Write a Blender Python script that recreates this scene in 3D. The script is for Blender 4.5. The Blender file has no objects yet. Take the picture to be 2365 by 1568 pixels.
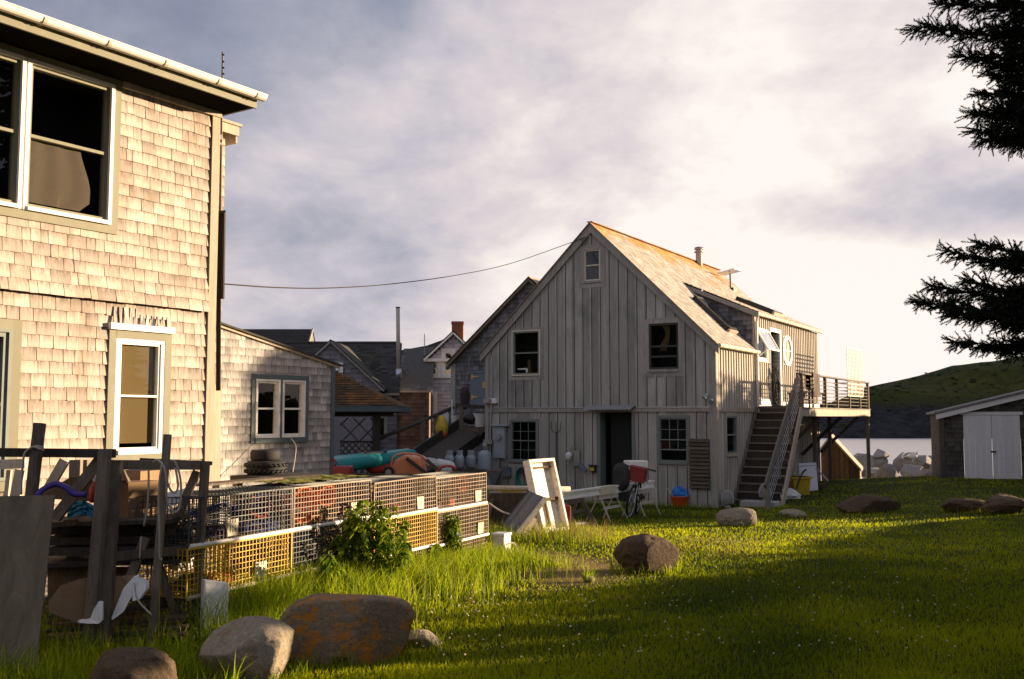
import bpy, bmesh, math, random
import numpy as np
from mathutils import Vector, Matrix, noise as mnoise
R = math.radians
random.seed(7)
RNG = np.random.default_rng(11)
# ---------------------------------------------------------------- camera model (pixels of a 2364 x 1568 view)
PW, PH, PF, HZ = 2364, 1568, 2298.0, 962.0
PITCH = math.atan((HZ - PH / 2) / PF)
EYE = Vector((0, 0, 1.6))
def ray(px, py):
    x = (px - PW / 2) / PF; y = (PH / 2 - py) / PF
    c, s = math.cos(PITCH), math.sin(PITCH)
    return Vector((x, c - y * s, s + y * c))
def at(px, py, Y):
    d = ray(px, py); return EYE + d * (Y / d.y)
def ss(a, b, x):
    t = min(1, max(0, (x - a) / (b - a))); return t * t * (3 - 2 * t)
def gz(x, y):
    z = -.6 * ss(6, 27, y) + .35 * ss(5, 14, x) * ss(12, 28, y)
    z -= 5 * ss(31, 46, y) * ss(2, 8, x)
    z += .035 * mnoise.noise(Vector((x * .45, y * .45, 1))) + .012 * mnoise.noise(Vector((x * 1.7, y * 1.7, 4)))
    return z
def ground(px, py):
    d = ray(px, py); t = 2.0
    while t < 400:
        p = EYE + d * t
        if p.z < gz(p.x, p.y): break
        t += .02
    return p
def gp(px, Y):
    """ground point under image column px at distance Y"""
    x = (px - PW / 2) / PF * Y
    return Vector((x, Y, gz(x, Y)))
class Fr:
    """a house frame: local y runs into the depth, local x is the outward normal of the right wall"""
    def __init__(s, ox, oy, oz, ang):
        s.O = Vector((ox, oy, oz)); s.a = R(ang)
        s.M = Matrix.Translation(s.O) @ Matrix.Rotation(s.a, 4, 'Z'); s.I = s.M.inverted()
    def _l(s, px, py):
        return s.I @ EYE, s.I.to_3x3() @ ray(px, py)
    def hx(s, px, py, x0=0.0):
        o, d = s._l(px, py); p = o + d * ((x0 - o.x) / d.x); return p.y, p.z
    def hy(s, px, py, y0=0.0):
        o, d = s._l(px, py); p = o + d * ((y0 - o.y) / d.y); return p.x, p.z
    def hz(s, px, py, z0=0.0):
        o, d = s._l(px, py); p = o + d * ((z0 - o.z) / d.z); return p.x, p.y
# ---------------------------------------------------------------- scene, tagging and mesh helpers
SC = bpy.context.scene
COL = SC.collection
def thing(name, label, cat, loc=(0, 0, 0), rz=0.0, group=None, fr=None):
    o = bpy.data.objects.new(name, None); COL.objects.link(o)
    o.empty_display_size = .2
    if fr: loc, rz = fr.O, fr.a
    o.location = loc; o.rotation_euler = (0, 0, rz)
    tag(o, label, cat, group); return o
def tag(o, label=None, cat=None, group=None, kind=None):
    if label: o['label'] = label
    if cat: o['category'] = cat
    if group: o['group'] = group
    if kind: o['kind'] = kind
    return o
def dup(root, loc, rz=0.0, label=None, scale=None, mats=None):
    def cp(o, par):
        c = o.copy(); COL.objects.link(c)
        if par: c.parent = par
        for ch in [k for k in ALL if k.parent == o]: ALL.append(cp(ch, c))
        return c
    r = cp(root, None); r.location = loc; r.rotation_euler = (0, 0, rz)
    if scale: r.scale = scale
    if label: r['label'] = label
    return r
ALL = []
def root_inv(o):
    while o.parent: o = o.parent
    return (Matrix.Translation(o.location) @ o.rotation_euler.to_matrix().to_4x4()).inverted()
class MB:
    def __init__(s): s.v, s.f, s.a, s.hg = [], [], [], {}
    def add(s, vs, fs, var=None):
        n = len(s.v); var = random.random() if var is None else var
        s.v += [tuple(p) for p in vs]; s.a += [var] * len(vs)
        s.f += [tuple(i + n for i in f) for f in fs]; return s
    BF = ((0, 3, 2, 1), (4, 5, 6, 7), (0, 1, 5, 4), (1, 2, 6, 5), (2, 3, 7, 6), (3, 0, 4, 7))
    def box(s, x0, x1, y0, y1, z0, z1, var=None):
        x0, x1 = min(x0, x1), max(x0, x1); y0, y1 = min(y0, y1), max(y0, y1); z0, z1 = min(z0, z1), max(z0, z1)
        return s.add([(x0, y0, z0), (x1, y0, z0), (x1, y1, z0), (x0, y1, z0), (x0, y0, z1), (x1, y0, z1), (x1, y1, z1), (x0, y1, z1)], MB.BF, var)
    def bar(s, p, q, w, h=None, up=(0, 0, 1), w2=None, h2=None, var=None):
        p, q = Vector(p), Vector(q); h = h or w; w2 = w2 or w; h2 = h2 or h
        d = (q - p).normalized(); up = Vector(up)
        if abs(d.dot(up)) > .95: up = Vector((0, 1, 0)) if abs(d.y) < .9 else Vector((1, 0, 0))
        a = d.cross(up).normalized(); b = a.cross(d)
        vs = []
        for c, ww, hh in ((p, w, h), (q, w2, h2)):
            for i, j in ((-1, -1), (1, -1), (1, 1), (-1, 1)): vs.append(c + a * (i * ww / 2) + b * (j * hh / 2))
        return s.add(vs, MB.BF, var)
    def tube(s, pts, r, n=8, closed=False, var=None, cap=True):
        pts = [Vector(p) for p in pts]; m = len(pts)
        rs = r if isinstance(r, (list, tuple)) else [r] * m
        vs, fs = [], []; prev = None
        for i, p in enumerate(pts):
            if closed: d = pts[(i + 1) % m] - pts[i - 1]
            else: d = pts[min(i + 1, m - 1)] - pts[max(i - 1, 0)]
            d.normalize()
            if prev is None:
                a = d.cross(Vector((0, 0, 1)))
                if a.length < .05: a = d.cross(Vector((0, 1, 0)))
            else: a = prev - d * prev.dot(d)
            a.normalize(); prev = a; b = d.cross(a)
            for k in range(n):
                t = 2 * math.pi * k / n; vs.append(p + (a * math.cos(t) + b * math.sin(t)) * rs[i])
        for i in range(m if closed else m - 1):
            j = (i + 1) % m
            for k in range(n): fs.append((i * n + k, i * n + (k + 1) % n, j * n + (k + 1) % n, j * n + k))
        if cap and not closed:
            fs.append(tuple(range(n - 1, -1, -1))); fs.append(tuple((m - 1) * n + k for k in range(n)))
        return s.add(vs, fs, var)
    def lathe(s, prof, c=(0, 0, 0), n=16, var=None, M=None):
        """prof: list of (radius, height)"""
        vs, fs = [], []
        for r, z in prof:
            for k in range(n):
                t = 2 * math.pi * k / n; p = Vector((r * math.cos(t), r * math.sin(t), z))
                vs.append((M @ p if M else p) + Vector(c))
        for i in range(len(prof) - 1):
            for k in range(n): fs.append((i * n + k, i * n + (k + 1) % n, (i + 1) * n + (k + 1) % n, (i + 1) * n + k))
        fs.append(tuple(range(n - 1, -1, -1))); fs.append(tuple((len(prof) - 1) * n + k for k in range(n)))
        return s.add(vs, fs, var)
    def prism(s, pts, vec, var=None):
        pts = [Vector(p) for p in pts]; vec = Vector(vec); n = len(pts)
        fs = [tuple(range(n - 1, -1, -1)), tuple(range(n, 2 * n))] + [(i, (i + 1) % n, n + (i + 1) % n, n + i) for i in range(n)]
        return s.add(pts + [p + vec for p in pts], fs, var)
    def quad(s, *pts, var=None): return s.add(pts, [tuple(range(len(pts)))], var)
    def blob(s, c, rad, sub=3, amp=.25, freq=1.3, seed=0, flat=0, sq=2.0, rot=0.0, lo=None, var=None):
        """a boulder: a noisy super-ellipsoid"""
        bm = bmesh.new(); bmesh.ops.create_icosphere(bm, subdivisions=sub, radius=1)
        vs = []; sd = Vector((seed * 3.7, seed * 1.9, seed * 5.3)); cr, sr = math.cos(rot), math.sin(rot)
        for v in bm.verts:
            p = v.co.normalized()
            k = (abs(p.x) ** sq + abs(p.y) ** sq + abs(p.z) ** sq) ** (-1 / sq)
            q = p * k
            n = mnoise.noise(p * freq + sd) + .45 * mnoise.noise(p * freq * 2.3 + sd) + .28 * mnoise.noise(p * freq * 5 + sd) + .2 * mnoise.noise(p * freq * 12 + sd) + .1 * mnoise.noise(p * freq * 25 + sd)
            q = q * (1 + amp * n)
            if flat:
                for kk in range(flat):
                    nn = Vector((math.sin(seed * 2.1 + kk * 2.4), math.cos(seed * 1.3 + kk * 1.7), math.sin(kk * 1.1 + seed) * .9)).normalized()
                    dd = q.dot(nn) - .68
                    if dd > 0: q -= nn * dd * .9
            q = Vector((q.x * rad[0], q.y * rad[1], q.z * rad[2]))
            q = Vector((q.x * cr - q.y * sr, q.x * sr + q.y * cr, q.z))
            vs.append(q + Vector(c))
        fs = [tuple(v.index for v in f.verts) for f in bm.faces]; bm.free()
        return s.add(vs, fs, var)
    def hull(s, c, rad, seed, n=16, rot=0.0, cut=.35):
        """an angular quarried rock: the convex hull of scattered points, its edges worn"""
        rs = random.Random(seed); bm = bmesh.new()
        for i in range(n):
            z = 1 - 2 * (i + .5) / n; a = i * 2.39996 + rs.uniform(-.5, .5); r = math.sqrt(max(0, 1 - z * z)); k = rs.uniform(1 - cut, 1.08)
            bm.verts.new((r * math.cos(a) * k * rad[0], r * math.sin(a) * k * rad[1], z * k * rad[2]))
        g = bmesh.ops.convex_hull(bm, input=bm.verts); bmesh.ops.delete(bm, geom=list(set(e for e in g['geom_interior'] + g['geom_unused'] if isinstance(e, bmesh.types.BMVert))), context='VERTS')
        bmesh.ops.bevel(bm, geom=list(bm.edges), offset=min(rad) * .07, segments=2, profile=.6, affect='EDGES')
        bmesh.ops.triangulate(bm, faces=bm.faces); bm.verts.index_update()
        cr, sr = math.cos(rot), math.sin(rot); vs = []
        for v in bm.verts:
            x, y, z = v.co; d = 1 + .03 * mnoise.noise(v.co * 6 / max(rad)); x, y, z = x * d, y * d, z * d
            vs.append((c[0] + x * cr - y * sr, c[1] + x * sr + y * cr, c[2] + z))
        fs = [tuple(v.index for v in f.verts) for f in bm.faces]; bm.free(); return s.add(vs, fs)
    def build(s, name, mat, parent=None, world=False, smooth=False, bevel=0):
        me = bpy.data.meshes.new(name)
        vs = s.v
        if world and parent:
            I = root_inv(parent); vs = [tuple(I @ Vector(p)) for p in vs]
        me.from_pydata(vs, [], s.f)
        at_ = me.attributes.new('var', 'FLOAT', 'POINT'); at_.data.foreach_set('value', np.array(s.a, dtype=np.float32))
        if s.hg:
            hv = np.zeros(len(s.v), dtype=np.float32)
            for i, q in s.hg.items(): hv[i] = q
            me.attributes.new('hgt', 'FLOAT', 'POINT').data.foreach_set('value', hv)
        if mat: me.materials.append(mat)
        if smooth: me.polygons.foreach_set('use_smooth', np.ones(len(me.polygons), dtype=bool))
        me.update()
        o = bpy.data.objects.new(name, me); COL.objects.link(o)
        if parent: o.parent = parent
        if bevel:
            m = o.modifiers.new('b', 'BEVEL'); m.width = bevel; m.segments = 2; m.limit_method = 'ANGLE'
        ALL.append(o); return o
def catenary(p, q, sag, n=12):
    p, q = Vector(p), Vector(q)
    return [p.lerp(q, i / n) - Vector((0, 0, sag * 4 * (i / n) * (1 - i / n))) for i in range(n + 1)]
def bez(pts, n=8):
    """Catmull-Rom through pts"""
    P = [Vector(p) for p in pts]; P = [P[0] * 2 - P[1]] + P + [P[-1] * 2 - P[-2]]; out = []
    for i in range(1, len(P) - 2):
        for k in range(n):
            t = k / n; a, b, c, d = P[i - 1:i + 3]
            out.append(.5 * (2 * b + (c - a) * t + (2 * a - 5 * b + 4 * c - d) * t * t + (3 * b - a - 3 * c + d) * t ** 3))
    return out + [P[-2]]
# ---------------------------------------------------------------- walls, boards, shingles
def PX(u, z, d): return (d, u, z)            # a wall in the plane x = 0 of its frame, facing +x
def PY(u, z, d): return (u, -d, z)           # a wall in the plane y = 0, facing -y
def off(to3, o):
    return lambda u, z, d: to3(u, z, d + o)
def zspan(poly, u):
    zs = []
    n = len(poly)
    for i in range(n):
        (a, za), (b, zb) = poly[i], poly[(i + 1) % n]
        if a != b and min(a, b) - 1e-6 <= u <= max(a, b) + 1e-6: zs.append(za + (zb - za) * (u - a) / (b - a))
    return (min(zs), max(zs)) if zs else None
def uspan(poly, z):
    us = []
    n = len(poly)
    for i in range(n):
        (a, za), (b, zb) = poly[i], poly[(i + 1) % n]
        if za != zb and min(za, zb) - 1e-6 <= z <= max(za, zb) + 1e-6: us.append(a + (b - a) * (z - za) / (zb - za))
    return (min(us), max(us)) if us else None
def wallfaces(mb, poly, to3, holes=(), d=0, pitch=None, varf=None):
    us = sorted(set([p[0] for p in poly] + [h for H in holes for h in H[:2]]))
    lo, hi = min(p[0] for p in poly), max(p[0] for p in poly)
    if pitch:
        k = math.ceil(lo / pitch)
        while k * pitch < hi: us.append(k * pitch); k += 1
    us = sorted(set(round(u, 5) for u in us if lo - 1e-5 <= u <= hi + 1e-5))
    for a, b in zip(us, us[1:]):
        if b - a < 1e-4: continue
        e = 1e-4; s0, s1 = zspan(poly, a + e), zspan(poly, b - e)
        if not s0 or not s1: continue
        m = (a + b) / 2
        hs = sorted((h[2], h[3]) for h in holes if h[0] < m < h[1])
        la, lb = s0[0], s1[0]
        var = (varf(math.floor(m / pitch)) if varf else random.random()) if pitch else .5
        for z0, z1 in hs + [(None, None)]:
            ta, tb = (s0[1], s1[1]) if z0 is None else (min(z0, s0[1]), min(z0, s1[1]))
            if ta > la + 1e-4 or tb > lb + 1e-4: mb.quad(to3(a, la, d), to3(b, lb, d), to3(b, tb, d), to3(a, ta, d), var=var)
            if z0 is not None: la = lb = z1
def battens(mb, poly, to3, pitch, holes=(), w=.05, t=.022, jit=.0):
    lo, hi = min(p[0] for p in poly), max(p[0] for p in poly)
    k = math.ceil(lo / pitch)
    while k * pitch < hi:
        u = k * pitch; k += 1
        sp = zspan(poly, u)
        if not sp: continue
        segs = [list(sp)]
        for h in holes:
            if h[0] - w / 2 < u < h[1] + w / 2:
                ns = []
                for s0, s1 in segs:
                    if h[2] > s0: ns.append([s0, min(h[2], s1)])
                    if h[3] < s1: ns.append([max(h[3], s0), s1])
                segs = ns
        v = random.random()
        for s0, s1 in segs:
            if s1 - s0 < .03: continue
            P = [to3(u + a, z, dd) for z in (s0, s1) for a, dd in ((-w / 2, 0), (w / 2, 0), (w / 2, t), (-w / 2, t))]
            mb.add(P, MB.BF, v)
def shingles(mb, poly, to3, expo=.14, w=(.08, .2), t=.014, holes=(), seed=1, ragged=.004, lap=.03):
    rs = random.Random(seed)
    z0, z1 = min(p[1] for p in poly), max(p[1] for p in poly)
    z = z0
    while z < z1 - .02:
        zt = min(z + expo, z1); zm = (z + zt) / 2
        sp = uspan(poly, zm)
        if not sp: z += expo; continue
        segs = [list(sp)]
        for h in holes:
            if h[2] < zm < h[3]:
                ns = []
                for a, b in segs:
                    if h[0] > a: ns.append([a, min(h[0], b)])
                    if h[1] < b: ns.append([max(h[1], a), b])
                segs = [s for s in ns if s[1] > s[0]]
        for a, b in segs:
            u = a
            while u < b - .01:
                ww = rs.uniform(*w)
                e = min(u + ww, b)
                if b - e < .03: e = b
                g = .0028; j = rs.uniform(-ragged, ragged); tt = t * rs.uniform(.75, 1.25)
                sk = rs.uniform(-.003, .003)
                P = [to3(u + g, z + j, .0), to3(e - g, z + j + sk, .0), to3(e - g, zt + lap, -.004), to3(u + g, zt + lap, -.004),
                     to3(u + g, z + j, tt), to3(e - g, z + j + sk, tt), to3(e - g, zt + lap, .003), to3(u + g, zt + lap, .003)]
                n0 = len(mb.v); mb.add(P, MB.BF, rs.random()); u = e; tp = min(1.0, (zt + lap - z) / expo)
                for i in (2, 3, 6, 7): mb.hg[n0 + i] = tp
        z += expo
def window(root, to3, u0, u1, z0, z1, cas=.09, cm=None, fm=None, fw=.045, grid=(1, 2), mun=.018, sill=True, room=None, curtain=None,
           name='window', proud=.03, glass=None, split=True, label=None, cap=None, raised=0.0):
    """casing outer box u0..u1 x z0..z1; the frame fills the opening inside the casing; returns the opening rect (a hole in the wall)"""
    c = MB(); d0, d1 = -.02, proud
    def bx(m, a, b, p, q, e, f, var=None): m.add([to3(a, p, e), to3(b, p, e), to3(b, p, f), to3(a, p, f), to3(a, q, e), to3(b, q, e), to3(b, q, f), to3(a, q, f)], MB.BF, var)
    iu0, iu1, iz0, iz1 = u0 + cas, u1 - cas, z0 + cas, z1 - cas
    bx(c, u0, iu0, z0, z1, d0, d1); bx(c, iu1, u1, z0, z1, d0, d1); bx(c, iu0, iu1, iz1, z1, d0, d1 + .002)
    bx(c, iu0, iu1, z0, iz0, d0, d1 + (.02 if sill else .002))
    wo = c.build(name, cm, root)
    if label: wo['label'] = label
    s = MB(); e, f = -.06, min(.012, proud - .006)
    bx(s, iu0, iu0 + fw, iz0, iz1, e, f); bx(s, iu1 - fw, iu1, iz0, iz1, e, f)
    bx(s, iu0 + fw, iu1 - fw, iz1 - fw, iz1, e, f); bx(s, iu0 + fw, iu1 - fw, iz0, iz0 + fw, e, f)
    a0, a1, b0, b1 = iu0 + fw, iu1 - fw, iz0 + fw, iz1 - fw
    zm = (b0 + b1) / 2
    if split: bx(s, a0, a1, zm - fw * .45, zm + fw * .45, -.05, f - .004)
    if raised: bx(s, a0, a1, b0 + raised, b0 + raised + fw, -.045, f - .008)
    nx, nz = grid
    for k in range(1, nx): u = a0 + (a1 - a0) * k / nx; bx(s, u - mun / 2, u + mun / 2, b0 + raised, b1, -.04, -.018)
    for k in range(1, nz):
        z = b0 + (b1 - b0) * k / nz
        if not (split and abs(z - zm) < .02): bx(s, a0, a1, z - mun / 2, z + mun / 2, -.039, -.02)
    s.build('sash', fm, wo)
    g = MB(); g.quad(to3(a0, b0 + (raised if raised else 0), -.03), to3(a1, b0 + (raised if raised else 0), -.03), to3(a1, b1, -.03), to3(a0, b1, -.03), var=.5); g.build('pane', glass or MAT['glass'], wo)
    r = MB(); dp = -.55
    x0, x1, y0, y1 = iu0 - .001, iu1 + .001, iz0 - .001, iz1 + .001
    r.quad(to3(x0, y0, dp), to3(x1, y0, dp), to3(x1, y1, dp), to3(x0, y1, dp))
    for A, B in (((x0, y0), (x1, y0)), ((x1, y0), (x1, y1)), ((x1, y1), (x0, y1)), ((x0, y1), (x0, y0))):
        r.quad(to3(*A, -.02), to3(*B, -.02), to3(*B, dp), to3(*A, dp))
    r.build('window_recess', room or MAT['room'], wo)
    if curtain: curtain(wo, to3, a0, a1, b0, b1)
    return (iu0, iu1, iz0, iz1)
# ---------------------------------------------------------------- procedural materials
MAT = {}
class NT:
    def __init__(s, name):
        s.m = bpy.data.materials.new(name); s.m.use_nodes = True; s.t = s.m.node_tree; s.t.nodes.clear()
        s.out = s.n('ShaderNodeOutputMaterial'); s.p = s.n('ShaderNodeBsdfPrincipled'); s.l(s.p.outputs[0], s.out.inputs[0])
    def n(s, t, **k):
        x = s.t.nodes.new(t)
        for a, b in k.items(): setattr(x, a, b)
        return x
    def l(s, a, b): s.t.links.new(a, b)
    def coord(s, scale=(1, 1, 1), kind='Object', rot=(0, 0, 0)):
        c = s.n('ShaderNodeTexCoord'); m = s.n('ShaderNodeMapping'); m.inputs['Scale'].default_value = scale; m.inputs['Rotation'].default_value = rot
        s.l(c.outputs[kind], m.inputs[0]); return m.outputs[0]
    def noise(s, vec, scale, detail=4, rough=.6, dist=0):
        x = s.n('ShaderNodeTexNoise'); x.inputs['Scale'].default_value = scale; x.inputs['Detail'].default_value = detail
        x.inputs['Roughness'].default_value = rough; x.inputs['Distortion'].default_value = dist
        s.l(vec, x.inputs['Vector']); return x.outputs['Fac']
    def ramp(s, fac, a, b, lo=0.0, hi=1.0):
        x = s.n('ShaderNodeMapRange'); x.inputs[1].default_value = a; x.inputs[2].default_value = b; x.inputs[3].default_value = lo; x.inputs[4].default_value = hi
        s.l(fac, x.inputs[0]); return x.outputs[0]
    def mix(s, fac, a, b, mode='MIX'):
        x = s.n('ShaderNodeMix'); x.data_type = 'RGBA'; x.blend_type = mode
        for sock, v in ((x.inputs[0], fac), (x.inputs[6], a), (x.inputs[7], b)):
            if isinstance(v, (int, float)): sock.default_value = v
            elif isinstance(v, tuple): sock.default_value = (*v, 1)
            else: s.l(v, sock)
        return x.outputs[2]
    def attr(s): x = s.n('ShaderNodeAttribute', attribute_name='var'); return x.outputs['Fac']
    def mul(s, a, b, op='MULTIPLY'):
        x = s.n('ShaderNodeMath', operation=op)
        for i, v in enumerate((a, b)):
            if isinstance(v, (int, float)): x.inputs[i].default_value = v
            else: s.l(v, x.inputs[i])
        return x.outputs[0]
    def bright(s, col, fac):
        x = s.n('ShaderNodeVectorMath', operation='SCALE'); s.l(col, x.inputs[0]) if not isinstance(col, tuple) else setattr(x.inputs[0], 'default_value', col)
        s.l(fac, x.inputs['Scale']); return x.outputs[0]
    def bump(s, h, strength=.3, dist=.01):
        b = s.n('ShaderNodeBump'); b.inputs['Strength'].default_value = strength; b.inputs['Distance'].default_value = dist
        s.l(h, b.inputs['Height']); s.l(b.outputs[0], s.p.inputs['Normal'])
    def fin(s, col, rough=.8, spec=.3, metal=0):
        if isinstance(col, tuple): s.p.inputs['Base Color'].default_value = (*col, 1)
        else: s.l(col, s.p.inputs['Base Color'])
        if isinstance(rough, (int, float)): s.p.inputs['Roughness'].default_value = rough
        else: s.l(rough, s.p.inputs['Roughness'])
        s.p.inputs['Specular IOR Level'].default_value = spec; s.p.inputs['Metallic'].default_value = metal
        MAT[s.m.name] = s.m; return s.m
def wood(name, c1, c2, scale=(40, 40, 2.2), var=.35, rough=.85, stain=None, stain_amt=.5, big=1.2, bump=.4):
    n = NT(name); v = n.coord(scale); g = n.noise(v, 1, 6, .7, .6)
    col = n.mix(n.ramp(g, .32, .68), c2, c1)
    b = n.noise(n.coord((big, big, big * .5)), 1, 4, .65)
    if stain: col = n.mix(n.ramp(b, .5, .72, 0, stain_amt), col, stain)
    if name.startswith('shingle'):
        # dirt below the butts and in gaps, plus course shadow lines put into colour
        hg = n.n('ShaderNodeAttribute', attribute_name='hgt').outputs['Fac']; st = n.noise(n.coord((38, 38, 5)), 1, 4, .7)
        k = n.mul(n.ramp(hg, .25, .92), n.ramp(st, .38, .62, .08, 1.0)); k = n.mul(n.mul(k, n.ramp(hg, .86, .99), 'ADD'), 1.0, 'MINIMUM')
        col = n.mix(n.mul(k, .9), col, tuple(x * .18 for x in c2))
    col = n.bright(col, n.ramp(n.attr(), 0, 1, 1 - var, 1 + var))
    n.bump(g, bump, .006)
    return n.fin(col, rough, .2)
def paint(name, c, rough=.55, wear=None, amt=.3, var=.08, spec=.4, metal=0, sc=6):
    n = NT(name); b = n.noise(n.coord((sc, sc, sc)), 1, 6, .7)
    col = n.mix(n.ramp(b, .52, .75, 0, amt), c, wear or tuple(x * .5 for x in c))
    col = n.bright(col, n.ramp(n.attr(), 0, 1, 1 - var, 1 + var))
    n.bump(b, .12, .004)
    return n.fin(col, rough, spec, metal)
def rock(name, c1, c2, lichen=None, amt=.5, sc=3.0, thr=(.56, .62)):
    n = NT(name); v = n.coord((1, 1, 1), 'Object')
    a = n.noise(v, sc, 8, .7); b = n.noise(v, sc * 9, 6, .75); sp = n.noise(v, sc * 40, 3, .6)
    col = n.mix(n.ramp(a, .3, .7), c1, c2)
    col = n.mix(n.ramp(b, .35, .7, 0, .75), col, tuple(x * .45 for x in c2))
    col = n.mix(n.ramp(sp, .55, .75, 0, .35), col, tuple(min(1, x * 2.2) for x in c1))
    if lichen:
        l = n.noise(v, sc * 2.2, 10, .8, .6)
        col = n.mix(n.ramp(l, thr[0], thr[1], 0, amt), col, lichen)
        l2 = n.noise(n.coord((1, 1, 1)), sc * 4.1, 6, .7)
        col = n.mix(n.ramp(l2, .62, .68, 0, .35), col, (.32, .31, .24))
    col = n.bright(col, n.ramp(n.attr(), 0, 1, .75, 1.25))
    h = n.mul(n.mul(a, 1.5), n.mul(b, .8), 'ADD'); n.bump(h, 1.0, .035)
    return n.fin(col, .9, .2)
def leaf(name, c1, c2, trans=.4):
    n = NT(name); col = n.mix(n.attr(), c1, c2)
    n.t.nodes.remove(n.p); d = n.n('ShaderNodeBsdfDiffuse'); t = n.n('ShaderNodeBsdfTranslucent'); m = n.n('ShaderNodeMixShader'); m.inputs[0].default_value = trans
    n.l(col, d.inputs[0]); n.l(col, t.inputs[0]); n.l(d.outputs[0], m.inputs[1]); n.l(t.outputs[0], m.inputs[2])
    g = n.n('ShaderNodeBsdfGlossy'); g.inputs['Roughness'].default_value = .45; m2 = n.n('ShaderNodeMixShader'); m2.inputs[0].default_value = .012
    n.l(m.outputs[0], m2.inputs[1]); n.l(g.outputs[0], m2.inputs[2]); n.l(m2.outputs[0], n.out.inputs[0]); MAT[name] = n.m; return n.m
# weathered shingles and boards
wood('shingle_warm', (.54, .46, .395), (.37, .30, .245), (55, 55, 3), .24, .85, (.25, .18, .12), .75, 2.2)
wood('shingle_ash', (.62, .58, .60), (.47, .43, .45), (45, 45, 3), .2, .9, None)
wood('shingle_grey', (.52, .49, .455), (.31, .29, .265), (55, 55, 3), .3, .85, (.12, .11, .10), .7, 2.2)
wood('shingle_dark', (.22, .205, .20), (.11, .105, .105), (45, 45, 3), .4, .9, (.06, .06, .06), .6, 1.2)
wood('shingle_brown', (.19, .125, .095), (.12, .08, .062), (45, 45, 3), .35, .9, (.10, .07, .05), .5)
wood('shingle_mauve', (.25, .225, .235), (.16, .145, .15), (45, 45, 3), .25, .9, None)
wood('shingle_shed', (.10, .09, .08), (.05, .045, .04), (45, 45, 3), .35, .9, None)
wood('roof_cedar', (.46, .38, .28), (.23, .18, .13), (40, 3, 3), .3, .85, (.50, .22, .045), 0, 1.2)
wood('roof_dark', (.06, .056, .052), (.03, .028, .026), (30, 6, 6), .4, .9, (.05, .055, .02), .8, .5)
wood('roof_grey', (.15, .145, .14), (.09, .085, .083), (30, 6, 6), .4, .9, None)
def roofs():
    for nm, base, b2, lich, lo, hi, amt in (('roof_lichen', (.45, .405, .345), (.30, .265, .22), (.55, .22, .02), .53, .63, .8), ('roof_moss', (.06, .042, .022), (.03, .022, .014), (.19, .075, .012), .46, .62, .85)):
        n = NT(nm); v = n.coord((30, 30, 30)); g = n.noise(v, 1, 5, .7)
        col = n.mix(n.ramp(g, .32, .68), b2, base)
        l = n.noise(n.coord((1.1, .8, 1.1)), 1.1, 9, .75, .4)
        if nm == 'roof_lichen':       # lichen grows along the ridge, thinning down the slope
            sep = n.n('ShaderNodeSeparateXYZ'); c = n.n('ShaderNodeTexCoord'); n.l(c.outputs['Object'], sep.inputs[0])
            l = n.mul(l, n.ramp(sep.outputs[2], 5.2, 7.1, -.24, .13), 'ADD')
        col = n.mix(n.ramp(l, lo, hi, 0, amt), col, lich)
        col = n.bright(col, n.ramp(n.attr(), 0, 1, .72, 1.25)); n.bump(g, .4, .006); n.fin(col, .88, .2)
roofs()
wood('board_grey', (.43, .405, .355), (.285, .265, .23), (34, 34, 1.3), .2, .88, (.13, .125, .115), .75, 1.0)
wood('trim_grey', (.39, .355, .31), (.24, .22, .19), (34, 34, 3), .15, .85, (.12, .11, .10), .4, 1.5)
wood('trim_lit', (.50, .42, .32), (.34, .27, .2), (34, 34, 2), .12, .8, (.24, .18, .12), .4, 1.5)  # paler copy of trim_grey, with sunlight put into the colour
wood('wood_old', (.22, .175, .13), (.11, .086, .062), (30, 30, 3), .3, .9, (.06, .05, .04), .6, 3)
wood('wood_dark', (.085, .07, .055), (.04, .034, .028), (25, 25, 4), .4, .9, None)
wood('wood_brown', (.17, .105, .055), (.085, .052, .028), (25, 25, 4), .35, .8, None)
wood('wood_deck', (.23, .20, .165), (.13, .11, .09), (25, 25, 6), .25, .8, None)
wood('wood_pale', (.62, .55, .44), (.42, .36, .28), (20, 20, 4), .2, .8, (.3, .25, .19), .5, 3)
wood('plywood', (.215, .165, .11), (.125, .095, .062), (14, 14, 1.4), .1, .8, (.09, .08, .07), .6, 2)
wood('cardboard', (.30, .19, .105), (.24, .15, .08), (8, 8, 30), .15, .9, None)
paint('paint_white', (.80, .76, .68), .5, (.5, .44, .36), .5, .05)
paint('paint_cream', (.58, .52, .38), .6, (.36, .31, .22), .5, .08)
paint('trim_olive', (.19, .18, .115), .65, (.28, .26, .18), .5, .06, sc=9)
paint('trim_teal', (.085, .115, .12), .6, (.16, .18, .17), .4, .06)
paint('trim_greenish', (.18, .20, .175), .65, (.11, .12, .1), .5, .06)
paint('door_white', (.62, .62, .64), .6, (.45, .45, .46), .5, .04)
paint('door_blue', (.13, .16, .18), .6, (.09, .1, .11), .5)
paint('soffit_dark', (.012, .011, .008), .9, (.008, .008, .006), .5, spec=0)
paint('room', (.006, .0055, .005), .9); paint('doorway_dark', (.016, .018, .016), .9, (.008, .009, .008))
paint('metal_dark', (.035, .032, .028), .55, (.09, .05, .025), .4); paint('metal_grey', (.30, .31, .31), .45, (.2, .18, .16), .4, metal=.3)
paint('metal_zinc', (.5, .51, .52), .35, (.3, .3, .3), .5, metal=.7); paint('rubber', (.018, .017, .016), .85, (.035, .033, .03), .5)
paint('steel', (.45, .45, .45), .3, metal=.9); paint('pipe_rust', (.42, .36, .29), .6, (.26, .14, .07), .8, sc=3)
paint('brick', (.20, .065, .03), .9, (.2, .06, .03), .6, sc=12)
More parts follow.
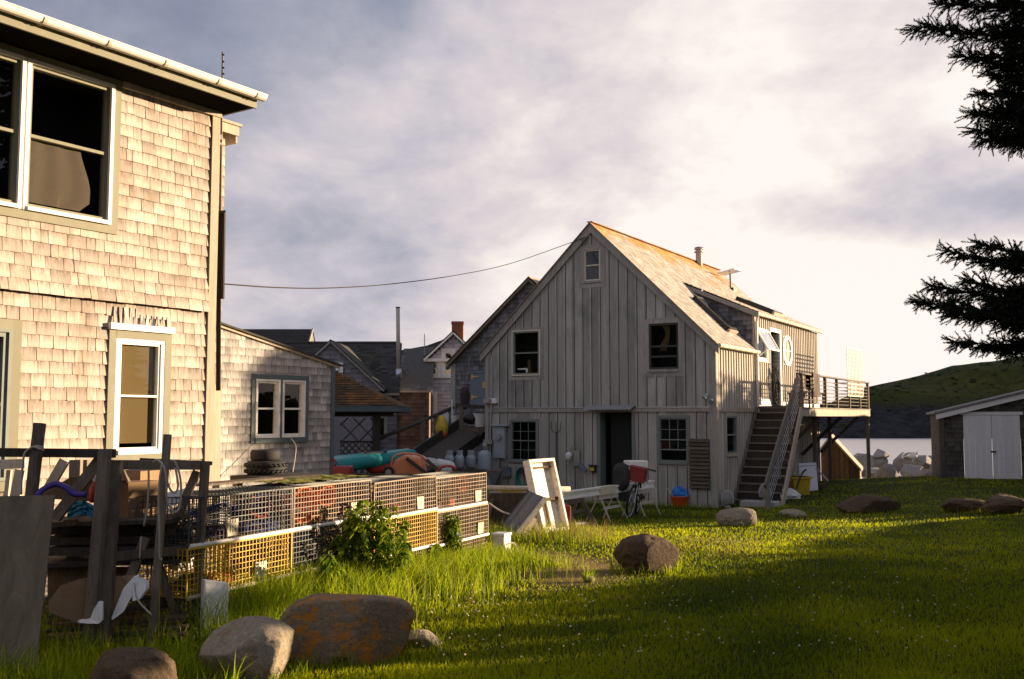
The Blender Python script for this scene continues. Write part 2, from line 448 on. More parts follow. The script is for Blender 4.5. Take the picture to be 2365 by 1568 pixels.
paint('teal_plastic', (.02, .30, .30), .4, (.03, .22, .22), .5); paint('red_plastic', (.42, .035, .03), .45); paint('dark_red', (.20, .015, .018), .45)
paint('orange_plastic', (.62, .22, .10), .5, (.7, .36, .2), .5); paint('orange_bucket', (.52, .085, .012), .45); paint('blue_tarp', (.015, .14, .42), .5, (.02, .2, .5), .5)
paint('cyan_cloth', (.02, .20, .30), .7); paint('purple', (.055, .03, .22), .5); paint('white_plastic', (.72, .70, .66), .4, (.5, .47, .42), .4)
paint('foam', (.72, .70, .66), .8, (.45, .4, .33), .5); paint('yellow_plastic', (.55, .36, .02), .45, (.4, .25, .02), .5); paint('tank_grey', (.28, .31, .33), .4, (.3, .3, .3), .4)
paint('hose_green', (.01, .16, .09), .45); paint('rope', (.42, .38, .31), .9, (.25, .22, .18), .6, sc=30); paint('rope_dark', (.08, .07, .06), .9)
paint('cloth_brown', (.085, .064, .048), .95, (.06, .045, .034), .5, sc=14); paint('blind', (.125, .083, .028), .9, (.10, .065, .024), .3, sc=4); paint('cloth_dark', (.05, .03, .035), .95)
paint('wire_black', (.25, .16, .085), .5, (.08, .06, .04), .7, .35, sc=25); paint('wire_yellow', (.55, .34, .018), .5, (.4, .25, .02), .4, .15, sc=25)
paint('wire_dark', (.055, .06, .055), .5, (.20, .17, .12), .6, .3, sc=25)
paint('net_blue', (.012, .03, .16), .9); paint('net_orange', (.62, .10, .015), .9); paint('net_red', (.30, .04, .03), .9); paint('tyre', (.016, .015, .014), .8, (.03, .028, .025), .6)
paint('stone_pale', (.36, .35, .33), .9, (.2, .2, .19), .6, sc=14); paint('hinge', (.55, .33, .12), .5); paint('gull', (.6, .6, .6), .8); paint('gull_dark', (.18, .18, .19), .8)
paint('meter', (.30, .33, .35), .45, (.22, .24, .25), .4); paint('shadecloth', (.10, .085, .07), .9)
paint('flower', (.60, .52, .40), .9); paint('bark', (.05, .036, .026), .95, (.09, .07, .05), .6, sc=20)
rock('rock_orange', (.36, .275, .17), (.21, .155, .095), (.52, .19, .015), .95, 3.6, (.51, .57))
rock('rock_pale', (.48, .40, .29), (.32, .265, .19), (.40, .15, .02), .9, 2.6, (.58, .63))
rock('rock_brown', (.18, .125, .075), (.10, .068, .042), (.16, .09, .03), .4, 3.0)
rock('rock_shore', (.36, .34, .32), (.20, .19, .185), None, 0, 2.0)
leaf('grass_blade', (.034, .080, .002), (.48, .51, .006), .6); leaf('grass_tall', (.09, .15, .004), (.44, .52, .014), .6); leaf('grass_straw', (.22, .15, .045), (.30, .22, .08), .4)
leaf('weed_leaf', (.06, .12, .008), (.26, .33, .015), .5); leaf('spruce_needle', (.010, .016, .008), (.022, .030, .012), .15); leaf('bush_leaf', (.02, .035, .01), (.05, .07, .02), .3)
def glassm(name, tint=(.9, .92, .9), refl=1.0, tr=None):
    n = NT(name); n.t.nodes.remove(n.p); g = n.n('ShaderNodeBsdfGlossy'); g.inputs['Roughness'].default_value = 0; g.inputs['Color'].default_value = (1, 1, 1, 1)
    t = n.n('ShaderNodeBsdfTransparent'); t.inputs[0].default_value = (*tint, 1); f = n.n('ShaderNodeLayerWeight'); f.inputs[0].default_value = .5
    fr = n.mul(n.mul(n.mul(f.outputs['Facing'], 5, 'POWER'), .9), .045, 'ADD'); m = n.n('ShaderNodeMixShader'); n.l(n.mul(fr, refl, 'MULTIPLY'), m.inputs[0]); n.l(t.outputs[0], m.inputs[1]); n.l(g.outputs[0], m.inputs[2]); n.l(m.outputs[0], n.out.inputs[0])
    nz = n.noise(n.coord((2, 2, 2)), 1, 2); b = n.n('ShaderNodeBump'); b.inputs['Strength'].default_value = .02; b.inputs['Distance'].default_value = .05
    n.l(nz, b.inputs['Height']); n.l(b.outputs[0], g.inputs['Normal']); MAT[name] = n.m
glassm('glass'); glassm('glass_bright', (.9, .95, .95), 3.0)
def watermat():
    n = NT('water'); v = n.coord((.5, 1, 1)); a = n.noise(v, 1.1, 5, .6)
    n.bump(a, .6, .10); n.fin((.40, .375, .40), .36, .8)
watermat()
def groundmat():
    n = NT('lawn_soil'); v = n.coord((1, 1, 1)); a = n.noise(v, .55, 6, .65); b = n.noise(v, 14, 6, .7); c = n.noise(v, 2.4, 5, .7)
    col = n.mix(n.ramp(a, .3, .7), (.020, .034, .003), (.055, .066, .006))
    col = n.mix(n.ramp(b, .3, .7, 0, .6), col, (.018, .026, .004))
    # the worn, strawy patch in front of the brown boulder
    geo = n.n('ShaderNodeVectorMath', operation='DISTANCE'); geo.inputs[1].default_value = (.55, 5.55, 0)
    m = n.coord((1, .48, 0)); n.l(m, geo.inputs[0])
    d = n.mul(geo.outputs['Value'], n.mul(c, 1.3), 'ADD')
    col = n.mix(n.ramp(d, 1.0, 1.55, .9, 0), col, (.30, .20, .085))
    n.bump(n.mul(a, b, 'ADD'), .6, .05); n.fin(col, .95, .1)
groundmat()
def hillmat():
    n = NT('hill_turf'); v = n.coord((1, 1, 1)); a = n.noise(v, .05, 8, .7); b = n.noise(v, .35, 8, .75)
    col = n.mix(n.ramp(a, .35, .65), (.030, .046, .006), (.080, .074, .015)); col = n.mix(n.ramp(b, .4, .7, 0, .7), col, (.010, .012, .004))
    sep = n.n('ShaderNodeSeparateXYZ'); n.l(v, sep.inputs[0])
    k = n.mul(sep.outputs[2], n.ramp(b, 0, 1, -7, 7), 'ADD')
    col = n.mix(n.ramp(k, 3.0, 6.5, 1, 0), col, n.mix(n.ramp(b, .35, .65), (.012, .012, .014), (.045, .045, .05)))
    n.bump(n.mul(a, b, 'ADD'), 1, 1.2); n.fin(col, .95, .1)
hillmat()
# ---------------------------------------------------------------- camera, sun, sky
cam = bpy.data.objects.new('camera', bpy.data.cameras.new('camera')); COL.objects.link(cam); SC.camera = cam
cam.location = EYE; cam.rotation_euler = (math.pi / 2 + PITCH, 0, 0)
cam.data.sensor_width = 36; cam.data.lens = 36 * PF / PW; cam.data.clip_end = 4000; cam.data.clip_start = .05
SUN_AZ, SUN_EL = R(17), R(7.6)
SUN = Vector((math.cos(SUN_AZ) * math.cos(SUN_EL), math.sin(SUN_AZ) * math.cos(SUN_EL), math.sin(SUN_EL)))
sl = bpy.data.lights.new('sun', 'SUN'); sl.energy = 5.0; sl.angle = R(.6); sl.color = (1, .75, .49)
so = bpy.data.objects.new('sun', sl); COL.objects.link(so); so.rotation_euler = SUN.to_track_quat('Z', 'Y').to_euler(); so.location = (40, 10, 30)
SC.view_settings.view_transform = 'Standard'; SC.view_settings.look = 'None'; SC.view_settings.gamma = 1; SC.view_settings.exposure = 1.5
def world():
    w = bpy.data.worlds.new('World'); SC.world = w; w.use_nodes = True; t = w.node_tree; t.nodes.clear()
    N = lambda ty, **k: (lambda x: ([setattr(x, a, b) for a, b in k.items()], x)[1])(t.nodes.new(ty))
    L = t.links.new
    out = N('ShaderNodeOutputWorld'); b1 = N('ShaderNodeBackground'); b2 = N('ShaderNodeBackground'); mx = N('ShaderNodeMixShader')
    sky = N('ShaderNodeTexSky', sky_type='NISHITA'); sky.sun_disc = False; sky.sun_elevation = SUN_EL; sky.sun_rotation = math.pi / 2 - SUN_AZ
    L(sky.outputs[0], b1.inputs[0]); b1.inputs[1].default_value = .10
    tc = N('ShaderNodeTexCoord'); sp = N('ShaderNodeSeparateXYZ'); L(tc.outputs['Generated'], sp.inputs[0])
    def m(op, a, b=None, c=None):
        x = N('ShaderNodeMath', operation=op)
        for i, v in enumerate((a, b, c)):
            if v is None: continue
            if isinstance(v, (int, float)): x.inputs[i].default_value = v
            else: L(v, x.inputs[i])
        return x.outputs[0]
    def rng(v, a, b, lo=0, hi=1):
        x = N('ShaderNodeMapRange', interpolation_type='SMOOTHSTEP'); L(v, x.inputs[0])
        for i, q in enumerate((a, b, lo, hi)): x.inputs[i + 1].default_value = q
        return x.outputs[0]
    z = m('MAXIMUM', sp.outputs[2], 0.0)
    k = m('ADD', z, .42)
    cx = m('DIVIDE', sp.outputs[0], k); cy = m('DIVIDE', sp.outputs[1], k)
    cv = N('ShaderNodeCombineXYZ'); L(cx, cv.inputs[0]); L(cy, cv.inputs[1])
    def noise(scale, loc, det=6, rough=.58, dist=.6, sc=(1, 1, 1)):
        mp = N('ShaderNodeMapping'); mp.inputs['Location'].default_value = loc; mp.inputs['Scale'].default_value = sc; L(cv.outputs[0], mp.inputs[0])
        x = N('ShaderNodeTexNoise'); x.inputs['Scale'].default_value = scale; x.inputs['Detail'].default_value = det; x.inputs['Roughness'].default_value = rough; x.inputs['Distortion'].default_value = dist
        L(mp.outputs[0], x.inputs['Vector']); return x.outputs['Fac']
    n1 = noise(1.9, (5.1, 2.7, 0), 5, .5, .15, (1, .9, 1)); n2 = noise(5.2, (1.3, 6.2, 0), 6, .6, .2, (1, 1, 1))
    g = ray(2010, 330).normalized(); dt = N('ShaderNodeVectorMath', operation='DOT_PRODUCT'); L(tc.outputs['Generated'], dt.inputs[0]); dt.inputs[1].default_value = g
    glow = rng(dt.outputs['Value'], .885, 1.0)
    hor = rng(z, .0, .42, .45, 0)
    cl = m('ADD', m('MULTIPLY', m('SUBTRACT', n1, .5), 1.45), m('MULTIPLY', m('SUBTRACT', n2, .5), .85))
    az = m('ARCTAN2', sp.outputs[0], sp.outputs[1])
    gd = ray(2270, 470).normalized(); ga, ge = math.atan2(gd.x, gd.y), gd.z
    q1 = m('DIVIDE', m('SUBTRACT', az, ga), .17); q2 = m('DIVIDE', m('SUBTRACT', m('ADD', z, m('MULTIPLY', m('SUBTRACT', n1, .5), .10)), ge), .042)
    bank = m('POWER', 2.718, m('MULTIPLY', m('ADD', m('MULTIPLY', q1, q1), m('MULTIPLY', q2, q2)), -1.0))
    cl = m('SUBTRACT', cl, m('MULTIPLY', bank, .62))
    t_ = m('ADD', m('ADD', m('MULTIPLY', glow, .70), hor), m('ADD', cl, .20))
    ramp = N('ShaderNodeValToRGB'); L(t_, ramp.inputs[0]); e = ramp.color_ramp.elements
    e[0].position = 0; e[0].color = (.19, .22, .315, 1); e[1].position = 1.0; e[1].color = (.98, .89, .835, 1)
    for p, c in ((.3, (.33, .345, .43, 1)), (.55, (.53, .50, .56, 1)), (.78, (.75, .675, .68, 1))):
        x = e.new(p); x.color = c
    sc = N('ShaderNodeVectorMath', operation='SCALE'); L(ramp.outputs[0], sc.inputs[0]); back = rng(sp.outputs[1], .25, -.45, 1.0, 1.5); L(m('MULTIPLY', back, 3.75), sc.inputs['Scale'])  # back: unseen sky behind the camera brightened as added fill for the gable
    L(sc.outputs[0], b2.inputs[0]); b2.inputs[1].default_value = .10
    mx.inputs[0].default_value = .985
    L(b1.outputs[0], mx.inputs[1]); L(b2.outputs[0], mx.inputs[2]); L(mx.outputs[0], out.inputs[0])
world()
# ---------------------------------------------------------------- ground, sea, island
def grid_mesh(name, xs, ys, zf, mat, smooth=True):
    nx, ny = len(xs), len(ys)
    v = [(x, y, zf(x, y)) for y in ys for x in xs]
    f = [(j * nx + i, j * nx + i + 1, (j + 1) * nx + i + 1, (j + 1) * nx + i) for j in range(ny - 1) for i in range(nx - 1)]
    me = bpy.data.meshes.new(name); me.from_pydata(v, [], f); me.materials.append(mat)
    me.polygons.foreach_set('use_smooth', np.full(len(f), smooth)); o = bpy.data.objects.new(name, me); COL.objects.link(o); return o
xs = [-60, -45, -34, -26, -20] + [-16 + .4 * i for i in range(111)] + [31, 36, 44, 56, 75]
ys = [-30, -20, -12, -6, -2] + [.4 * i for i in range(122)] + [52, 58, 66, 78, 95]
def gz2(x, y):
    z = gz(x, y)
    return z - 6 * ss(60, 90, y) - 6 * ss(30, 60, x)
lawn = grid_mesh('lawn', xs, ys, gz2, MAT['lawn_soil']); tag(lawn, kind='structure', label='sloping green lawn with a worn straw patch')
SEA = -3.6
def seaz(x, y): return SEA
sea = grid_mesh('sea', [-2500, -600, -100, 0, 100, 300, 900, 2500], [-30, 20, 60, 120, 240, 500, 1000, 2500], seaz, MAT['water'], False); tag(sea, kind='structure', label='pale evening water of the harbour')
def hill():
    # crest line of the island in view pixels: (px, py); shore at about 235-250 m
    cr = [(1700, 1000), (1850, 955), (1930, 925), (2000, 893), (2060, 880), (2120, 868), (2200, 843), (2290, 832), (2364, 820), (2500, 790), (2700, 770), (2950, 800), (3300, 900), (3500, 1004)]
    def crest(px):
        for (a, ya), (b, yb) in zip(cr, cr[1:]):
            if a <= px <= b: t = (px - a) / (b - a); return ya + (yb - ya) * t
        return 1010
    n, mm = 260, 36; v = []; f = []
    for i in range(n + 1):
        px = 1700 + 1800 * i / n
        for j in range(mm + 1):
            t = j / mm; Y = 238 + 62 * t
            zc = (962 - crest(px)) / PF * 295 + 1.6
            prof = t ** .8 if t < .0 else (1 - (1 - t) ** 1.7)
            z = (SEA - .6) + (zc - SEA + .6) * prof
            x = (px - 1182) / PF * Y
            k = math.sin(math.pi * min(1, t * 1.02)) ** .6
            nz = mnoise.fractal(Vector((x * .035, Y * .03, 3)), .9, 2.0, 5) * 2.2 * k + mnoise.noise(Vector((x * .25, Y * .2, 9))) * .7 * k * (1 - t * .6)
            low = max(0, 1 - abs(t - .10) / .14)
            nz += abs(mnoise.noise(Vector((x * .13, Y * .16, 1)))) * 2.6 * low
            edge = .35 * mnoise.noise(Vector((x * .12, 7, 2))) if t > .9 else 0
            v.append((x, Y, z + nz + edge))
    # the far side drops back to the water
    for i in range(n):
        for j in range(mm): a = i * (mm + 1) + j; f.append((a, a + mm + 1, a + mm + 2, a + 1))
    b0 = len(v)
    for i in range(n + 1):
        x, y, z = v[i * (mm + 1) + mm]; v.append((x * 1.05, y + 60, SEA - 1))
    for i in range(n): f.append((i * (mm + 1) + mm, (i + 1) * (mm + 1) + mm, b0 + i + 1, b0 + i))
    me = bpy.data.meshes.new('hill'); me.from_pydata(v, [], f); me.materials.append(MAT['hill_turf']); me.polygons.foreach_set('use_smooth', np.ones(len(f), dtype=bool))
    o = bpy.data.objects.new('hill', me); COL.objects.link(o); tag(o, kind='structure', label='dark grassy island hill rising across the water')
    rs = random.Random(14); s = MB()
    for k in range(700):
        i, j = rs.randrange(20, n), rs.randrange(7, mm - 2); x, y, z = v[i * (mm + 1) + j]; q = rs.uniform(.25, .3 + .45 * rs.random())
        s.blob((x + rs.uniform(-1, 1), y, z + q * .2), (q * 1.5, q, q * .55), 1, .3, 1.4, k)
    o = s.build('hill_scrub', MAT['bush_leaf']); tag(o, kind='stuff', label='low dark scrub on the island hill')
hill()
# ---------------------------------------------------------------- grass
def blades(name, P, h, w, mat, bend=.5, seed=3, var=None):
    r = np.random.default_rng(seed); n = len(P)
    az = r.uniform(0, 2 * np.pi, n); fx, fy = np.cos(az), np.sin(az)
    la = r.uniform(0, 2 * np.pi, n); lb = r.uniform(.1, 1, n) * bend
    lx, ly = np.cos(la) * lb, np.sin(la) * lb
    V = np.zeros((n, 5, 3), dtype=np.float32)
    for k, (hh, ww, b, sg) in enumerate(((0, 1, 0, -1), (0, 1, 0, 1), (.55, .75, .3, -1), (.55, .75, .3, 1), (1, 0, 1, 0))):
        V[:, k, 0] = P[:, 0] + fx * w * ww * sg * .5 + lx * h * b
        V[:, k, 1] = P[:, 1] + fy * w * ww * sg * .5 + ly * h * b
        V[:, k, 2] = P[:, 2] - .01 + h * hh * (1 - .25 * lb * b)
    me = bpy.data.meshes.new(name); me.vertices.add(n * 5); me.vertices.foreach_set('co', V.ravel())
    i0 = np.arange(n) * 5
    q = np.stack([i0, i0 + 1, i0 + 3, i0 + 2], 1); t = np.stack([i0 + 2, i0 + 3, i0 + 4], 1)
    loops = np.concatenate([q.ravel(), t.ravel()]).astype(np.int32)
    me.loops.add(len(loops)); me.loops.foreach_set('vertex_index', loops)
    me.polygons.add(2 * n); st = np.concatenate([np.arange(n) * 4, 4 * n + np.arange(n) * 3]).astype(np.int32); me.polygons.foreach_set('loop_start', st)
    me.update(calc_edges=True)
    v = r.uniform(0, 1, n) if var is None else var
    a = me.attributes.new('var', 'FLOAT', 'POINT'); a.data.foreach_set('value', np.repeat(v, 5).astype(np.float32))
    me.materials.append(mat); o = bpy.data.objects.new(name, me); COL.objects.link(o); return o
def fpatch(x, y):      # 1 on the worn patch
    d = math.hypot(x - .55, (y - 11.5) * .48)
    return 1 - ss(.45, 1.25, d + .35 * mnoise.noise(Vector((x * 1.3, y * 1.3, 2))))
BARN = Fr(4.89, 24, -.55, -30.96)
def lawn_blades():
    n = 340000; r = np.random.default_rng(5)
    u = r.uniform(0, 1, n); a = .55; y0, y1 = 4.4, 33.0
    Y = (y0 ** -a + u * (y1 ** -a - y0 ** -a)) ** (-1 / a)
    X = r.uniform(-.60, .66, n) * Y
    P, H, Wd, Vv = [], [], [], []
    for x, y, k in zip(X, Y, r.uniform(0, 1, n)):
        if x < -3 and y > 9: continue
        l = BARN.I @ Vector((x, y, 0))
        if -6.6 < l.x < .05 and l.y > -.02: continue
        f = fpatch(x, y)
        if f > .35 and k < f * .9: continue
        c = mnoise.noise(Vector((x * .9, y * .9, 5))); c2 = mnoise.noise(Vector((x * .25, y * .25, 8)))
        P.append((x, y, gz(x, y))); H.append((.026 + .034 * k + .03 * max(0, c)) * (1 - .5 * f)); Wd.append(.0045 + .00065 * y)
        Vv.append(min(1, max(0, .45 + .45 * c + .35 * c2 + .35 * (k - .5) + .3 * f)))
    o = blades('grass', np.array(P), np.array(H), np.array(Wd), MAT['grass_blade'], .8, 6, np.array(Vv)); tag(o, kind='stuff', label='short green lawn grass')
lawn_blades()
# the row of traps: left end and right end of its front face on the ground
TL, TR = Vector((-2.36, 7.30, 0)), Vector((-.283, 11.80, 0))
TU = (TR - TL).normalized(); TN = Vector((TU.y, -TU.x, 0))          # along the row; outward from the front face
def tall_blades():
    r = np.random.default_rng(9); P, H, Vv = [], [], []
    def put(x, y, h):
        P.append((x, y, gz(x, y))); H.append(h); Vv.append(r.uniform(0, 1))
    for k in range(15000):                            # strip in front of the traps
        t = r.uniform(-.3, 5.2); d = abs(r.normal(0, .42)) + .02
        p = TL + TU * t + TN * d; hh = r.uniform(.16, .56) * (1 - .35 * min(1, d / 1.2)) * (1.1 - .10 * t)
        if mnoise.noise(Vector((p.x * 2, p.y * 2, 3))) < -.28: continue
        put(p.x, p.y, hh)
    for k in range(4000):                             # round the lumber rack and the rocks
        px = r.uniform(-60, 560); Y = r.uniform(5.6, 7.4); p = gp(px, Y); put(p.x, p.y, r.uniform(.06, .30) * (1 if mnoise.noise(Vector((p.x * 3, p.y * 3, 1))) > -.1 else .4))
    for k in range(2600):                             # by the leaning shutter and crates
        px = r.uniform(1110, 1450); Y = r.uniform(14.2, 17.2); p = gp(px, Y); put(p.x, p.y, r.uniform(.06, .30) * ss(1460, 1250, px) + .04)
    for k in range(1500):                             # foot of the barn wall
        u = r.uniform(-6.4, 0); d = abs(r.normal(0, .25)) + .03; p = BARN.M @ Vector((u, -d, 0)); put(p.x, p.y, r.uniform(.06, .2))
    o = blades('tall_grass', np.array(P), np.array(H), np.full(len(P), .007), MAT['grass_tall'], .7, 12, np.array(Vv)); tag(o, kind='stuff', label='long seeding grass along the traps and rack')
    P, H = [], []
    for k in range(1600):
        q = r.uniform(0, 1)
        if q < .45: px = r.normal(1300, 70); Y = r.normal(15.2, .5)
        elif q < .8: px = r.uniform(500, 1130); p = TL + TU * r.uniform(0, 4.8) + TN * abs(r.normal(0, .5)); px = None
        else: px = r.uniform(1560, 1750); Y = r.uniform(12, 15)
        g = gp(px, Y) if px else Vector((p.x, p.y, gz(p.x, p.y)))
        P.append(tuple(g)); H.append(r.uniform(.1, .38) if q < .8 else .1)
    for k in range(1500):
        x, y = r.normal(.5, .55), r.normal(11.6, 1.0); P.append((x, y, gz(x, y))); H.append(r.uniform(.02, .06))
    o = blades('dry_grass', np.array(P), np.array(H), np.full(len(P), .006), MAT['grass_straw'], .6, 14); tag(o, kind='stuff', label='dry straw coloured grass stalks')
    # white clover heads scattered through the lawn
    m = MB()
    for k in range(430):
        a = r.uniform(0, 1)
        if a < .18: px, py = r.normal(1700, 60), r.normal(1262, 18)
        elif a < .30: px, py = r.normal(1130, 60), r.normal(1412, 20)
        else: px, py = r.uniform(880, 2250), 1270 + 270 * r.uniform(0, 1) ** 1.3
        if py > 1560: continue
        p = ground(px, py) if k % 1 == 0 else None
        s = r.uniform(.005, .010); h = r.uniform(.05, .10)
        c = Vector((p.x, p.y, gz(p.x, p.y) + h))
        m.add([c + Vector(d) * s for d in ((1, 0, 0), (0, 1, 0), (-1, 0, 0), (0, -1, 0), (0, 0, 1), (0, 0, -.8))], [(0, 1, 4), (1, 2, 4), (2, 3, 4), (3, 0, 4), (1, 0, 5), (2, 1, 5), (3, 2, 5), (0, 3, 5)])
    o = m.build('clover_flowers', MAT['flower']); tag(o, kind='stuff', label='small white clover heads in the lawn')
tall_blades()
# ---------------------------------------------------------------- boulders
BOULD = []
def boulder(px0, px1, pytop, pybase, mat, label, depth=.8, seed=1, amp=.16, flat=3, sq=2.4, rot=0, sub=5, group='boulders on the lawn', name='boulder', sink=.12):
    g = ground((px0 + px1) / 2, pybase); Y = g.y
    w = (px1 - px0) / PF * Y; h = (pybase - pytop) / PF * Y
    Yc = Y + w * depth * .32
    c = Vector((((px0 + px1) / 2 - PW / 2) / PF * Yc, Yc, gz(g.x, Yc)))
    t = thing(name, label, 'boulder', c, 0, group)
    m = MB(); hz = h * (1 + sink) / 2 * 1.04
    m.blob((0, 0, h - hz * 1.0), (w / 2 * 1.02, w / 2 * depth, hz), sub, amp, 1.1, seed, flat, sq, rot)
    o = m.build('stone', mat, t, smooth=True); BOULD.append((c, w / 2, w / 2 * depth)); return t
BO = MAT['rock_orange']; BP = MAT['rock_pale']; BB = MAT['rock_brown']
boulder(655, 952, 1393, 1538, BO, 'largest long rounded boulder with orange lichen at the front of the lawn', .62, 3, .10, 4, 3.0)
boulder(474, 712, 1443, 1582, BP, 'pale pointed boulder with orange spots beside the white panel', .7, 8, .13, 5, 2.3)
boulder(930, 1022, 1458, 1502, BP, 'small angular grey stone right of the largest lichen boulder', .7, 12, .2, 5, 2.2)
boulder(752, 842, 1512, 1540, BB, 'flat little brown stone at the foot of the largest boulder', .8, 15, .2, 3)
boulder(1412, 1556, 1244, 1326, BB, 'round brown boulder alone in the sunlit grass', .8, 22, .2, 2, 2.0)
boulder(1652, 1746, 1175, 1218, BP, 'pale domed stone at the edge of the grass near the barn stair', .7, 24, .12, 2, 2.3)
boulder(1797, 1852, 1178, 1196, BP, 'half buried flat stone between domed stone and dark boulder', .8, 27, .2, 2)
boulder(1924, 2066, 1145, 1186, BB, 'long dark boulder on the slope below the harbour rocks', .55, 30, .2, 5, 2.4)
boulder(2168, 2262, 1150, 1184, BB, 'low brown boulder in front of the white doored shed', .6, 33, .2, 4)
boulder(2255, 2390, 1146, 1188, BB, 'rusty brown boulder at the right edge of the lawn', .6, 36, .2, 4)
boulder(205, 425, 1514, 1640, BB, 'dark half buried rock at the bottom left corner', .7, 41, .15, 4, 2.0)
boulder(1345, 1368, 1330, 1345, BP, 'fist sized pale stone left of the round brown boulder', .8, 44, .2, 2, sub=3)
boulder(1400, 1440, 1390, 1402, BP, 'sliver of pale stone just showing in the worn grass', .8, 45, .2, 2, sub=3) if 0 else None
def tufts():
    r = np.random.default_rng(31); P, H = [], []
    for c, rx, ry in BOULD:
        n = int(260 * (rx + ry) * (8 / max(6, c.y)) ** .5) + 40
        for k in range(n):
            a = r.uniform(0, 6.283); k2 = r.uniform(.86, 1.16); x, y = c.x + math.cos(a) * rx * k2, c.y + math.sin(a) * ry * k2
            P.append((x, y, gz(x, y))); H.append(r.uniform(.05, .17) * (1.25 if c.y > 10 else 1))
    o = blades('grass_tufts', np.array(P), np.array(H), np.full(len(P), .007), MAT['grass_tall'], .6, 33); tag(o, kind='stuff', label='longer grass growing tight round the boulders')
    P, H = [], []
    for k in range(5200):
        Y = r.uniform(6, 22); X = r.uniform(-.28, .45) * Y
        if mnoise.noise(Vector((X * .8, Y * .5, 6))) < .02: continue
        P.append((X, Y, gz(X, Y))); H.append(r.uniform(.03, .085))
    o = blades('dead_grass', np.array(P), np.array(H), np.full(len(P), .009), MAT['grass_straw'], 1.2, 35); tag(o, kind='stuff', label='flecks of dead grass in the lawn')
tufts()
def riprap():
    rs = random.Random(4); k = 0
    spots = [(2018, 1090, 46, 'rounded'), (2050, 1100, 60, 0), (2105, 1088, 66, 0), (2142, 1098, 50, 0), (2085, 1062, 56, 0), (2128, 1066, 50, 0), (2165, 1080, 48, 0), (2030, 1062, 52, 0), (1990, 1062, 60, 0), (2010, 1108, 40, 0), (2080, 1108, 44, 0),
             (2055, 1078, 42, 0), (2120, 1108, 46, 0), (2160, 1105, 40, 0), (2190, 1092, 50, 0), (1965, 1075, 50, 0), (2150, 1060, 40, 0), (2000, 1085, 44, 0), (2035, 1045, 34, 0), (2100, 1048, 34, 0), (2205, 1070, 50, 0), (1940, 1060, 50, 0)]
    adj = ['blocky', 'wedge shaped', 'flat topped', 'angular', 'rounded', 'split']
    size = lambda w: 'large' if w > 54 else ('middling' if w > 43 else 'small')
    for px, py, w, _ in spots:
        row = 'back' if py < 1064 else ('front' if py > 1094 else 'middle')
        Y = {'back': 43.0, 'middle': 39.5, 'front': 36.0}[row] + rs.uniform(-.8, .8)
        c = at(px, py, Y); r = w / 2 / PF * Y
        col = 'nearest the deck post' if px < 2025 else ('nearest the shed' if px > 2135 else 'midway between deck and shed')
        k += 1
        t = thing('shore_rock', f'{size(w)} {adj[k % 6]} pale shore rock in the {row} row, {col}', 'rock', c, rs.uniform(0, 6), 'rocks heaped along the shore')
        m = MB(); m.hull((0, 0, -.1), (r * 1.4, r * rs.uniform(.9, 1.2), r * rs.uniform(.78, 1.0)), k * 3 + 2, rs.choice((12, 14, 18)))
        m.build('stone', MAT['rock_shore'], t)
        if row != 'back':      # what it rests on
            pass
    # bank of smaller stones that carries the big ones
    m = MB()
    for i in range(150):
        px = rs.uniform(1880, 2260); Y = rs.uniform(33, 46); p = at(px, 1100, Y); z = -1.0 - (Y - 33) * .13
        m.hull((p.x, Y, z), (.55, .5, .42), i, 12)
    o = m.build('shore_rubble', MAT['rock_shore']); tag(o, kind='stuff', label='smaller rubble between the shore rocks')
riprap()
def gull():
    p = at(2190 if 0 else (2000 + 715 / 3.136) * .9456, (800 + 992 / 3.136) * .9456, 40)
    t = thing('gull', 'gull perched on the shore rocks against the water', 'bird', p)
    m = MB(); m.blob((0, 0, .03), (.20, .085, .09), 3, .03, 1, 2, 0, 2.0); m.tube([(.12, 0, .08), (.19, 0, .17), (.24, 0, .2)], [.05, .045, .04], 8); m.tube([(.24, 0, .2), (.32, 0, .185)], [.018, .004], 6)
    m.tube([(0, .03, -.02), (0, .03, -.22)], .008, 5); m.tube([(0, -.03, -.02), (0, -.03, -.22)], .008, 5); m.tube([(-.12, 0, .05), (-.36, 0, .02)], [.06, .015], 6)
    m.build('body', MAT['gull'], t, smooth=True)
gull()
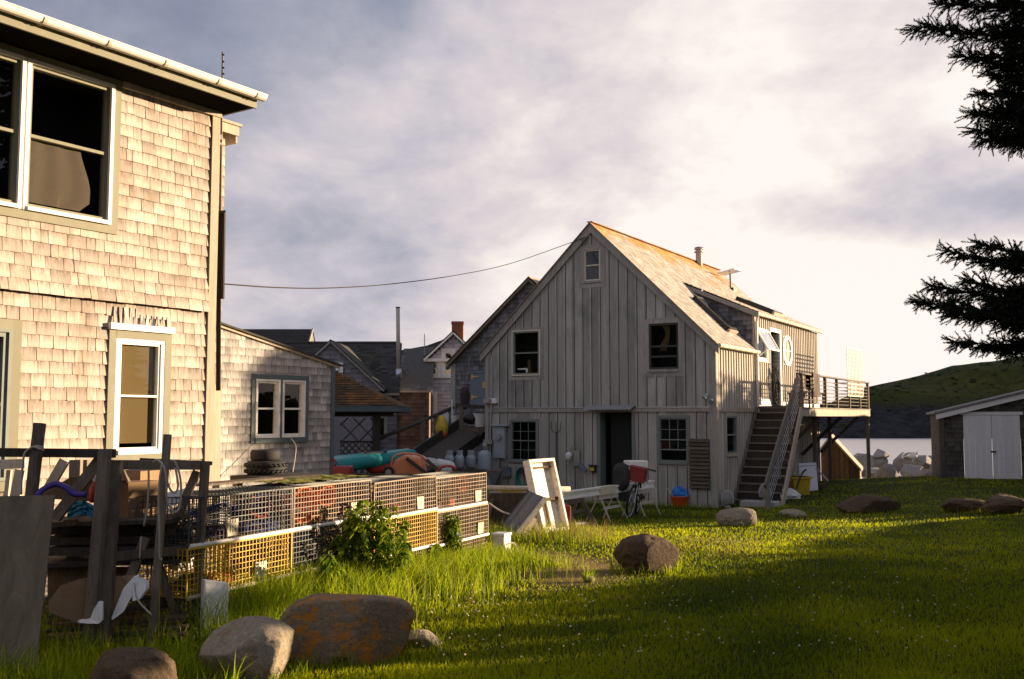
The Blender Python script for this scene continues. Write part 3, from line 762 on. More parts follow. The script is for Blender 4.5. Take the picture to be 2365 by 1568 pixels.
# ---------------------------------------------------------------- trees and bushes
def needle_twig(m, p, d, L, rs, r0=.020, dens=300, vv=None):
    """a spruce twig: thin stem and short needles all round it"""
    d = d.normalized(); a = d.cross(Vector((0, 0, 1))); a = a.normalized() if a.length > .01 else Vector((1, 0, 0)); b = d.cross(a)
    m.add([p + a * .003, p - a * .003, p + d * L], [(0, 1, 2)], .1)
    n = int(L * dens)
    for i in range(n):
        t = (i + rs.random()) / n; o = p + d * (L * t); an = rs.uniform(0, 6.283); s = a * math.cos(an) + b * math.sin(an)
        nd = (s * .85 + d * .75).normalized(); l = r0 * rs.uniform(.8, 1.3); w = d.cross(nd).normalized() * .0048
        m.add([o - w, o + w, o + nd * l], [(0, 1, 2)], rs.random() if vv is None else vv)
def bough(mw, mn, root, tip, spread, rs, dens=1.0, up=.18):
    root, tip = Vector(root), Vector(tip); L = (tip - root).length; d = (tip - root).normalized()
    mid = root.lerp(tip, .5) - Vector((0, 0, L * .06)); pts = bez([root, mid, tip], 8)
    mw.tube(pts, [.022 * (1 - i / (len(pts) - 1)) + .004 for i in range(len(pts))], 5)
    side = d.cross(Vector((0, 0, 1))).normalized()
    n = int(58 * L * dens)
    for i in range(n):
        t = .12 + .88 * (i + rs.random() * .8) / n; q = min(t, .999) * (len(pts) - 1); k = int(q); o = pts[k].lerp(pts[min(k + 1, len(pts) - 1)], q - k)
        s = side * rs.choice((-1, 1)); ln = spread * (.25 + 1.0 * (1 - t) ** .8) * rs.uniform(.5, 1.1)
        dr = (d * rs.uniform(.5, 1.0) + s * rs.uniform(.25, 1) + Vector((0, 0, rs.uniform(-.75, .5)))).normalized()
        needle_twig(mn, o, dr, ln * .7, rs)
        for j in range(int(2 + ln * 18)):
            tt = rs.uniform(.15, 1) * ln * .7; oo = o + dr * tt
            dd = (dr + Vector((rs.uniform(-.8, .8), rs.uniform(-.8, .8), rs.uniform(-.7, .75)))).normalized()
            needle_twig(mn, oo, dd, rs.uniform(.06, .15), rs)
    needle_twig(mn, tip - d * .05, d + Vector((0, 0, up)), .13, rs)
def ring_of_boughs(m, c, r, rmax, rs, n):
    for k in range(n):
        an = rs.uniform(0, 6.283); rr = r * rs.uniform(.75, 1.08)
        d = Vector((math.cos(an), math.sin(an), -.22)); sd = Vector((-math.sin(an), math.cos(an), 0)); o = Vector(c) + Vector((0, 0, rs.uniform(-.15, .15)))
        for j in range(7):
            f = .2 + .8 * j / 6; wd = .30 * (1.1 - f * .6) * (r / rmax * .6 + .4)
            for s in (-1, 1):
                p = o + d * rr * f; m.add([p - d * .12, p + sd * s * wd + d * .06 - Vector((0, 0, rs.uniform(0, .16))), p + d * .18], [(0, 1, 2)])
def near_spruce():
    rs = random.Random(17); tx, ty = 6.0, 8.7
    g0 = gz(tx, ty)
    t = thing('spruce_tree', 'dark spruce tree whose boughs reach in from the right edge', 'tree', (tx, ty, g0))
    mw, mn = MB(), MB()
    mw.tube([(tx, ty, g0 - .1), (tx, ty, 3), (tx, ty, 7), (tx, ty, 10.5)], [.2, .16, .09, .02], 10)
    B = [(2112, 62, 8.7, .26, 40), (2170, 10, 8.9, .3, -40), (2150, -60, 8.4, .35, -130), (2214, 132, 8.5, .22, 60), (2285, 175, 8.9, .2, 120), (2243, 262, 8.6, .26, 200), (2255, 300, 8.3, .26, 240), (2262, 215, 9.0, .22, 170), (2275, 322, 8.8, .25, 262), (2290, 250, 8.5, .25, 200), (2300, 60, 8.6, .26, 30), (2320, 110, 8.6, .26, 70),
         (2184, 578, 8.6, .2, 640), (2255, 560, 8.8, .17, 640), (2120, 697, 8.6, .26, 690), (2150, 660, 8.9, .24, 680), (2190, 720, 8.4, .26, 700), (2235, 650, 8.7, .24, 690), (2196, 788, 8.7, .16, 755), (2275, 800, 8.8, .16, 765), (2290, 700, 8.5, .28, 690), (2330, 745, 8.5, .25, 720)]
    B += [(rs.uniform(2290, 2350), y, rs.uniform(8.3, 9.1), .26, y - 25) for y in (5, 35, 80, 120, 150, 190, 215, 240, 265, 285, 305, 325, 585, 600, 665, 690, 715, 735, 790)]
    for px, py, Y, sp, ry in B:
        tip = at(px, py, Y); rt = at(2690, ry, 8.7); root = Vector((tx, ty, rt.z))
        bough(mw, mn, root, tip, sp * 1.3, rs, 1.25)
    z = 1.85                                           # the rest of the crown, out of the picture
    while z < 10.4: ring_of_boughs(mn, (tx + .42, ty + .25, z), min(1.25, (10.6 - z) / 2), 1.25, rs, 46); z += .2
    mw.build('trunk', MAT['bark'], t, world=True, smooth=True); mn.build('crown', MAT['spruce_needle'], t, world=True)
near_spruce()
def leafmass(m, c, rad, n, s, rs):
    for i in range(n):
        v = Vector((rs.gauss(0, 1), rs.gauss(0, 1), rs.gauss(0, 1))).normalized() * rs.uniform(.55, 1.05)
        p = Vector((c[0] + v.x * rad[0], c[1] + v.y * rad[1], c[2] + v.z * rad[2]))
        a = Vector((rs.gauss(0, 1), rs.gauss(0, 1), rs.gauss(0, 1))).normalized(); b = a.orthogonal().normalized(); k = s * rs.uniform(.6, 1.3)
        m.add([p + a * k, p + b * k * .5, p - a * k, p - b * k * .5], [(0, 1, 2, 3)])
def off_spruce(x, y, h, rmax, z0, label, slope=1.3, seed=1):
    rs = random.Random(seed); g = gz(x, y); t = thing('spruce_tree', label, 'tree', (x, y, g), 0, 'spruces beyond the lawn')
    w = MB(); w.tube([(0, 0, -.1), (0, 0, h)], [.18, .02], 8); w.build('trunk', MAT['bark'], t)
    m = MB(); z = z0
    while z < h:
        r = min(rmax, (h - z) / slope); n = int(12 + r * 22)
        ring_of_boughs(m, (0, 0, z), r, rmax, rs, n)
        z += .19
    m.build('crown', MAT['spruce_needle'], t)
off_spruce(16.4, 24.95, 8.8, 2.05, .75, 'bushy spruce standing beyond the lawn behind the shed side', 1.3, 3)
def bush(x, y, h, w, label, seed, into=None):
    rs = random.Random(seed); g = gz2(x, y)
    if into is None: t = thing('bush', label, 'bush', (x, y, g))
    s = MB()
    for k in range(5): s.tube([(0, 0, -.05), (rs.uniform(-.5, .5) * w, rs.uniform(-.5, .5) * w, h * .75)], [.03, .008], 5)
    m = MB()
    for k in range(6):
        a = rs.uniform(0, 6.28); rr = w * .35 * (k > 0); hz = h * rs.uniform(.3, .5)
        leafmass(m, (math.cos(a) * rr, math.sin(a) * rr, hz), (w * .6, w * .6, h - hz if k == 0 else (h - hz) * rs.uniform(.7, .95)), int(900 * max(1, w * 1.3)), .09 * max(1, w * .75), rs)
    leafmass(m, (0, 0, h * .22), (w * .6, w * .6, h * .3), 900, .09, rs)
    if into:
        for a, b in ((s, into[0]), (m, into[1])): n0 = len(b.v); b.v += [(p[0] + x, p[1] + y, p[2] + g) for p in a.v]; b.a += a.a; b.f += [tuple(i + n0 for i in f) for f in a.f]
    else: s.build('stem', MAT['bark'], t); m.build('crown', MAT['bush_leaf'], t)
def hedge():
    # unseen row of bushes added to shade the lawn: (q across the light, height)
    X = 14.0; ca, sa = math.cos(SUN_AZ), math.sin(SUN_AZ); i = 0
    prof = [(-2.5, 3.4), (-.8, 3.2), (1.0, 3.3), (2.8, 3.2), (4.4, 2.7), (5.5, 2.3), (6.4, 2.15), (7.4, 2.1), (8.4, 2.0), (9.4, 1.72), (10.5, 1.52), (11.5, 1.36), (12.5, 1.2), (13.5, 1.0), (14.5, .75), (15.3, .5)]
    full = []
    for (q0, h0), (q1, h1) in zip(prof, prof[1:]): full += [(q0, h0), ((q0 + q1) / 2, (h0 + h1) / 2)]
    H = thing('hedge', 'long leafy unseen hedge added to shade the lawn from the right, lower toward the shed', 'hedge', (X, 10, gz2(X, 10))); S_, M_ = MB(), MB()
    for q, h in full + [prof[-1]]:
        y = (q + X * sa) / ca; i += 1
        bush(X, y, h - gz2(X, y), .95, '', i, (S_, M_))
    S_.build('stem', MAT['bark'], H, world=True); M_.build('crown', MAT['bush_leaf'], H, world=True)
hedge()
for i, (x, y, h, lab) in enumerate(((8.4, 3.2, 9.5, 'tall unseen spruce added close beside the lawn on the right to darken it'), (10.6, 6.6, 8.5, 'second unseen spruce added to darken the lawn, nearer the bushes'), (7.2, -1.2, 10, 'tall unseen spruce added behind the viewpoint on the right to darken the lawn'), (-13, -11, 9, 'spruce behind the viewpoint, farthest toward the lit house'), (-8.5, -13, 10, 'tall pointed spruce behind the viewpoint'), (-4.5, -11, 8.5, 'shorter spruce behind the viewpoint in the middle of the row'), (-.5, -14, 10.5, 'tallest spruce behind the viewpoint'), (4, -11, 9, 'spruce behind the viewpoint toward the harbour'), (-19, 9, 10, 'unseen spruce added behind the lit house to darken window reflections, nearest the lane'), (-20.5, 13, 9, 'unseen spruce added behind the lit house to darken window reflections, second from the lane'), (-18.5, 16.5, 10, 'unseen spruce added behind the lit house to darken window reflections, between two others'), (-22, 20, 11, 'tallest unseen spruce added behind the lit house to darken window reflections'))):  # those by the lawn and behind the lit house added as sky blockers
    off_spruce(x, y, h, 2.5, .5, lab, 1.5, 20 + i)
bush(20.5, 29.1, 5.0, 2.1, 'large round unseen bush added beyond the shed to shade the barn stair', 77)  # added out of view to shade the stair and lower barn wall
bush(39.4, 24.4, 4.6, 4.0, 'broad unseen bush added above the harbour to keep sea glint off the window panes', 78)  # added out of view to hide sea glint from the small house's panes
# ---------------------------------------------------------------- the lit shingled house on the left
def tb(m, to3, a, b, p, q, e, f, var=None):
    """a box on a wall: u a..b, z p..q, out e..f"""
    m.add([to3(a, p, e), to3(b, p, e), to3(b, p, f), to3(a, p, f), to3(a, q, e), to3(b, q, e), to3(b, q, f), to3(a, q, f)], MB.BF, var)
def rct(hit, x0, y0, x1, y1):
    a, b = hit(x0, y0), hit(x1, y1); return a[0], b[0], b[1], a[1]      # u0, u1, z0, z1
def surround(root, to3, u0, u1, z0, z1, w, mat, d=.028, name='window_casing', sill=.0):
    m = MB(); tb(m, to3, u0, u0 + w, z0, z1, -.02, d); tb(m, to3, u1 - w, u1, z0, z1, -.02, d)
    tb(m, to3, u0 + w, u1 - w, z1 - w, z1, -.02, d + .002); tb(m, to3, u0 + w, u1 - w, z0, z0 + w, -.02, d + .002 + sill)
    return m.build(name, mat, root)
def cloth_curtain(wo, to3, a0, a1, b0, b1):
    m = MB(); n, k = 40, 14; zt = (b0 + b1) / 2 + .02; A, B = a0 + .02, a0 + (a1 - a0) * .86; V = []
    for j in range(k + 1):
        t = j / k
        for i in range(n + 1):
            s = i / n; z = zt - (zt - b0 - .03) * t
            u = A + (B - A) * s * (.82 + .18 * ss(0, .7, t) - .16 * ss(.85, 1, t) * (s > .5))
            d = -.06 + .004 * math.sin(s * 15 + 1.3 * t)  + .012 * math.sin(t * 3.1)
            V.append(to3(u, z, d))
    m.add(V, [(j * (n + 1) + i, j * (n + 1) + i + 1, (j + 1) * (n + 1) + i + 1, (j + 1) * (n + 1) + i) for j in range(k) for i in range(n)], .5)
    m.build('curtain', MAT['cloth_brown'], wo, smooth=True)
def blind_curtain(wo, to3, a0, a1, b0, b1):
    m = MB(); m.quad(to3(a0, b0 + .04, -.045), to3(a1, b0 + .04, -.045), to3(a1, b1, -.045), to3(a0, b1, -.045), var=.5); m.build('blind', MAT['blind'], wo)
paint('mast', (.10, .075, .06), .6)
def left_house():
    F_ = Fr(-3.16, 10.5, 0, -33.4)
    h = thing('shingled_house', 'warm lit shingled house with white gutter filling the left edge', 'house', fr=F_)
    zb = 2.695; ze = 4.86
    wins = []
    A = (-2.165, -1.285, 3.425, 4.795)
    wins.append(window(h, PX, *A, cas=.035, cm=MAT['paint_white'], fm=MAT['trim_olive'], fw=.032, curtain=cloth_curtain, proud=.045, name='window'))
    B = (-3.06, -2.18, 3.425, 4.795)
    wins.append(window(h, PX, *B, cas=.035, cm=MAT['paint_white'], fm=MAT['trim_olive'], fw=.032, curtain=cloth_curtain, proud=.045, name='window'))
    surround(h, PX, -3.14, -1.205, 3.345, 4.86, .078, MAT['trim_olive'])
    Cw = (-1.175, -.62, 1.235, 2.365)
    wins.append(window(h, PX, *Cw, cas=.045, cm=MAT['paint_white'], fm=MAT['paint_white'], fw=.022, curtain=blind_curtain, proud=.024, name='window'))
    surround(h, PX, -1.255, -.545, 1.165, 2.43, .078, MAT['trim_olive'])
    ur = F_.hx(42, 900)[0]
    D = (ur - .95, ur - .085, 1.05, 2.36); wins.append(window(h, PX, *D, cas=.03, cm=MAT['trim_greenish'], fm=MAT['trim_greenish'], fw=.04, proud=.03, name='window'))
    surround(h, PX, ur - 1.04, ur, .96, 2.445, .085, MAT['trim_olive'])
    holes = [(-3.06, -1.21, 3.35, 4.86), (-1.25, -.55, 1.17, 2.50), (ur - 1.03, ur - .01, .97, 2.44)]
    poly = [(-5.5, -.15), (0, -.15), (0, ze), (-5.5, ze)]
    cut = [(w[0], w[1], w[2], w[3]) for w in wins]
    m = MB(); wallfaces(m, poly, PX, cut, 0)
    m.add([(0, 0, -.15), (-3.2, 0, -.15), (-3.2, 0, ze + 1.4), (0, 0, ze + .2)], [(0, 1, 2, 3)]); m.add([(0, -5.5, -.15), (-3.2, -5.5, -.15), (-3.2, -5.5, ze + 1.4), (0, -5.5, ze + .2)], [(0, 1, 2, 3)]); m.add([(-3.2, 0, -.15), (-3.2, -5.5, -.15), (-3.2, -5.5, ze + 1.4), (-3.2, 0, ze + 1.4)], [(0, 1, 2, 3)])
    m.build('wall', MAT['wood_old'], h)
    m = MB()
    lo = [(-5.5, -.12), (-.1, -.12), (-.1, zb), (-5.5, zb)]; up = [(-5.5, zb), (-.1, zb), (-.1, 4.79), (-5.5, 4.79)]
    shingles(m, lo, PX, .1168, (.07, .2), .016, holes, 3, .005)
    fl = lambda u, z, d: (d + .055 * max(0, 1 - (z - zb) / .5) ** 2, u, z)
    shingles(m, up, fl, .1168, (.07, .2), .016, holes, 4, .004)
    m.build('wall_shingles', MAT['shingle_warm'], h)
    m = MB(); tb(m, PX, -.098, 0.004, -.15, 4.80, 0, .030); m.build('corner_board', MAT['trim_lit'], h)
    m = MB(); tb(m, PX, -1.2, .012, 4.80, ze, 0, .045); m.build('frieze_board', MAT['trim_lit'], h)
    # white drip cap and the torn shingles above the lower window
    m = MB(); tb(m, PX, -1.265, -.535, 2.432, 2.492, 0, .065); m.build('drip_cap', MAT['paint_white'], h)
    m = MB(); rs = random.Random(5)
    for i in range(11):
        u = -1.23 + i * .062; zt = 2.655 if i < 5 else 2.60; w = rs.uniform(.022, .052)
        P = [PX(u, 2.497, .02 + rs.uniform(.0, .03)), PX(u + w, 2.497, .02 + rs.uniform(0, .03)), PX(u + w * .7 + .01, zt, .012), PX(u + rs.uniform(.005, .02), zt, .012)]
        m.add(P + [(a + .007, b, c) for a, b, c in P], MB.BF)
    m.build('torn_shingles', MAT['shingle_grey'], h)
    m = MB(); wallfaces(m, [(-1.26, 2.49), (-.55, 2.49), (-.55, 2.69), (-1.26, 2.69)], PX, (), .003); m.build('bare_sheathing', MAT['wood_dark'], h)
    # eave
    m = MB(); m.box(0, .47, -5.6, .07, ze, ze + .02); m.build('soffit', MAT['soffit_dark'], h)
    m = MB(); m.box(.47, .495, -5.6, .09, ze - .012, ze + .11); m.box(-.3, .47, .07, .09, ze - .005, ze + .12); m.build('fascia', MAT['trim_olive'], h)
    gp_ = []
    for k in range(9): a = math.pi * k / 8; gp_.append((.555 - .058 * math.cos(a), ze + .118 - .058 * math.sin(a)))
    m = MB(); V = []; Y0, Y1 = -5.6, .13
    for y in (Y0, Y1):
        V += [(x, y, z) for x, z in gp_]
    nn = len(gp_); m.add(V, [(i, i + 1, nn + i + 1, nn + i) for i in range(nn - 1)] + [tuple(range(nn, 2 * nn))], .5)
    m.tube([(.613, Y0, ze + .118), (.613, Y1, ze + .118)], .009, 6, var=.5); m.tube([(.497, Y0, ze + .118), (.497, Y1, ze + .118)], .009, 6, var=.5)
    g = m.build('gutter', MAT['paint_white'], h, smooth=False)
    for px, py in ((-70, 10), (105, 55), (254, 108), (385, 157), (507, 203), (596, 238)):
        y = F_.hx(px, py, .6)[0]; b = MB()
        V = []
        for yy in (y - .017, y + .017):
            for k in range(9): a = math.pi * k / 8; V.append((.555 - .066 * math.cos(a), yy, ze + .12 - .066 * math.sin(a)))
        b.add(V, [(i, i + 1, 10 + i, 9 + i) for i in range(8)]); b.box(.48, .497, y - .02, y + .02, ze + .06, ze + .15); b.build('gutter_bracket', MAT['paint_cream'], g)
    m = MB(); m.prism([(.57, -5.7, ze + .135), (-3.2, -5.7, ze + 1.5), (-3.2, -5.7, ze + 1.42), (.5, -5.7, ze + .112)], (0, 5.84, 0)); m.build('roof', MAT['roof_dark'], h)
    # the ell behind the corner: shingled strip, small eave, end post
    xe = -.35; y1 = F_.hx(513, 600, xe)[0]
    m = MB(); ptop = F_.hx(512, 325, xe)[1]
    shingles(m, [(.02, .9), (y1, .9), (y1, ptop), (.02, ptop)], off(PX, xe), .117, (.07, .16), .012, (), 8)
    wallfaces(m, [(0, -.1), (y1, -.1), (y1, ptop), (0, ptop)], off(PX, xe)); m.add([(xe, y1, -.1), (-3.2, y1, -.1), (-3.2, y1, ptop), (xe, y1, ptop)], [(0, 1, 2, 3)])
    m.build('ell_wall', MAT['shingle_warm'], h)
    a, b = F_.hx(512, 300, xe + .02), F_.hx(549, 320, xe + .02)
    m = MB(); m.box(xe + .01, xe + .04, .05, b[0], a[1] - .02, a[1] + .09); m.box(xe - 1, xe + .06, .05, b[0] + .03, a[1] + .09, a[1] + .12); m.box(xe - 1, xe + .01, b[0] - .02, b[0], a[1] - .1, a[1] + .09); m.build('ell_eave', MAT['trim_lit'], h)
    m = MB(); tb(m, off(PX, xe), y1 - .17, y1 + .01, -.1, 1.95, .0, .03); m.build('ell_corner_board', MAT['trim_lit'], h)
    # things fixed at the back corner
    t = thing('weathered_shutter', 'tall dark weathered board standing at the back corner of the lit house', 'board', at(507, 905, 10.62))
    m = MB(); m.bar(at(507, 487, 10.66), at(505, 690, 10.66), .10, .03); m.bar(at(517.5, 490, 10.62), at(514.5, 690, 10.62), .022, .05); m.bar(at(505, 690, 10.66), at(504, 902, 10.66), .045, .03)
    m.bar(at(472, 491, 10.5), at(521, 488, 10.55), .02, .02); m.build('boards', MAT['wood_dark'], t, world=True)
    t = thing('antenna_mast', 'thin antenna mast clamped to the back corner of the lit house', 'antenna', at(509, 480, 10.7))
    m = MB(); m.tube([at(514, 120, 10.7), at(508.5, 486, 10.7)], [.009, .016], 8); m.build('mast', MAT['mast'], t, world=True)
    for py in (126, 142, 156, 170): m = MB(); m.bar(at(512, py, 10.7), at(518, py + 1, 10.7), .012, .018); m.build('clamp', MAT['metal_dark'], t, world=True)
    m = MB(); m.bar(at(504, 318, 10.65), at(512, 316, 10.7), .03, .05); m.bar(at(503, 330, 10.65), at(511, 333, 10.7), .02, .03); m.build('bracket', MAT['metal_dark'], t, world=True)
left_house()
# ---------------------------------------------------------------- the small grey shingled house behind it
def mid_house():
    F_ = Fr(-3.25, 18.1, -.3, -33.4)
    h = thing('small_shingle_house', 'small grey shingled house with paired white windows in a teal casing', 'house', fr=F_)
    top = lambda u: 2.80 - .2 * u
    u0, u1, z0, z1 = -1.94, -.64, 1.46, 2.61; um = (u0 + u1) / 2
    W = [(u0 + .085, um - .03, z0 + .085, z1 - .085), (um + .03, u1 - .085, z0 + .085, z1 - .085)]
    holes = [window(h, PX, *w, cas=.03, cm=MAT['paint_white'], fm=MAT['paint_white'], fw=.035, proud=.04, name='window') for w in W]
    m = MB()
    for a, b, p, q in ((u0, u0 + .085, z0, z1), (u1 - .085, u1, z0, z1), (um - .03, um + .03, z0 + .085, z1 - .085)): tb(m, PX, a, b, p, q, -.02, .03)
    tb(m, PX, u0 + .085, u1 - .085, z1 - .085, z1, -.02, .032); tb(m, PX, u0 + .085, u1 - .085, z0, z0 + .085, -.02, .045)
    m.build('window_casing', MAT['trim_teal'], h)
    poly = [(-4.2, -.5), (0, -.5), (0, top(0)), (-4.2, top(-4.2))]
    m = MB(); wallfaces(m, poly, PX, holes); m.add([(0, 0, -.5), (-5, 0, -.5), (-5, 0, 2.8), (0, 0, 2.8)], [(0, 1, 2, 3)]); m.build('wall', MAT['shingle_grey'], h)
    m = MB(); shingles(m, [(-4.2, -.3), (-.06, -.3), (-.06, top(-.06)), (-4.2, top(-4.2))], PX, .128, (.08, .2), .013, [(u0, u1, z0, z1)], 12); m.build('wall_shingles', MAT['shingle_grey'], h)
    m = MB(); tb(m, PX, -.07, .015, -.5, 2.8, 0, .035); m.box(-.08, 0, 0, .02, -.5, 2.8); m.build('corner_board', MAT['trim_teal'], h)
    m = MB(); m.prism([(.05, -4.4, top(-4.4) + .0), (.05, .12, top(.12) + .0), (.05, .12, top(.12) + .045), (.05, -4.4, top(-4.4) + .045)], (-.04, 0, 0)); m.build('rake_board', MAT['trim_lit'], h)
    m = MB(); m.prism([(.09, -4.4, top(-4.4) + .045), (.09, .16, top(.16) + .045), (.09, .16, top(.16) + .075), (.09, -4.4, top(-4.4) + .075)], (-5.2, 0, 0)); m.build('roof', MAT['roof_dark'], h)
    # cord hanging from the window to the tyres
    t = thing('cord', 'thin brown cord hanging from the paired windows down to the tyres', 'cord', F_.M @ Vector((.05, -1.0, 1.5)))
    m = MB(); m.tube(bez([at(672, 1012, 16.7), at(683, 1030, 16.6), at(681, 1060, 16.4), at(676, 1090, 16.2)], 6), .006, 5); m.build('strand', MAT['rope'], t, world=True)
mid_house()
# ---------------------------------------------------------------- the grey board-and-batten barn with its deck and stair
def barn():
    F_ = BARN; h = thing('fish_house', 'grey board and batten barn house with a steep lichen spotted roof', 'house', fr=F_)
    G, Wl = F_.hy, F_.hx
    xr, zr, ze, xl = -3.27, 7.12, 3.95, -6.54
    sl = (zr - ze) / 3.27
    zs = lambda x: zr - abs(x - xr) * sl
    YB = 9.8; YD = 3.06; zde = 4.97
    # where the shed dormer leaves the main slope
    xs = -1.95
    zds = zs(xs); dsl = (zds - zde) / (0 - xs)
    # gable windows
    holes = []
    BG, TG, TR_ = MAT['board_grey'], MAT['trim_grey'], MAT['trim_grey']
    def W(x0, y0, x1, y1, cas, cm, fm, **k):
        u0, u1, z0, z1 = rct(G, x0, y0, x1, y1)
        holes.append(window(h, PY, u0, u1, z0, z1, cas=cas, cm=cm, fm=fm, **k)); return u0, u1, z0, z1
    def bric(wo, to3, a0, a1, b0, b1):
        m = MB(); zz = b0 + .02
        tb(m, to3, a0 + .36, a0 + .44, zz, zz + .34, -.2, -.1); m.build('wooden_frame', MAT['wood_brown'], wo)
        m = MB(); tb(m, to3, a0 + .3, a0 + .36, zz, zz + .1, -.18, -.1); tb(m, to3, a0 + .02, a0 + .32, zz + .08, zz + .12, -.16, -.13); m.build('white_box', MAT['paint_white'], wo)
    def lace(wo, to3, a0, a1, b0, b1):
        m = MB(); V = []; n = 16
        for j in range(11):
            t = j / 10; z = b1 - (b1 - b0) * .85 * t
            for i in range(n + 1):
                s = i / n; c = (a0 + a1) / 2 + .06 * math.sin(t * 5); w = .10 + .10 * abs(math.cos(t * 3.4 + .4)); V.append(to3(c + (s - .5) * w, z, -.12 + .02 * math.sin(s * 15)))
        m.add(V, [(j * (n + 1) + i, j * (n + 1) + i + 1, (j + 1) * (n + 1) + i + 1, (j + 1) * (n + 1) + i) for j in range(10) for i in range(n)], .5); m.build('curtain', MAT['blind'], wo, smooth=True)
    def backing(wo, to3, a0, a1, b0, b1):
        lace(wo, to3, a0, a1, b0 + .3, b1)
    W(1182, 764, 1248, 867, .035, MAT['paint_cream'], MAT['trim_greenish'], fw=.04, curtain=bric)
    W(1492, 742, 1574, 858, .07, TG, MAT['metal_dark'], fw=.05, curtain=backing, raised=.24)
    W(1344.5, 574, 1391, 652, .06, TG, MAT['paint_cream'], fw=.035)
    W(1176, 967, 1244, 1069, .06, MAT['trim_greenish'], MAT['trim_greenish'], fw=.03, grid=(3, 4), mun=.012)
    W(1516, 959, 1594, 1073, .07, MAT['trim_greenish'], MAT['trim_greenish'], fw=.03, grid=(3, 4), mun=.014, raised=.24)
    # outer casings of the upper windows
    for x0, y0, x1, y1 in ((1182, 764, 1248, 867), (1492, 742, 1574, 858), (1344.5, 574, 1391, 652)):
        u0, u1, z0, z1 = rct(G, x0, y0, x1, y1); surround(h, PY, u0 - .09, u1 + .09, z0 - .12, z1 + .07, .1, TG, .024, 'window_trim')
    # doorway
    u0, u1, z0, z1 = rct(G, 1386, 952, 1461, 1160); z0 = .02; holes.append((u0, u1, z0, z1)); dr = (u0, u1, z1)
    m = MB(); tb(m, PY, u0 - .1, u0, z0, z1, -.3, .03); tb(m, PY, u1, u1 + .08, z0, z1, -.3, .03); tb(m, PY, u0 - .1, u1 + .08, z1, z1 + .06, -.3, .032); fr_ = m.build('door_frame', MAT['trim_greenish'], h)
    m = MB()
    for q in ((PY(u0, z0, -1.5), PY(u1, z0, -1.5), PY(u1, z1, -1.5), PY(u0, z1, -1.5)), (PY(u0, z0, -.3), PY(u0, z0, -1.5), PY(u0, z1, -1.5), PY(u0, z1, -.3)), (PY(u1, z0, -.3), PY(u1, z0, -1.5), PY(u1, z1, -1.5), PY(u1, z1, -.3)), (PY(u0, z1, -.3), PY(u1, z1, -.3), PY(u1, z1, -1.5), PY(u0, z1, -1.5)), (PY(u0, z0, -.3), PY(u1, z0, -.3), PY(u1, z0, -1.5), PY(u0, z0, -1.5))): m.quad(*q)
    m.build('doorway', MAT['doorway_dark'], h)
    m = MB(); tb(m, PY, u0 + .18, u1, z0, z1 - .02, -.28, -.24); dl = m.build('door', MAT['doorway_dark'], h)
    m = MB(); tb(m, PY, u1 - .12, u1 - .08, 1.0, 1.06, -.24, -.18); m.build('handle', MAT['metal_dark'], dl)
    # gable boards
    gp_ = [(xl, -.1), (0, -.1), (0, ze - .05), (xr, zr - .05), (xl, ze - .05)]
    zb = 2.37
    lo = [(xl, -.1), (0, -.1), (0, zb), (xl, zb)]; up = [(xl, zb), (0, zb), (0, ze - .05), (xr, zr - .05), (xl, ze - .05)]
    m = MB(); rv = {}
    vf = lambda i: rv.setdefault(i, random.random())
    wallfaces(m, lo, PY, holes, 0, .255, vf); wallfaces(m, up, off(PY, .012), holes, 0, .255, lambda i: rv.setdefault(i + 500, random.random()))
    m.build('gable_wall', BG, h)
    m = MB(); bh = [(a - .12, b + .12, c - .12, d + .1) for a, b, c, d in holes]
    battens(m, lo, PY, .255, bh, .045, .02); battens(m, up, off(PY, .012), .255, bh, .045, .02); m.build('gable_battens', BG, h)
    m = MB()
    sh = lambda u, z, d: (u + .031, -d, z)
    battens(m, lo, sh, .255, bh, .016, .004); battens(m, up, off(sh, .012), .255, bh, .016, .004); m.build('batten_shade_strips', MAT['wood_dark'], h)  # dark strips stand in for the shadow line beside each batten
    m = MB(); tb(m, PY, xl + .1, -.1, zb - .1, zb, .0, .045)
    m.build('band_board', TG, h)
    m = MB(); rs = random.Random(3)
    for i in range(40): a = xl + .1 + i * (6.3 / 40); tb(m, PY, a, a + 6.3 / 40, zb, zb + .022 + rs.uniform(-.006, .006), .0, .06)
    m.build('band_flashing', MAT['metal_zinc'], h)
    for a, b in ((xl, xl + .11), (-.13, .03)): m = MB(); tb(m, PY, a, b, -.1, ze - .1, 0, .035); m.build('corner_board', TG, h)
    # corrugated canopy over the door
    a, b, _, _ = rct(G, 1362, 934, 1470, 948); m = MB(); n = 44; V = []
    for i in range(n + 1):
        u = a + (b - a) * i / n; dz = .012 * math.cos(i * math.pi / 1.6)
        V += [PY(u, zb + .075 + dz, .05), PY(u - .04, zb - .045 + dz, .34)]
    m.add(V, [(2 * i, 2 * i + 1, 2 * i + 3, 2 * i + 2) for i in range(n)], .5); m.build('door_canopy', MAT['metal_zinc'], h)
    # right wall: lower part and dormer front
    wh = []
    def WR(x0, y0, x1, y1, cas, cm, fm, **k):
        u0, u1, z0, z1 = rct(Wl, x0, y0, x1, y1); wh.append(window(h, PX, u0, u1, z0, z1, cas=cas, cm=cm, fm=fm, **k)); return u0, u1, z0, z1
    WR(1673, 955, 1702, 1052, .07, MAT['trim_lit'], MAT['trim_greenish'], fw=.04)
    aw = WR(1742, 755, 1772, 838, .09, MAT['paint_cream'], MAT['paint_white'], fw=.03, split=False, grid=(1, 1))
    # open door on to the deck
    d0, d1, dz0, dz1 = rct(Wl, 1777, 765, 1801, 942); dz0 = 2.42; wh.append((d0, d1, dz0, dz1))
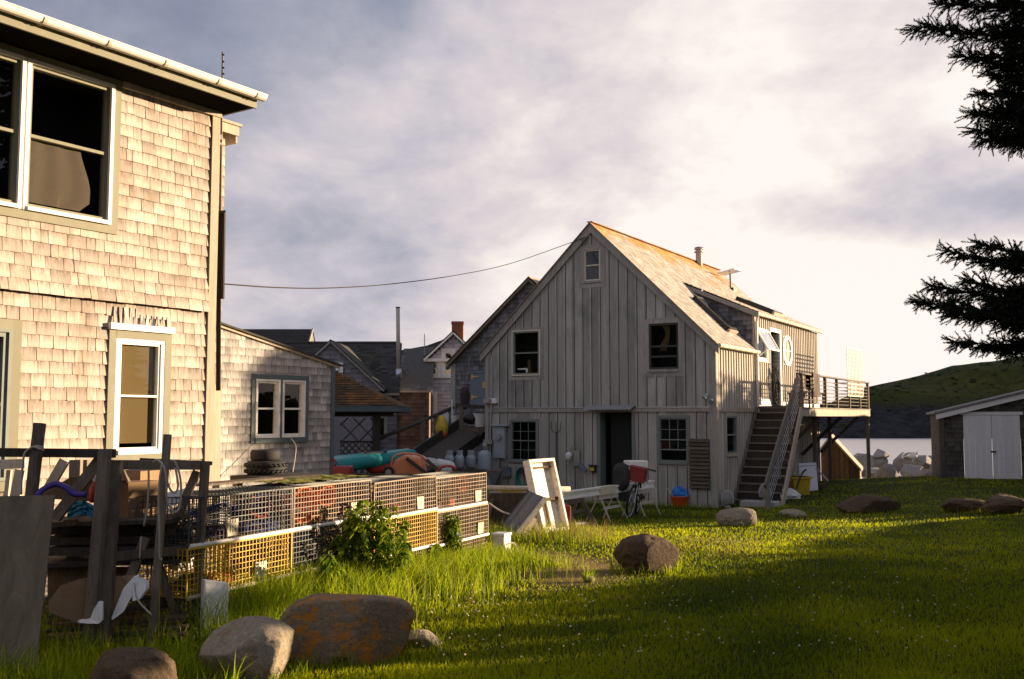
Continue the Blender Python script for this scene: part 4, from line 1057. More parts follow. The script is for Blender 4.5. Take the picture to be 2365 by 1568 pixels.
    m = MB(); tb(m, PX, d0 - .1, d0, dz0, dz1, -.2, .04); tb(m, PX, d1, d1 + .1, dz0, dz1, -.2, .04); tb(m, PX, d0 - .1, d1 + .1, dz1, dz1 + .1, -.2, .045); m.build('deck_door_frame', MAT['paint_white'], h)
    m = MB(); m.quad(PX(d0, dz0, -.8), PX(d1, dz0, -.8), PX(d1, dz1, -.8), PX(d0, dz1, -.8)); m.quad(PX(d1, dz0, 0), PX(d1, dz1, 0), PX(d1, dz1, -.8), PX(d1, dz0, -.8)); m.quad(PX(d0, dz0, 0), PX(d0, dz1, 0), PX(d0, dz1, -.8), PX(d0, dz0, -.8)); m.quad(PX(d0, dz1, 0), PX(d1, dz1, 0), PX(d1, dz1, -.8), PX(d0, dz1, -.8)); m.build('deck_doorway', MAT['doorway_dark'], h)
    m = MB(); m.bar((0.05, d0 - .02, dz0), (.05, d0 - .02, dz0 + .001), .01)
    V = [(.06, d0 - .05, dz0), (.06, d0 - .05, dz1), (.55, d0 - .42, dz1), (.55, d0 - .42, dz0)]
    m = MB(); m.prism([(.04, d0 - .02, dz0 + .02), (.04, d0 - .02, dz1 - .02), (.06, d0 - .06, dz1 - .02), (.06, d0 - .06, dz0 + .02)], (-.3, .55, 0)); m.build('deck_door', MAT['door_blue'], h)
    # oval window
    oc = Wl(1815.5, 810); ou = (Wl(1826, 810)[0] - Wl(1805, 810)[0]) / 2; oz = .45
    m = MB(); N = 28; V = []
    for r, d in ((1.0, .0), (1.0, .05), (.78, .05), (.74, .0)):
        for k in range(N): t = 2 * math.pi * k / N; V.append(PX(oc[0] + ou * r * math.cos(t), oc[1] + oz * r * math.sin(t), d))
    m.add(V, [(j * N + k, j * N + (k + 1) % N, (j + 1) * N + (k + 1) % N, (j + 1) * N + k) for j in range(3) for k in range(N)]); ow = m.build('oval_window', MAT['paint_white'], h)
    m = MB(); m.add([PX(oc[0] + ou * .78 * math.cos(2 * math.pi * k / N), oc[1] + oz * .78 * math.sin(2 * math.pi * k / N), .012) for k in range(N)], [tuple(range(N))]); m.build('pane', MAT['glass'], ow)
    m = MB(); m.add([PX(oc[0] + ou * .78 * math.cos(2 * math.pi * k / N), oc[1] + oz * .78 * math.sin(2 * math.pi * k / N), .004) for k in range(N)], [tuple(range(N))]); m.build('window_recess', MAT['room'], ow)
    m = MB(); tb(m, PX, oc[0] - ou * .78, oc[0] + ou * .78, oc[1] - .01, oc[1] + .01, .012, .03); tb(m, PX, oc[0] - .012, oc[0] + .012, oc[1] - oz * .78, oc[1] + oz * .78, .012, .03); m.build('muntin', MAT['paint_white'], ow)
    wl_lo = [(0, -.15), (YB, -.15), (YB, zb), (0, zb)]; wl_up = [(0, zb), (YD, zb), (YD, ze - .1), (0, ze - .1)]; wl_d = [(YD, zb), (YB, zb), (YB, zde - .1), (YD, zde - .1)]
    m = MB()
    for i, p in enumerate((wl_lo, wl_up, wl_d)): wallfaces(m, p, PX, wh, .0 if i == 0 else .012, .2, lambda k: rv.setdefault(k + 1000, random.random()))
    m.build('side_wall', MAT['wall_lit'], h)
    wb = [(a - .1, b + .1, c - .1, d + .1) for a, b, c, d in wh] + [(oc[0] - ou * .9, oc[0] + ou * .9, oc[1] - oz * .95, oc[1] + oz * .95)]
    m = MB(); battens(m, wl_lo, PX, .2, wb, .05, .028)
    for p in (wl_up, wl_d): battens(m, p, off(PX, .012), .2, wb, .05, .028)
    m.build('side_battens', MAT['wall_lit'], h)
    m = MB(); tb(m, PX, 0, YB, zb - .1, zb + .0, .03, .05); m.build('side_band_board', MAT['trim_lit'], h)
    for a, b, c, d in ((0, .12, -.1, ze - .1), (YD - .02, YD + .12, zb, zde - .1), (YB - .1, YB, 0, zde - .1)): m = MB(); tb(m, PX, a, b, c, d, 0, .045); m.build('side_corner_board', MAT['trim_lit'], h)
    m = MB(); tb(m, PX, YD + .25, d0 - .1, 2.40, 2.62, .03, .06); tb(m, PX, d1 + .1, YB, 2.40, 2.58, .03, .06); m.build('wall_base_board', MAT['paint_white'], h)
    # back and left walls
    m = MB(); m.add([(xl, YB, -.2), (0, YB, -.2), (0, YB, zde - .1), (xs, YB, zds - .05), (xr, YB, zr - .05), (xl, YB, ze - .05)], [(0, 1, 2, 3, 4, 5)]); m.add([(xl, 0, -.2), (xl, YB, -.2), (xl, YB, ze), (xl, 0, ze)], [(0, 1, 2, 3)]); m.build('rear_wall', BG, h)
    # dormer cheek
    ck = [(xs, zds), (0, ze), (0, zde - .08)]
    t3 = lambda u, z, d: (u, YD - d, z)
    m = MB(); m.add([t3(*p, 0) for p in ck], [(0, 1, 2)]); shingles(m, [(xs + .03, zds), (0, ze + .02), (0, zde - .08)], t3, .13, (.08, .18), .012, (), 33); m.build('dormer_cheek', MAT['shingle_dark'], h)
    m = MB(); m.bar((xs, YD - .03, zs(xs) + .09), (.05, YD - .03, zs(.05) + .09), .05, .02)
    # roof planes
    L_ = math.hypot(1, sl)
    def slope3(u, s, d):      # u along the house, s up from the eave along the right slope
        x = .16 - s / L_; return (x + d * sl / L_, u, zs(.16) + s * sl / L_ + .06 + d / L_)
    S1 = (.16 - xr) * L_; Sd = (.16 - xs) * L_
    m = MB()
    shingles(m, [(-.14, 0), (YD - .02, 0), (YD - .02, S1), (-.14, S1)], slope3, .135, (.09, .22), .014, (), 41, .004)
    shingles(m, [(YD - .02, Sd - .05), (YB + .1, Sd - .05), (YB + .1, S1), (YD - .02, S1)], slope3, .135, (.09, .22), .014, (), 42, .004)
    Ld = math.hypot(1, dsl)
    def slopeD(u, s, d): x = .2 - s / Ld; return (x + d * dsl / Ld, u, zde + (0 - x) * dsl + .06 + d / Ld)
    SD = (.2 - xs) * Ld
    shingles(m, [(YD - .12, 0), (YB + .1, 0), (YB + .1, SD), (YD - .12, SD)], slopeD, .135, (.09, .22), .014, (), 43, .004)
    # the boards under the shingles
    m.add([slope3(-.14, 0, -.005), slope3(YD, 0, -.005), slope3(YD, S1, -.005), slope3(-.14, S1, -.005)], [(0, 1, 2, 3)]); m.add([slope3(YD, Sd - .1, -.005), slope3(YB + .1, Sd - .1, -.005), slope3(YB + .1, S1, -.005), slope3(YD, S1, -.005)], [(0, 1, 2, 3)])
    m.add([slopeD(YD - .12, 0, -.005), slopeD(YB + .1, 0, -.005), slopeD(YB + .1, SD, -.005), slopeD(YD - .12, SD, -.005)], [(0, 1, 2, 3)])
    xe = xl - .12
    m.add([(xr, -.14, zr + .06), (xr, YB + .1, zr + .06), (xe, YB + .1, zs(xe) + .06), (xe, -.14, zs(xe) + .06)], [(0, 1, 2, 3)], .4)
    m.build('roof', MAT['roof_lichen'], h)
    m = MB(); m.bar((xr, -.14, zr + .085), (xr, YB + .1, zr + .085), .16, .02); m.build('ridge_cap', MAT['roof_cedar'], h)
    # rake boards on the gable
    m = MB()
    for sx in (1, -1):
        x1 = .14 if sx > 0 else xl - .12
        P = [(xr, -.05, zr + .05), (x1, -.05, zs(x1) + .05), (x1, -.05, zs(x1) - .17), (xr, -.05, zr - .2)]
        m.prism([(a, -.095, c) for a, b, c in P], (0, .055, 0))
    m.build('rake_board', TG, h)
    m = MB()
    for sx in (1, -1):
        x1 = .17 if sx > 0 else xl - .15
        m.prism([(xr, -.15, zr + .052), (x1, -.15, zs(x1) + .052), (x1, -.15, zs(x1) + .078), (xr, -.15, zr + .078)], (0, .06, 0))
    m.build('rake_edge', MAT['roof_cedar'], h)
    m = MB(); P = [(xs - .05, zds + .03), (.2, zde - .2 * dsl + .045)]; m.prism([(P[0][0], YD - .12, P[0][1] + .0), (P[1][0], YD - .12, P[1][1]), (P[1][0], YD - .12, P[1][1] - .14), (P[0][0] + .2, YD - .12, P[0][1] - .2)], (0, .05, 0)); m.build('dormer_rake_board', TG, h)
    # gutters
    for ya, yb, z in ((-.1, YD, ze - .02 - .1), (YD - .1, YB + .08, zde - .1)):
        m = MB(); m.tube([(.16, ya, z + .03), (.16, yb, z + .03)], .05, 8, var=.5)
        for k in range(int((yb - ya) / .45)): m.tube([(.16, ya + .2 + k * .45, z + .03), (.16, ya + .23 + k * .45, z + .03)], .057, 8)
        m.build('gutter', MAT['paint_cream'], h)
    m = MB(); m.tube([(.13, YD + .05, zde - .1), (.09, YD + .05, zde - .3), (.09, YD + .05, 1.55)], .04, 8); m.build('downspout', MAT['paint_white'], h)
    # skylights
    def skyl(name, fn, u0, u1, s0, s1):
        m = MB()
        for a, b, p, q in ((u0, u0 + .07, s0, s1), (u1 - .07, u1, s0, s1), (u0, u1, s0, s0 + .07), (u0, u1, s1 - .07, s1)): tb(m, fn, a, b, p, q, 0, .13 if p != s0 or q == s1 else .135)
        w = m.build(name, MAT['metal_dark'], h); m = MB(); m.quad(fn(u0, s0, .12), fn(u1, s0, .12), fn(u1, s1, .12), fn(u0, s1, .12)); m.build('pane', MAT['glass_sky'], w)
        m = MB(); tb(m, fn, u0 - .03, u1 + .03, s0 - .05, s0 + .02, 0, .10); m.build('flashing', MAT['trim_lit'], w)
    def on(fn, p0, nrm, px, py):
        pass
    skyl('skylight', slope3, 2.0, 2.62, .72, 2.05); skyl('skylight', slopeD, 5.3, 6.2, .35, 1.55)
    # stove pipe
    y = Wl(1606, 617, xr)[0]; t = h
    m = MB(); m.tube([(xr + .12, y, zr - .1), (xr + .12, y, zr + .36)], .105, 14); m.tube([(xr + .12, y, zr + .36), (xr + .12, y, zr + .40)], .15, 14); m.tube([(xr + .12, y, zr + .46), (xr + .12, y, zr + .49)], .15, 14); m.tube([(xr + .12, y, zr + .4), (xr + .12, y, zr + .46)], .1, 14); m.tube([(xr + .12, y, zr + .52), (xr + .12, y, zr + .55)], [.15, .06], 14); m.tube([(xr + .12, y, zr + .49), (xr + .12, y, zr + .52)], .09, 14); m.build('stove_pipe', MAT['pipe_rust'], h)
    # flat satellite dish
    y = 8.6; x = -2.45; z = zs(x); d = thing('satellite_dish', 'flat satellite dish on a short pole on the barn roof', 'satellite dish', F_.M @ Vector((x, y, z)), F_.a)
    m = MB(); m.tube([(0, 0, 0), (0, 0, .55)], .03, 8); m.build('pole', MAT['metal_dark'], d)
    m = MB(); m.add([(-.3, -.42, .5), (.28, -.42, .62), (.28, .42, .66), (-.3, .42, .54), (-.3, -.42, .53), (.28, -.42, .65), (.28, .42, .69), (-.3, .42, .57)], MB.BF); m.build('panel', MAT['metal_zinc'], d)
    m = MB(); m.box(-.16, .16, -.16, .16, -.12, .05); m.build('base', MAT['metal_dark'], d)
    # the propped open awning sash
    u0, u1, z0, z1 = aw; m = MB(); o = .34
    A, B = (.05, u0 + .06, z1 - .06), (.05, u1 - .04, z1 - .06); C_, D_ = (o, u1 - .04, z0 + .32), (o, u0 + .06, z0 + .32)
    for p, q in ((A, B), (B, C_), (C_, D_), (D_, A)): m.bar(p, q, .05, .035)
    m.bar((.04, u0 + .08, z0 + .1), D_, .02); s_ = m.build('awning_sash', MAT['paint_white'], h); m = MB(); m.quad(A, B, C_, D_); m.build('pane', MAT['glass_bright'], s_)
    # flood light on the corner
    fl = thing('flood_light', 'small twin flood light on the right corner of the barn', 'light', F_.M @ Vector((-.08, -.06, 2.55)), F_.a)
    m = MB(); m.box(-.05, .05, 0, .03, -.05, .05); m.tube([(0, 0, 0), (-.08, -.1, .06)], .012, 6); m.tube([(0, 0, 0), (.06, -.12, -.04)], .012, 6); m.build('bracket', MAT['metal_grey'], fl)
    m = MB(); m.tube([(-.05, -.06, .16), (-.12, -.16, .04)], [.035, .06], 10); m.tube([(.03, -.06, .0), (.07, -.2, -.06)], [.035, .065], 10); m.build('lamp_head', MAT['metal_grey'], fl)
    return F_, zb
MAT['wall_lit'] = wood('wall_lit', (.56, .51, .43), (.39, .345, .285), (34, 34, 1.3), .14, .85, (.2, .17, .14), .4, 1.0)  # lighter copy of the gable boards: side wall's sunlight put into its colour
glassm('glass_sky', (.4, .45, .5), 2.0)
barn()
def deck():
    F_ = BARN; zf = 2.40; y0, y1, w = 3.06, 11.6, 1.26
    d = thing('deck', 'raised wooden deck with slatted railing along the lit side of the barn', 'deck', fr=F_)
    m = MB(); k = 0; y = y0
    while y < y1: m.box(.03, w + .03, y, min(y + .137, y1), zf - .035, zf); y += .143
    m.build('deck_boards', MAT['wood_deck'], d)
    m = MB(); m.box(w - .03, w + .01, y0, y1, zf - .24, zf - .04); m.box(.03, w - .03, y1 - .04, y1, zf - .24, zf - .04); m.box(.03, w - .03, y0 + .04, y0 + .08, zf - .24, zf - .04); m.build('fascia', MAT['trim_lit'], d)
    m = MB()
    for i in range(9): m.box(.05, w - .04, y0 + .5 + i, y0 + .54 + i, zf - .22, zf - .036)
    m.build('joists', MAT['wood_old'], d)
    pys = [F_.hx(px, 910, w - .05)[0] for px in (1851, 1905, 1932, 1960, 1984, 2003)]
    for y in pys: m = MB(); m.box(w - .09, w - .01, y - .045, y + .045, zf, zf + .86); m.build('railing_post', MAT['wood_old'], d)
    m = MB(); m.box(w - .13, w + .02, y0 - .02, y1 + .05, zf + .86, zf + .9); m.box(.1, w - .13, y1 - .05, y1 + .05, zf + .86, zf + .9); m.build('handrail', MAT['wood_deck'], d)
    m = MB()
    for i in range(7): z = zf + .1 + i * .105; m.tube([(w - .05, y0, z), (w - .05, y1, z)], .012, 5); m.tube([(.1, y1 - .02, z), (w - .05, y1 - .02, z)], .012, 5)
    m.build('railing_slats', MAT['wood_deck'], d)
    for i, (px, y) in enumerate(((2007, y1 - .1), (1868, 7.3), (1935, 9.2))):
        m = MB(); x = w - .06 if i == 0 else .5
        m.box(x - .05, x + .05, y - .05, y + .05, -1.2, zf - .24); m.build('post', MAT['wood_old'], d)
    for y in (5.0, 7.6, 9.9): m = MB(); m.bar((w - .1, y + .3, zf - .26), (.1, y - .25, 1.0), .09, .09); m.build('brace', MAT['wood_dark'], d)
    t = thing('lattice_screen', 'tall pale lattice screen at the far end of the deck railing', 'lattice', F_.M @ Vector((w, 9.5, zf + .9)), F_.a)
    a, b = F_.hx(1955, 810, w), F_.hx(1990, 816, w); m = MB()
    ya, yb, zt, z0 = a[0] - 9.5, b[0] - 9.5, .98, -.5
    for i in range(13): z = z0 + (zt - z0) * i / 12; m.box(-.012, .0, ya, yb, z - .022, z + .022)
    for i in range(12): y = ya + (yb - ya) * i / 11; m.box(.0, .012, y - .022, y + .022, z0, zt)
    m.build('slats', MAT['paint_cream'], t)
    t = thing('towel', 'dark brown towel hung over the deck railing', 'towel', F_.M @ Vector((w, 4.6, zf + .9)), F_.a)
    ya = F_.hx(1876, 890, w + .03)[0] - 4.6; yb = F_.hx(1892, 890, w + .03)[0] - 4.6; m = MB(); V = []
    for j in range(13):
        s = j / 12
        for i in range(11):
            q = i / 10; yy = ya + (yb - ya) * q + .1 * max(0, s - .5) * q
            if s < .25: x, z = -.16, .005 - (.25 - s) * 1.6
            elif s < .42: x, z = -.16 + .21 * (s - .25) / .17, .015
            else: x, z = .05 + .015 * math.sin(q * 9 + s * 3), .01 - (s - .42) * 1.05
            V.append((x, yy, z))
    m.add(V, [(j * 11 + i, j * 11 + i + 1, (j + 1) * 11 + i + 1, (j + 1) * 11 + i) for j in range(12) for i in range(10)], .5); m.build('cloth', MAT['cloth_brown'], t, smooth=True)
    t = thing('planter_box', 'grey planter box on the deck at the top of the stair', 'planter', F_.M @ Vector((w - .35, 3.9, zf)), F_.a)
    m = MB(); m.add([(-.14, -.14, 0), (.14, -.14, 0), (.14, .14, 0), (-.14, .14, 0), (-.18, -.18, .4), (.18, -.18, .4), (.18, .18, .4), (-.18, .18, .4)], MB.BF); m.box(-.2, .2, -.2, .2, .36, .4); m.build('box', MAT['wood_old'], t)
    t = thing('deck_chair', 'plain wooden chair behind the deck railing', 'chair', F_.M @ Vector((.55, 7.6, zf)), F_.a)
    m = MB(); m.box(-.22, .22, -.22, .22, .42, .45); m.build('seat', MAT['wood_dark'], t)
    m = MB(); m.box(-.25, -.21, -.22, .22, .55, .95); m.build('backrest', MAT['wood_dark'], t)
    for a in (-.2, .2):
        for b in (-.2, .2): m = MB(); m.box(a - .02, a + .02, b - .02, b + .02, 0, .42 if a > 0 else .95); m.build('leg', MAT['wood_dark'], t)
    # what hangs by the deck door: a tangle of rope and a net bag
    t = thing('rope_coil', 'long coil of dark rope hung on the wall by the deck door', 'rope', F_.M @ Vector((.08, F_.hx(1778, 880)[0], zf + .9)), F_.a)
    rs = random.Random(8); m = MB(); yc = 0
    for k in range(15):
        r = rs.uniform(.08, .2); hh = rs.uniform(.6, .95); P = []
        for i in range(16): a = 2 * math.pi * i / 16; P.append((.05 + rs.uniform(0, .09), r * math.sin(a) + rs.uniform(-.03, .03), -.1 + hh * .55 * math.cos(a) - hh * .2))
        m.tube(P, .014, 5, closed=True)
    m.build('loops', MAT['rope_dark'], t); m = MB(); m.tube([(0, 0, .32), (.1, 0, .34)], .02, 6); m.build('peg', MAT['wood_old'], t)
deck()
def stair():
    F_ = BARN; y0, y1, zf = .98, 3.06, 2.36; x0, x1 = .08, 1.24; n = 12
    zg = .0
    s = thing('outdoor_stair', 'steep dark wooden stair climbing to the deck beside the barn wall', 'stair', fr=F_)
    for i in range(n):
        m = MB(); y = y0 + (y1 - y0) * i / n; z = zg + (zf - zg) * (i + .55) / n
        m.box(x0 + .04, x1 - .04, y, y + .215, z - .032, z); m.build('tread', MAT['wood_deck'], s)
    m = MB()
    for i in range(n): y = y0 + (y1 - y0) * i / n; z = zg + (zf - zg) * (i + .55) / n; m.box(x0 + .05, x1 - .05, y + .195, y + .21, z, z + (zf - zg) / n - .034)
    m.build('risers', MAT['wood_dark'], s)
    for x, mt in ((x0, 'wood_old'), (x1, 'trim_lit')):
        m = MB(); m.prism([(x - .02, y0 - .12, -.2), (x - .02, y0 + .14, -.2), (x - .02, y1 + .1, zf - .12), (x - .02, y1 + .1, zf + .04), (x - .02, y1 - .06, zf + .04)], (.045, 0, 0)); m.build('stringer', MAT[mt], s)
    # handrail on the open side
    a = Vector((x1 - .05, F_.hx(1770, 1112, x1 - .05)[0], F_.hx(1770, 1112, x1 - .05)[1])); b = Vector((x1 - .05, y1 - .02, zf + .86))
    m = MB(); m.bar(a - Vector((0, .12, .13)), b, .05, .17); m.build('handrail', MAT['wood_deck'], s)
    for f in (.04, .36, .68):
        p = a.lerp(b, f); m = MB(); m.box(p.x - .025, p.x + .025, p.y - .03, p.y + .03, p.z - .92, p.z - .04); m.build('baluster', MAT['wood_deck'], s)
    m = MB()
    for k in range(5): d = Vector((0, 0, -.2 - .14 * k)); m.tube([a + d, b + d], .008, 5)
    m.build('cable', MAT['metal_grey'], s)
    m = MB(); m.box(x1 - .07, x1 + .03, a.y - .1, a.y + .0, -.15, a.z - .1); m.build('newel_post', MAT['wood_deck'], s)
    # stone step and pinecone finials at the foot
    g = F_.M @ Vector((.9, .55, 0)); t = thing('stone_step', 'pale stone slab step at the foot of the barn stair', 'step', (g.x, g.y, gz(g.x, g.y)), F_.a)
    m = MB(); m.box(-.45, .4, -.22, .25, -.1, .13); m.build('slab', MAT['stone_pale'], t, bevel=.015)
    for px, py, lab in ((1680, 1172, 'carved stone pinecone at the barn corner left of the stair'), (1768, 1156, 'carved stone pinecone on the step right of the stair')):
        p = ground(px, py) if px < 1700 else g + Vector((.1, -.02, 0))
        z = gz(p.x, p.y) if px < 1700 else gz(g.x, g.y) + .13
        t = thing('stone_pinecone', lab, 'ornament', (p.x, p.y, z), 0, 'stone pinecones at the stair foot')
        m = MB(); m.lathe([(.07, 0), (.075, .03), (.05, .06), (.05, .08)], n=12)
        R0 = [(.0, 0), (.10, .08), (.135, .16), (.13, .24), (.10, .32), (.055, .38), (.012, .42)]
        m.lathe([(r * .9, z_ + .0) for r, z_ in R0[1:]], n=14)
        for j in range(9):
            zz = .10 + j * .034; rr = .135 * math.sin(math.pi * (.28 + .66 * (j + 1) / 10)) ** .8; nk = 11
            for k in range(nk):
                an = 2 * math.pi * (k + .5 * (j % 2)) / nk; c = Vector((math.cos(an) * rr, math.sin(an) * rr, zz)); o = Vector((math.cos(an), math.sin(an), 0)); s2 = Vector((-o.y, o.x, 0))
                m.add([c - s2 * .03, c + s2 * .03, c + Vector((0, 0, .05)) - o * .01, c + o * .028 + Vector((0, 0, .022)), c - Vector((0, 0, .02)) - o * .01], [(0, 3, 2), (3, 1, 2), (0, 4, 3), (4, 1, 3)])
        m.build('cone', MAT['stone_pale'], t)
stair()
# ---------------------------------------------------------------- the houses between the two main buildings
def flat(px0, py0, px1, py1, F_, y=0): return rct(lambda a, b: F_.hy(a, b, y), px0, py0, px1, py1)
def dark_house():
    Y = 33; F_ = Fr(0, Y, -.6, 0); h = thing('dark_roofed_house', 'long grey shingled house with dark mossy roofs behind the porch', 'house', fr=F_)
    G = lambda a, b, y=0: F_.hy(a, b, y)
    xe0, zeav = G(860, 906); xe1 = G(917, 906)[0]; zr = G(800, 793, 3.2)[1]
    def slope(u, s, d, y1=3.2): t = s / math.hypot(3.2, zr - zeav); yy = -.15 + t * 3.35; return (u * (1 + .8 * yy / Y * (u > xe1 - .8)), yy - d * .7, zeav - .05 + t * (zr - zeav + .05) + d * .7)
    S = math.hypot(3.2, zr - zeav)
    xl = G(560, 900)[0]
    m = MB(); shingles(m, [(xl, 0), (xe1 + .08, 0), (xe1 + .08, S), (xl, S)], slope, .15, (.2, .34), .01, (), 51); m.quad(slope(xl, 0, -.01), slope(xe1 + .08, 0, -.01), slope(xe1 + .08, S, -.01), slope(xl, S, -.01)); m.quad(slope(xl, S, 0), slope(xe1 + .08, S, 0), (xe1 * 1.17, 6.5, zeav), (xl, 6.5, zeav)); m.build('roof', MAT['roof_dark'], h)
    m = MB(); m.tube([(xl, 3.2, zr + .03), (xe1 * 1.07, 3.2, zr + .03)], .05, 6); m.build('ridge_cap', MAT['roof_dark'], h)
    # taller block behind
    a, b = G(470, 760, 5), G(722, 760, 5); zt = b[1]
    m = MB(); m.add([(a[0], 3.6, zt - 1.15), (b[0], 3.6, zt - 1.15), (b[0], 5, zt), (a[0], 5, zt), (a[0], 6.4, zt - 1.15), (b[0], 6.4, zt - 1.15)], [(0, 1, 2, 3), (3, 2, 5, 4)]); m.build('upper_roof', MAT['roof_dark'], h)
    m = MB(); m.add([(b[0] - .03, 3.6, zt - 1.15), (b[0] - .03, 6.4, zt - 1.15), (b[0] - .03, 5, zt - .03)], [(0, 1, 2)]); m.box(a[0], b[0] - .05, 3.7, 6.3, 0, zt - 1.15); m.build('upper_wall', MAT['shingle_dark'], h)
    m = MB(); m.bar((b[0], 5, zt + .01), (b[0], 3.55, zt - 1.2), .05, .07); m.build('upper_rake_board', MAT['trim_grey'], h)
    # wall under the eave
    wn = flat(860, 958, 894, 1012, F_); w2 = flat(776, 948, 806, 1004, F_)
    holes = [window(h, PY, *wn, cas=.1, cm=MAT['trim_grey'], fm=MAT['metal_dark'], fw=.03, split=False, grid=(1, 1)), window(h, PY, *w2, cas=.1, cm=MAT['paint_white'], fm=MAT['paint_white'], fw=.04)]
    poly = [(xl, -.3), (xe1, -.3), (xe1, zeav), (xl, zeav)]
    m = MB(); wallfaces(m, poly, PY, holes); ex = lambda y: xe1 * (Y + y) / Y; m.add([(xe1, 0, -.3), (ex(6.4), 6.4, -.3), (ex(6.4), 6.4, zeav), (ex(3.2), 3.2, zr - .1), (xe1, 0, zeav)], [(0, 1, 2, 3, 4)]); shingles(m, poly, PY, .15, (.14, .3), .012, [wn, w2], 52); m.build('wall', MAT['shingle_mauve'], h)
    m = MB(); m.box(G(860, 906)[0] - .2, xe1 + .1, -.2, -.14, zeav - .1, zeav - .04); m.build('eave_trim', MAT['trim_lit'], h)
    # cross gable
    yg = -.75; pk = G(764, 789, yg); rb = G(887, 903, yg); lx = 2 * pk[0] - rb[0]
    t3 = lambda u, z, d: (u, yg - d, z)
    gp_ = [(lx, rb[1]), (rb[0], rb[1]), pk]
    wv = rct(lambda a, b: F_.hy(a, b, yg), 776, 838, 792, 882)
    m = MB(); m.add([t3(*p, 0) for p in gp_], [(0, 1, 2)]); shingles(m, [(lx, rb[1]), (rb[0], rb[1]), pk], t3, .15, (.12, .26), .012, (), 53); m.box(lx, rb[0] - .4, yg, -.01, -.3, rb[1]); m.build('gable_wall', MAT['shingle_mauve'], h)
    window(h, off(t3, .05), *wv, cas=.08, cm=MAT['paint_white'], fm=MAT['paint_white'], fw=.03, split=False, grid=(1, 1))
    m = MB()
    for q in ((lx, rb[1]), rb): m.bar((pk[0], yg - .04, pk[1]), (q[0], yg - .04, q[1]), .06, .11, up=(0, 1, 0))
    m.build('gable_rake_board', MAT['trim_grey'], h)
    m = MB()
    for q in ((lx, rb[1]), rb): m.add([(pk[0], yg - .1, pk[1] + .07), (q[0], yg - .1, q[1] + .07), (q[0], 1.9, q[1] + .07), (pk[0], 2.9, pk[1] + .07)], [(0, 1, 2, 3)])
    m.build('gable_roof', MAT['roof_dark'], h)
dark_house()
def flue():
    t = thing('stove_flue', 'tall thin rusty flue pipe against the sky between the village houses', 'pipe', at(920, 866, 31.5))
    m = MB(); m.tube([at(920, 866, 31.5), at(918.5, 711, 31.5)], .062, 12); m.build('pipe', MAT['pipe_rust'], t, world=True, smooth=True)
    m = MB(); m.tube([at(920, 876, 31.5), at(920, 852, 31.5)], .09, 12); m.build('collar', MAT['metal_zinc'], t, world=True, smooth=True)
    m = MB(); p = at(918.5, 711, 31.5); m.tube([p, p + Vector((0, 0, .03))], .075, 12); m.build('rim', MAT['metal_dark'], t, world=True)
flue()
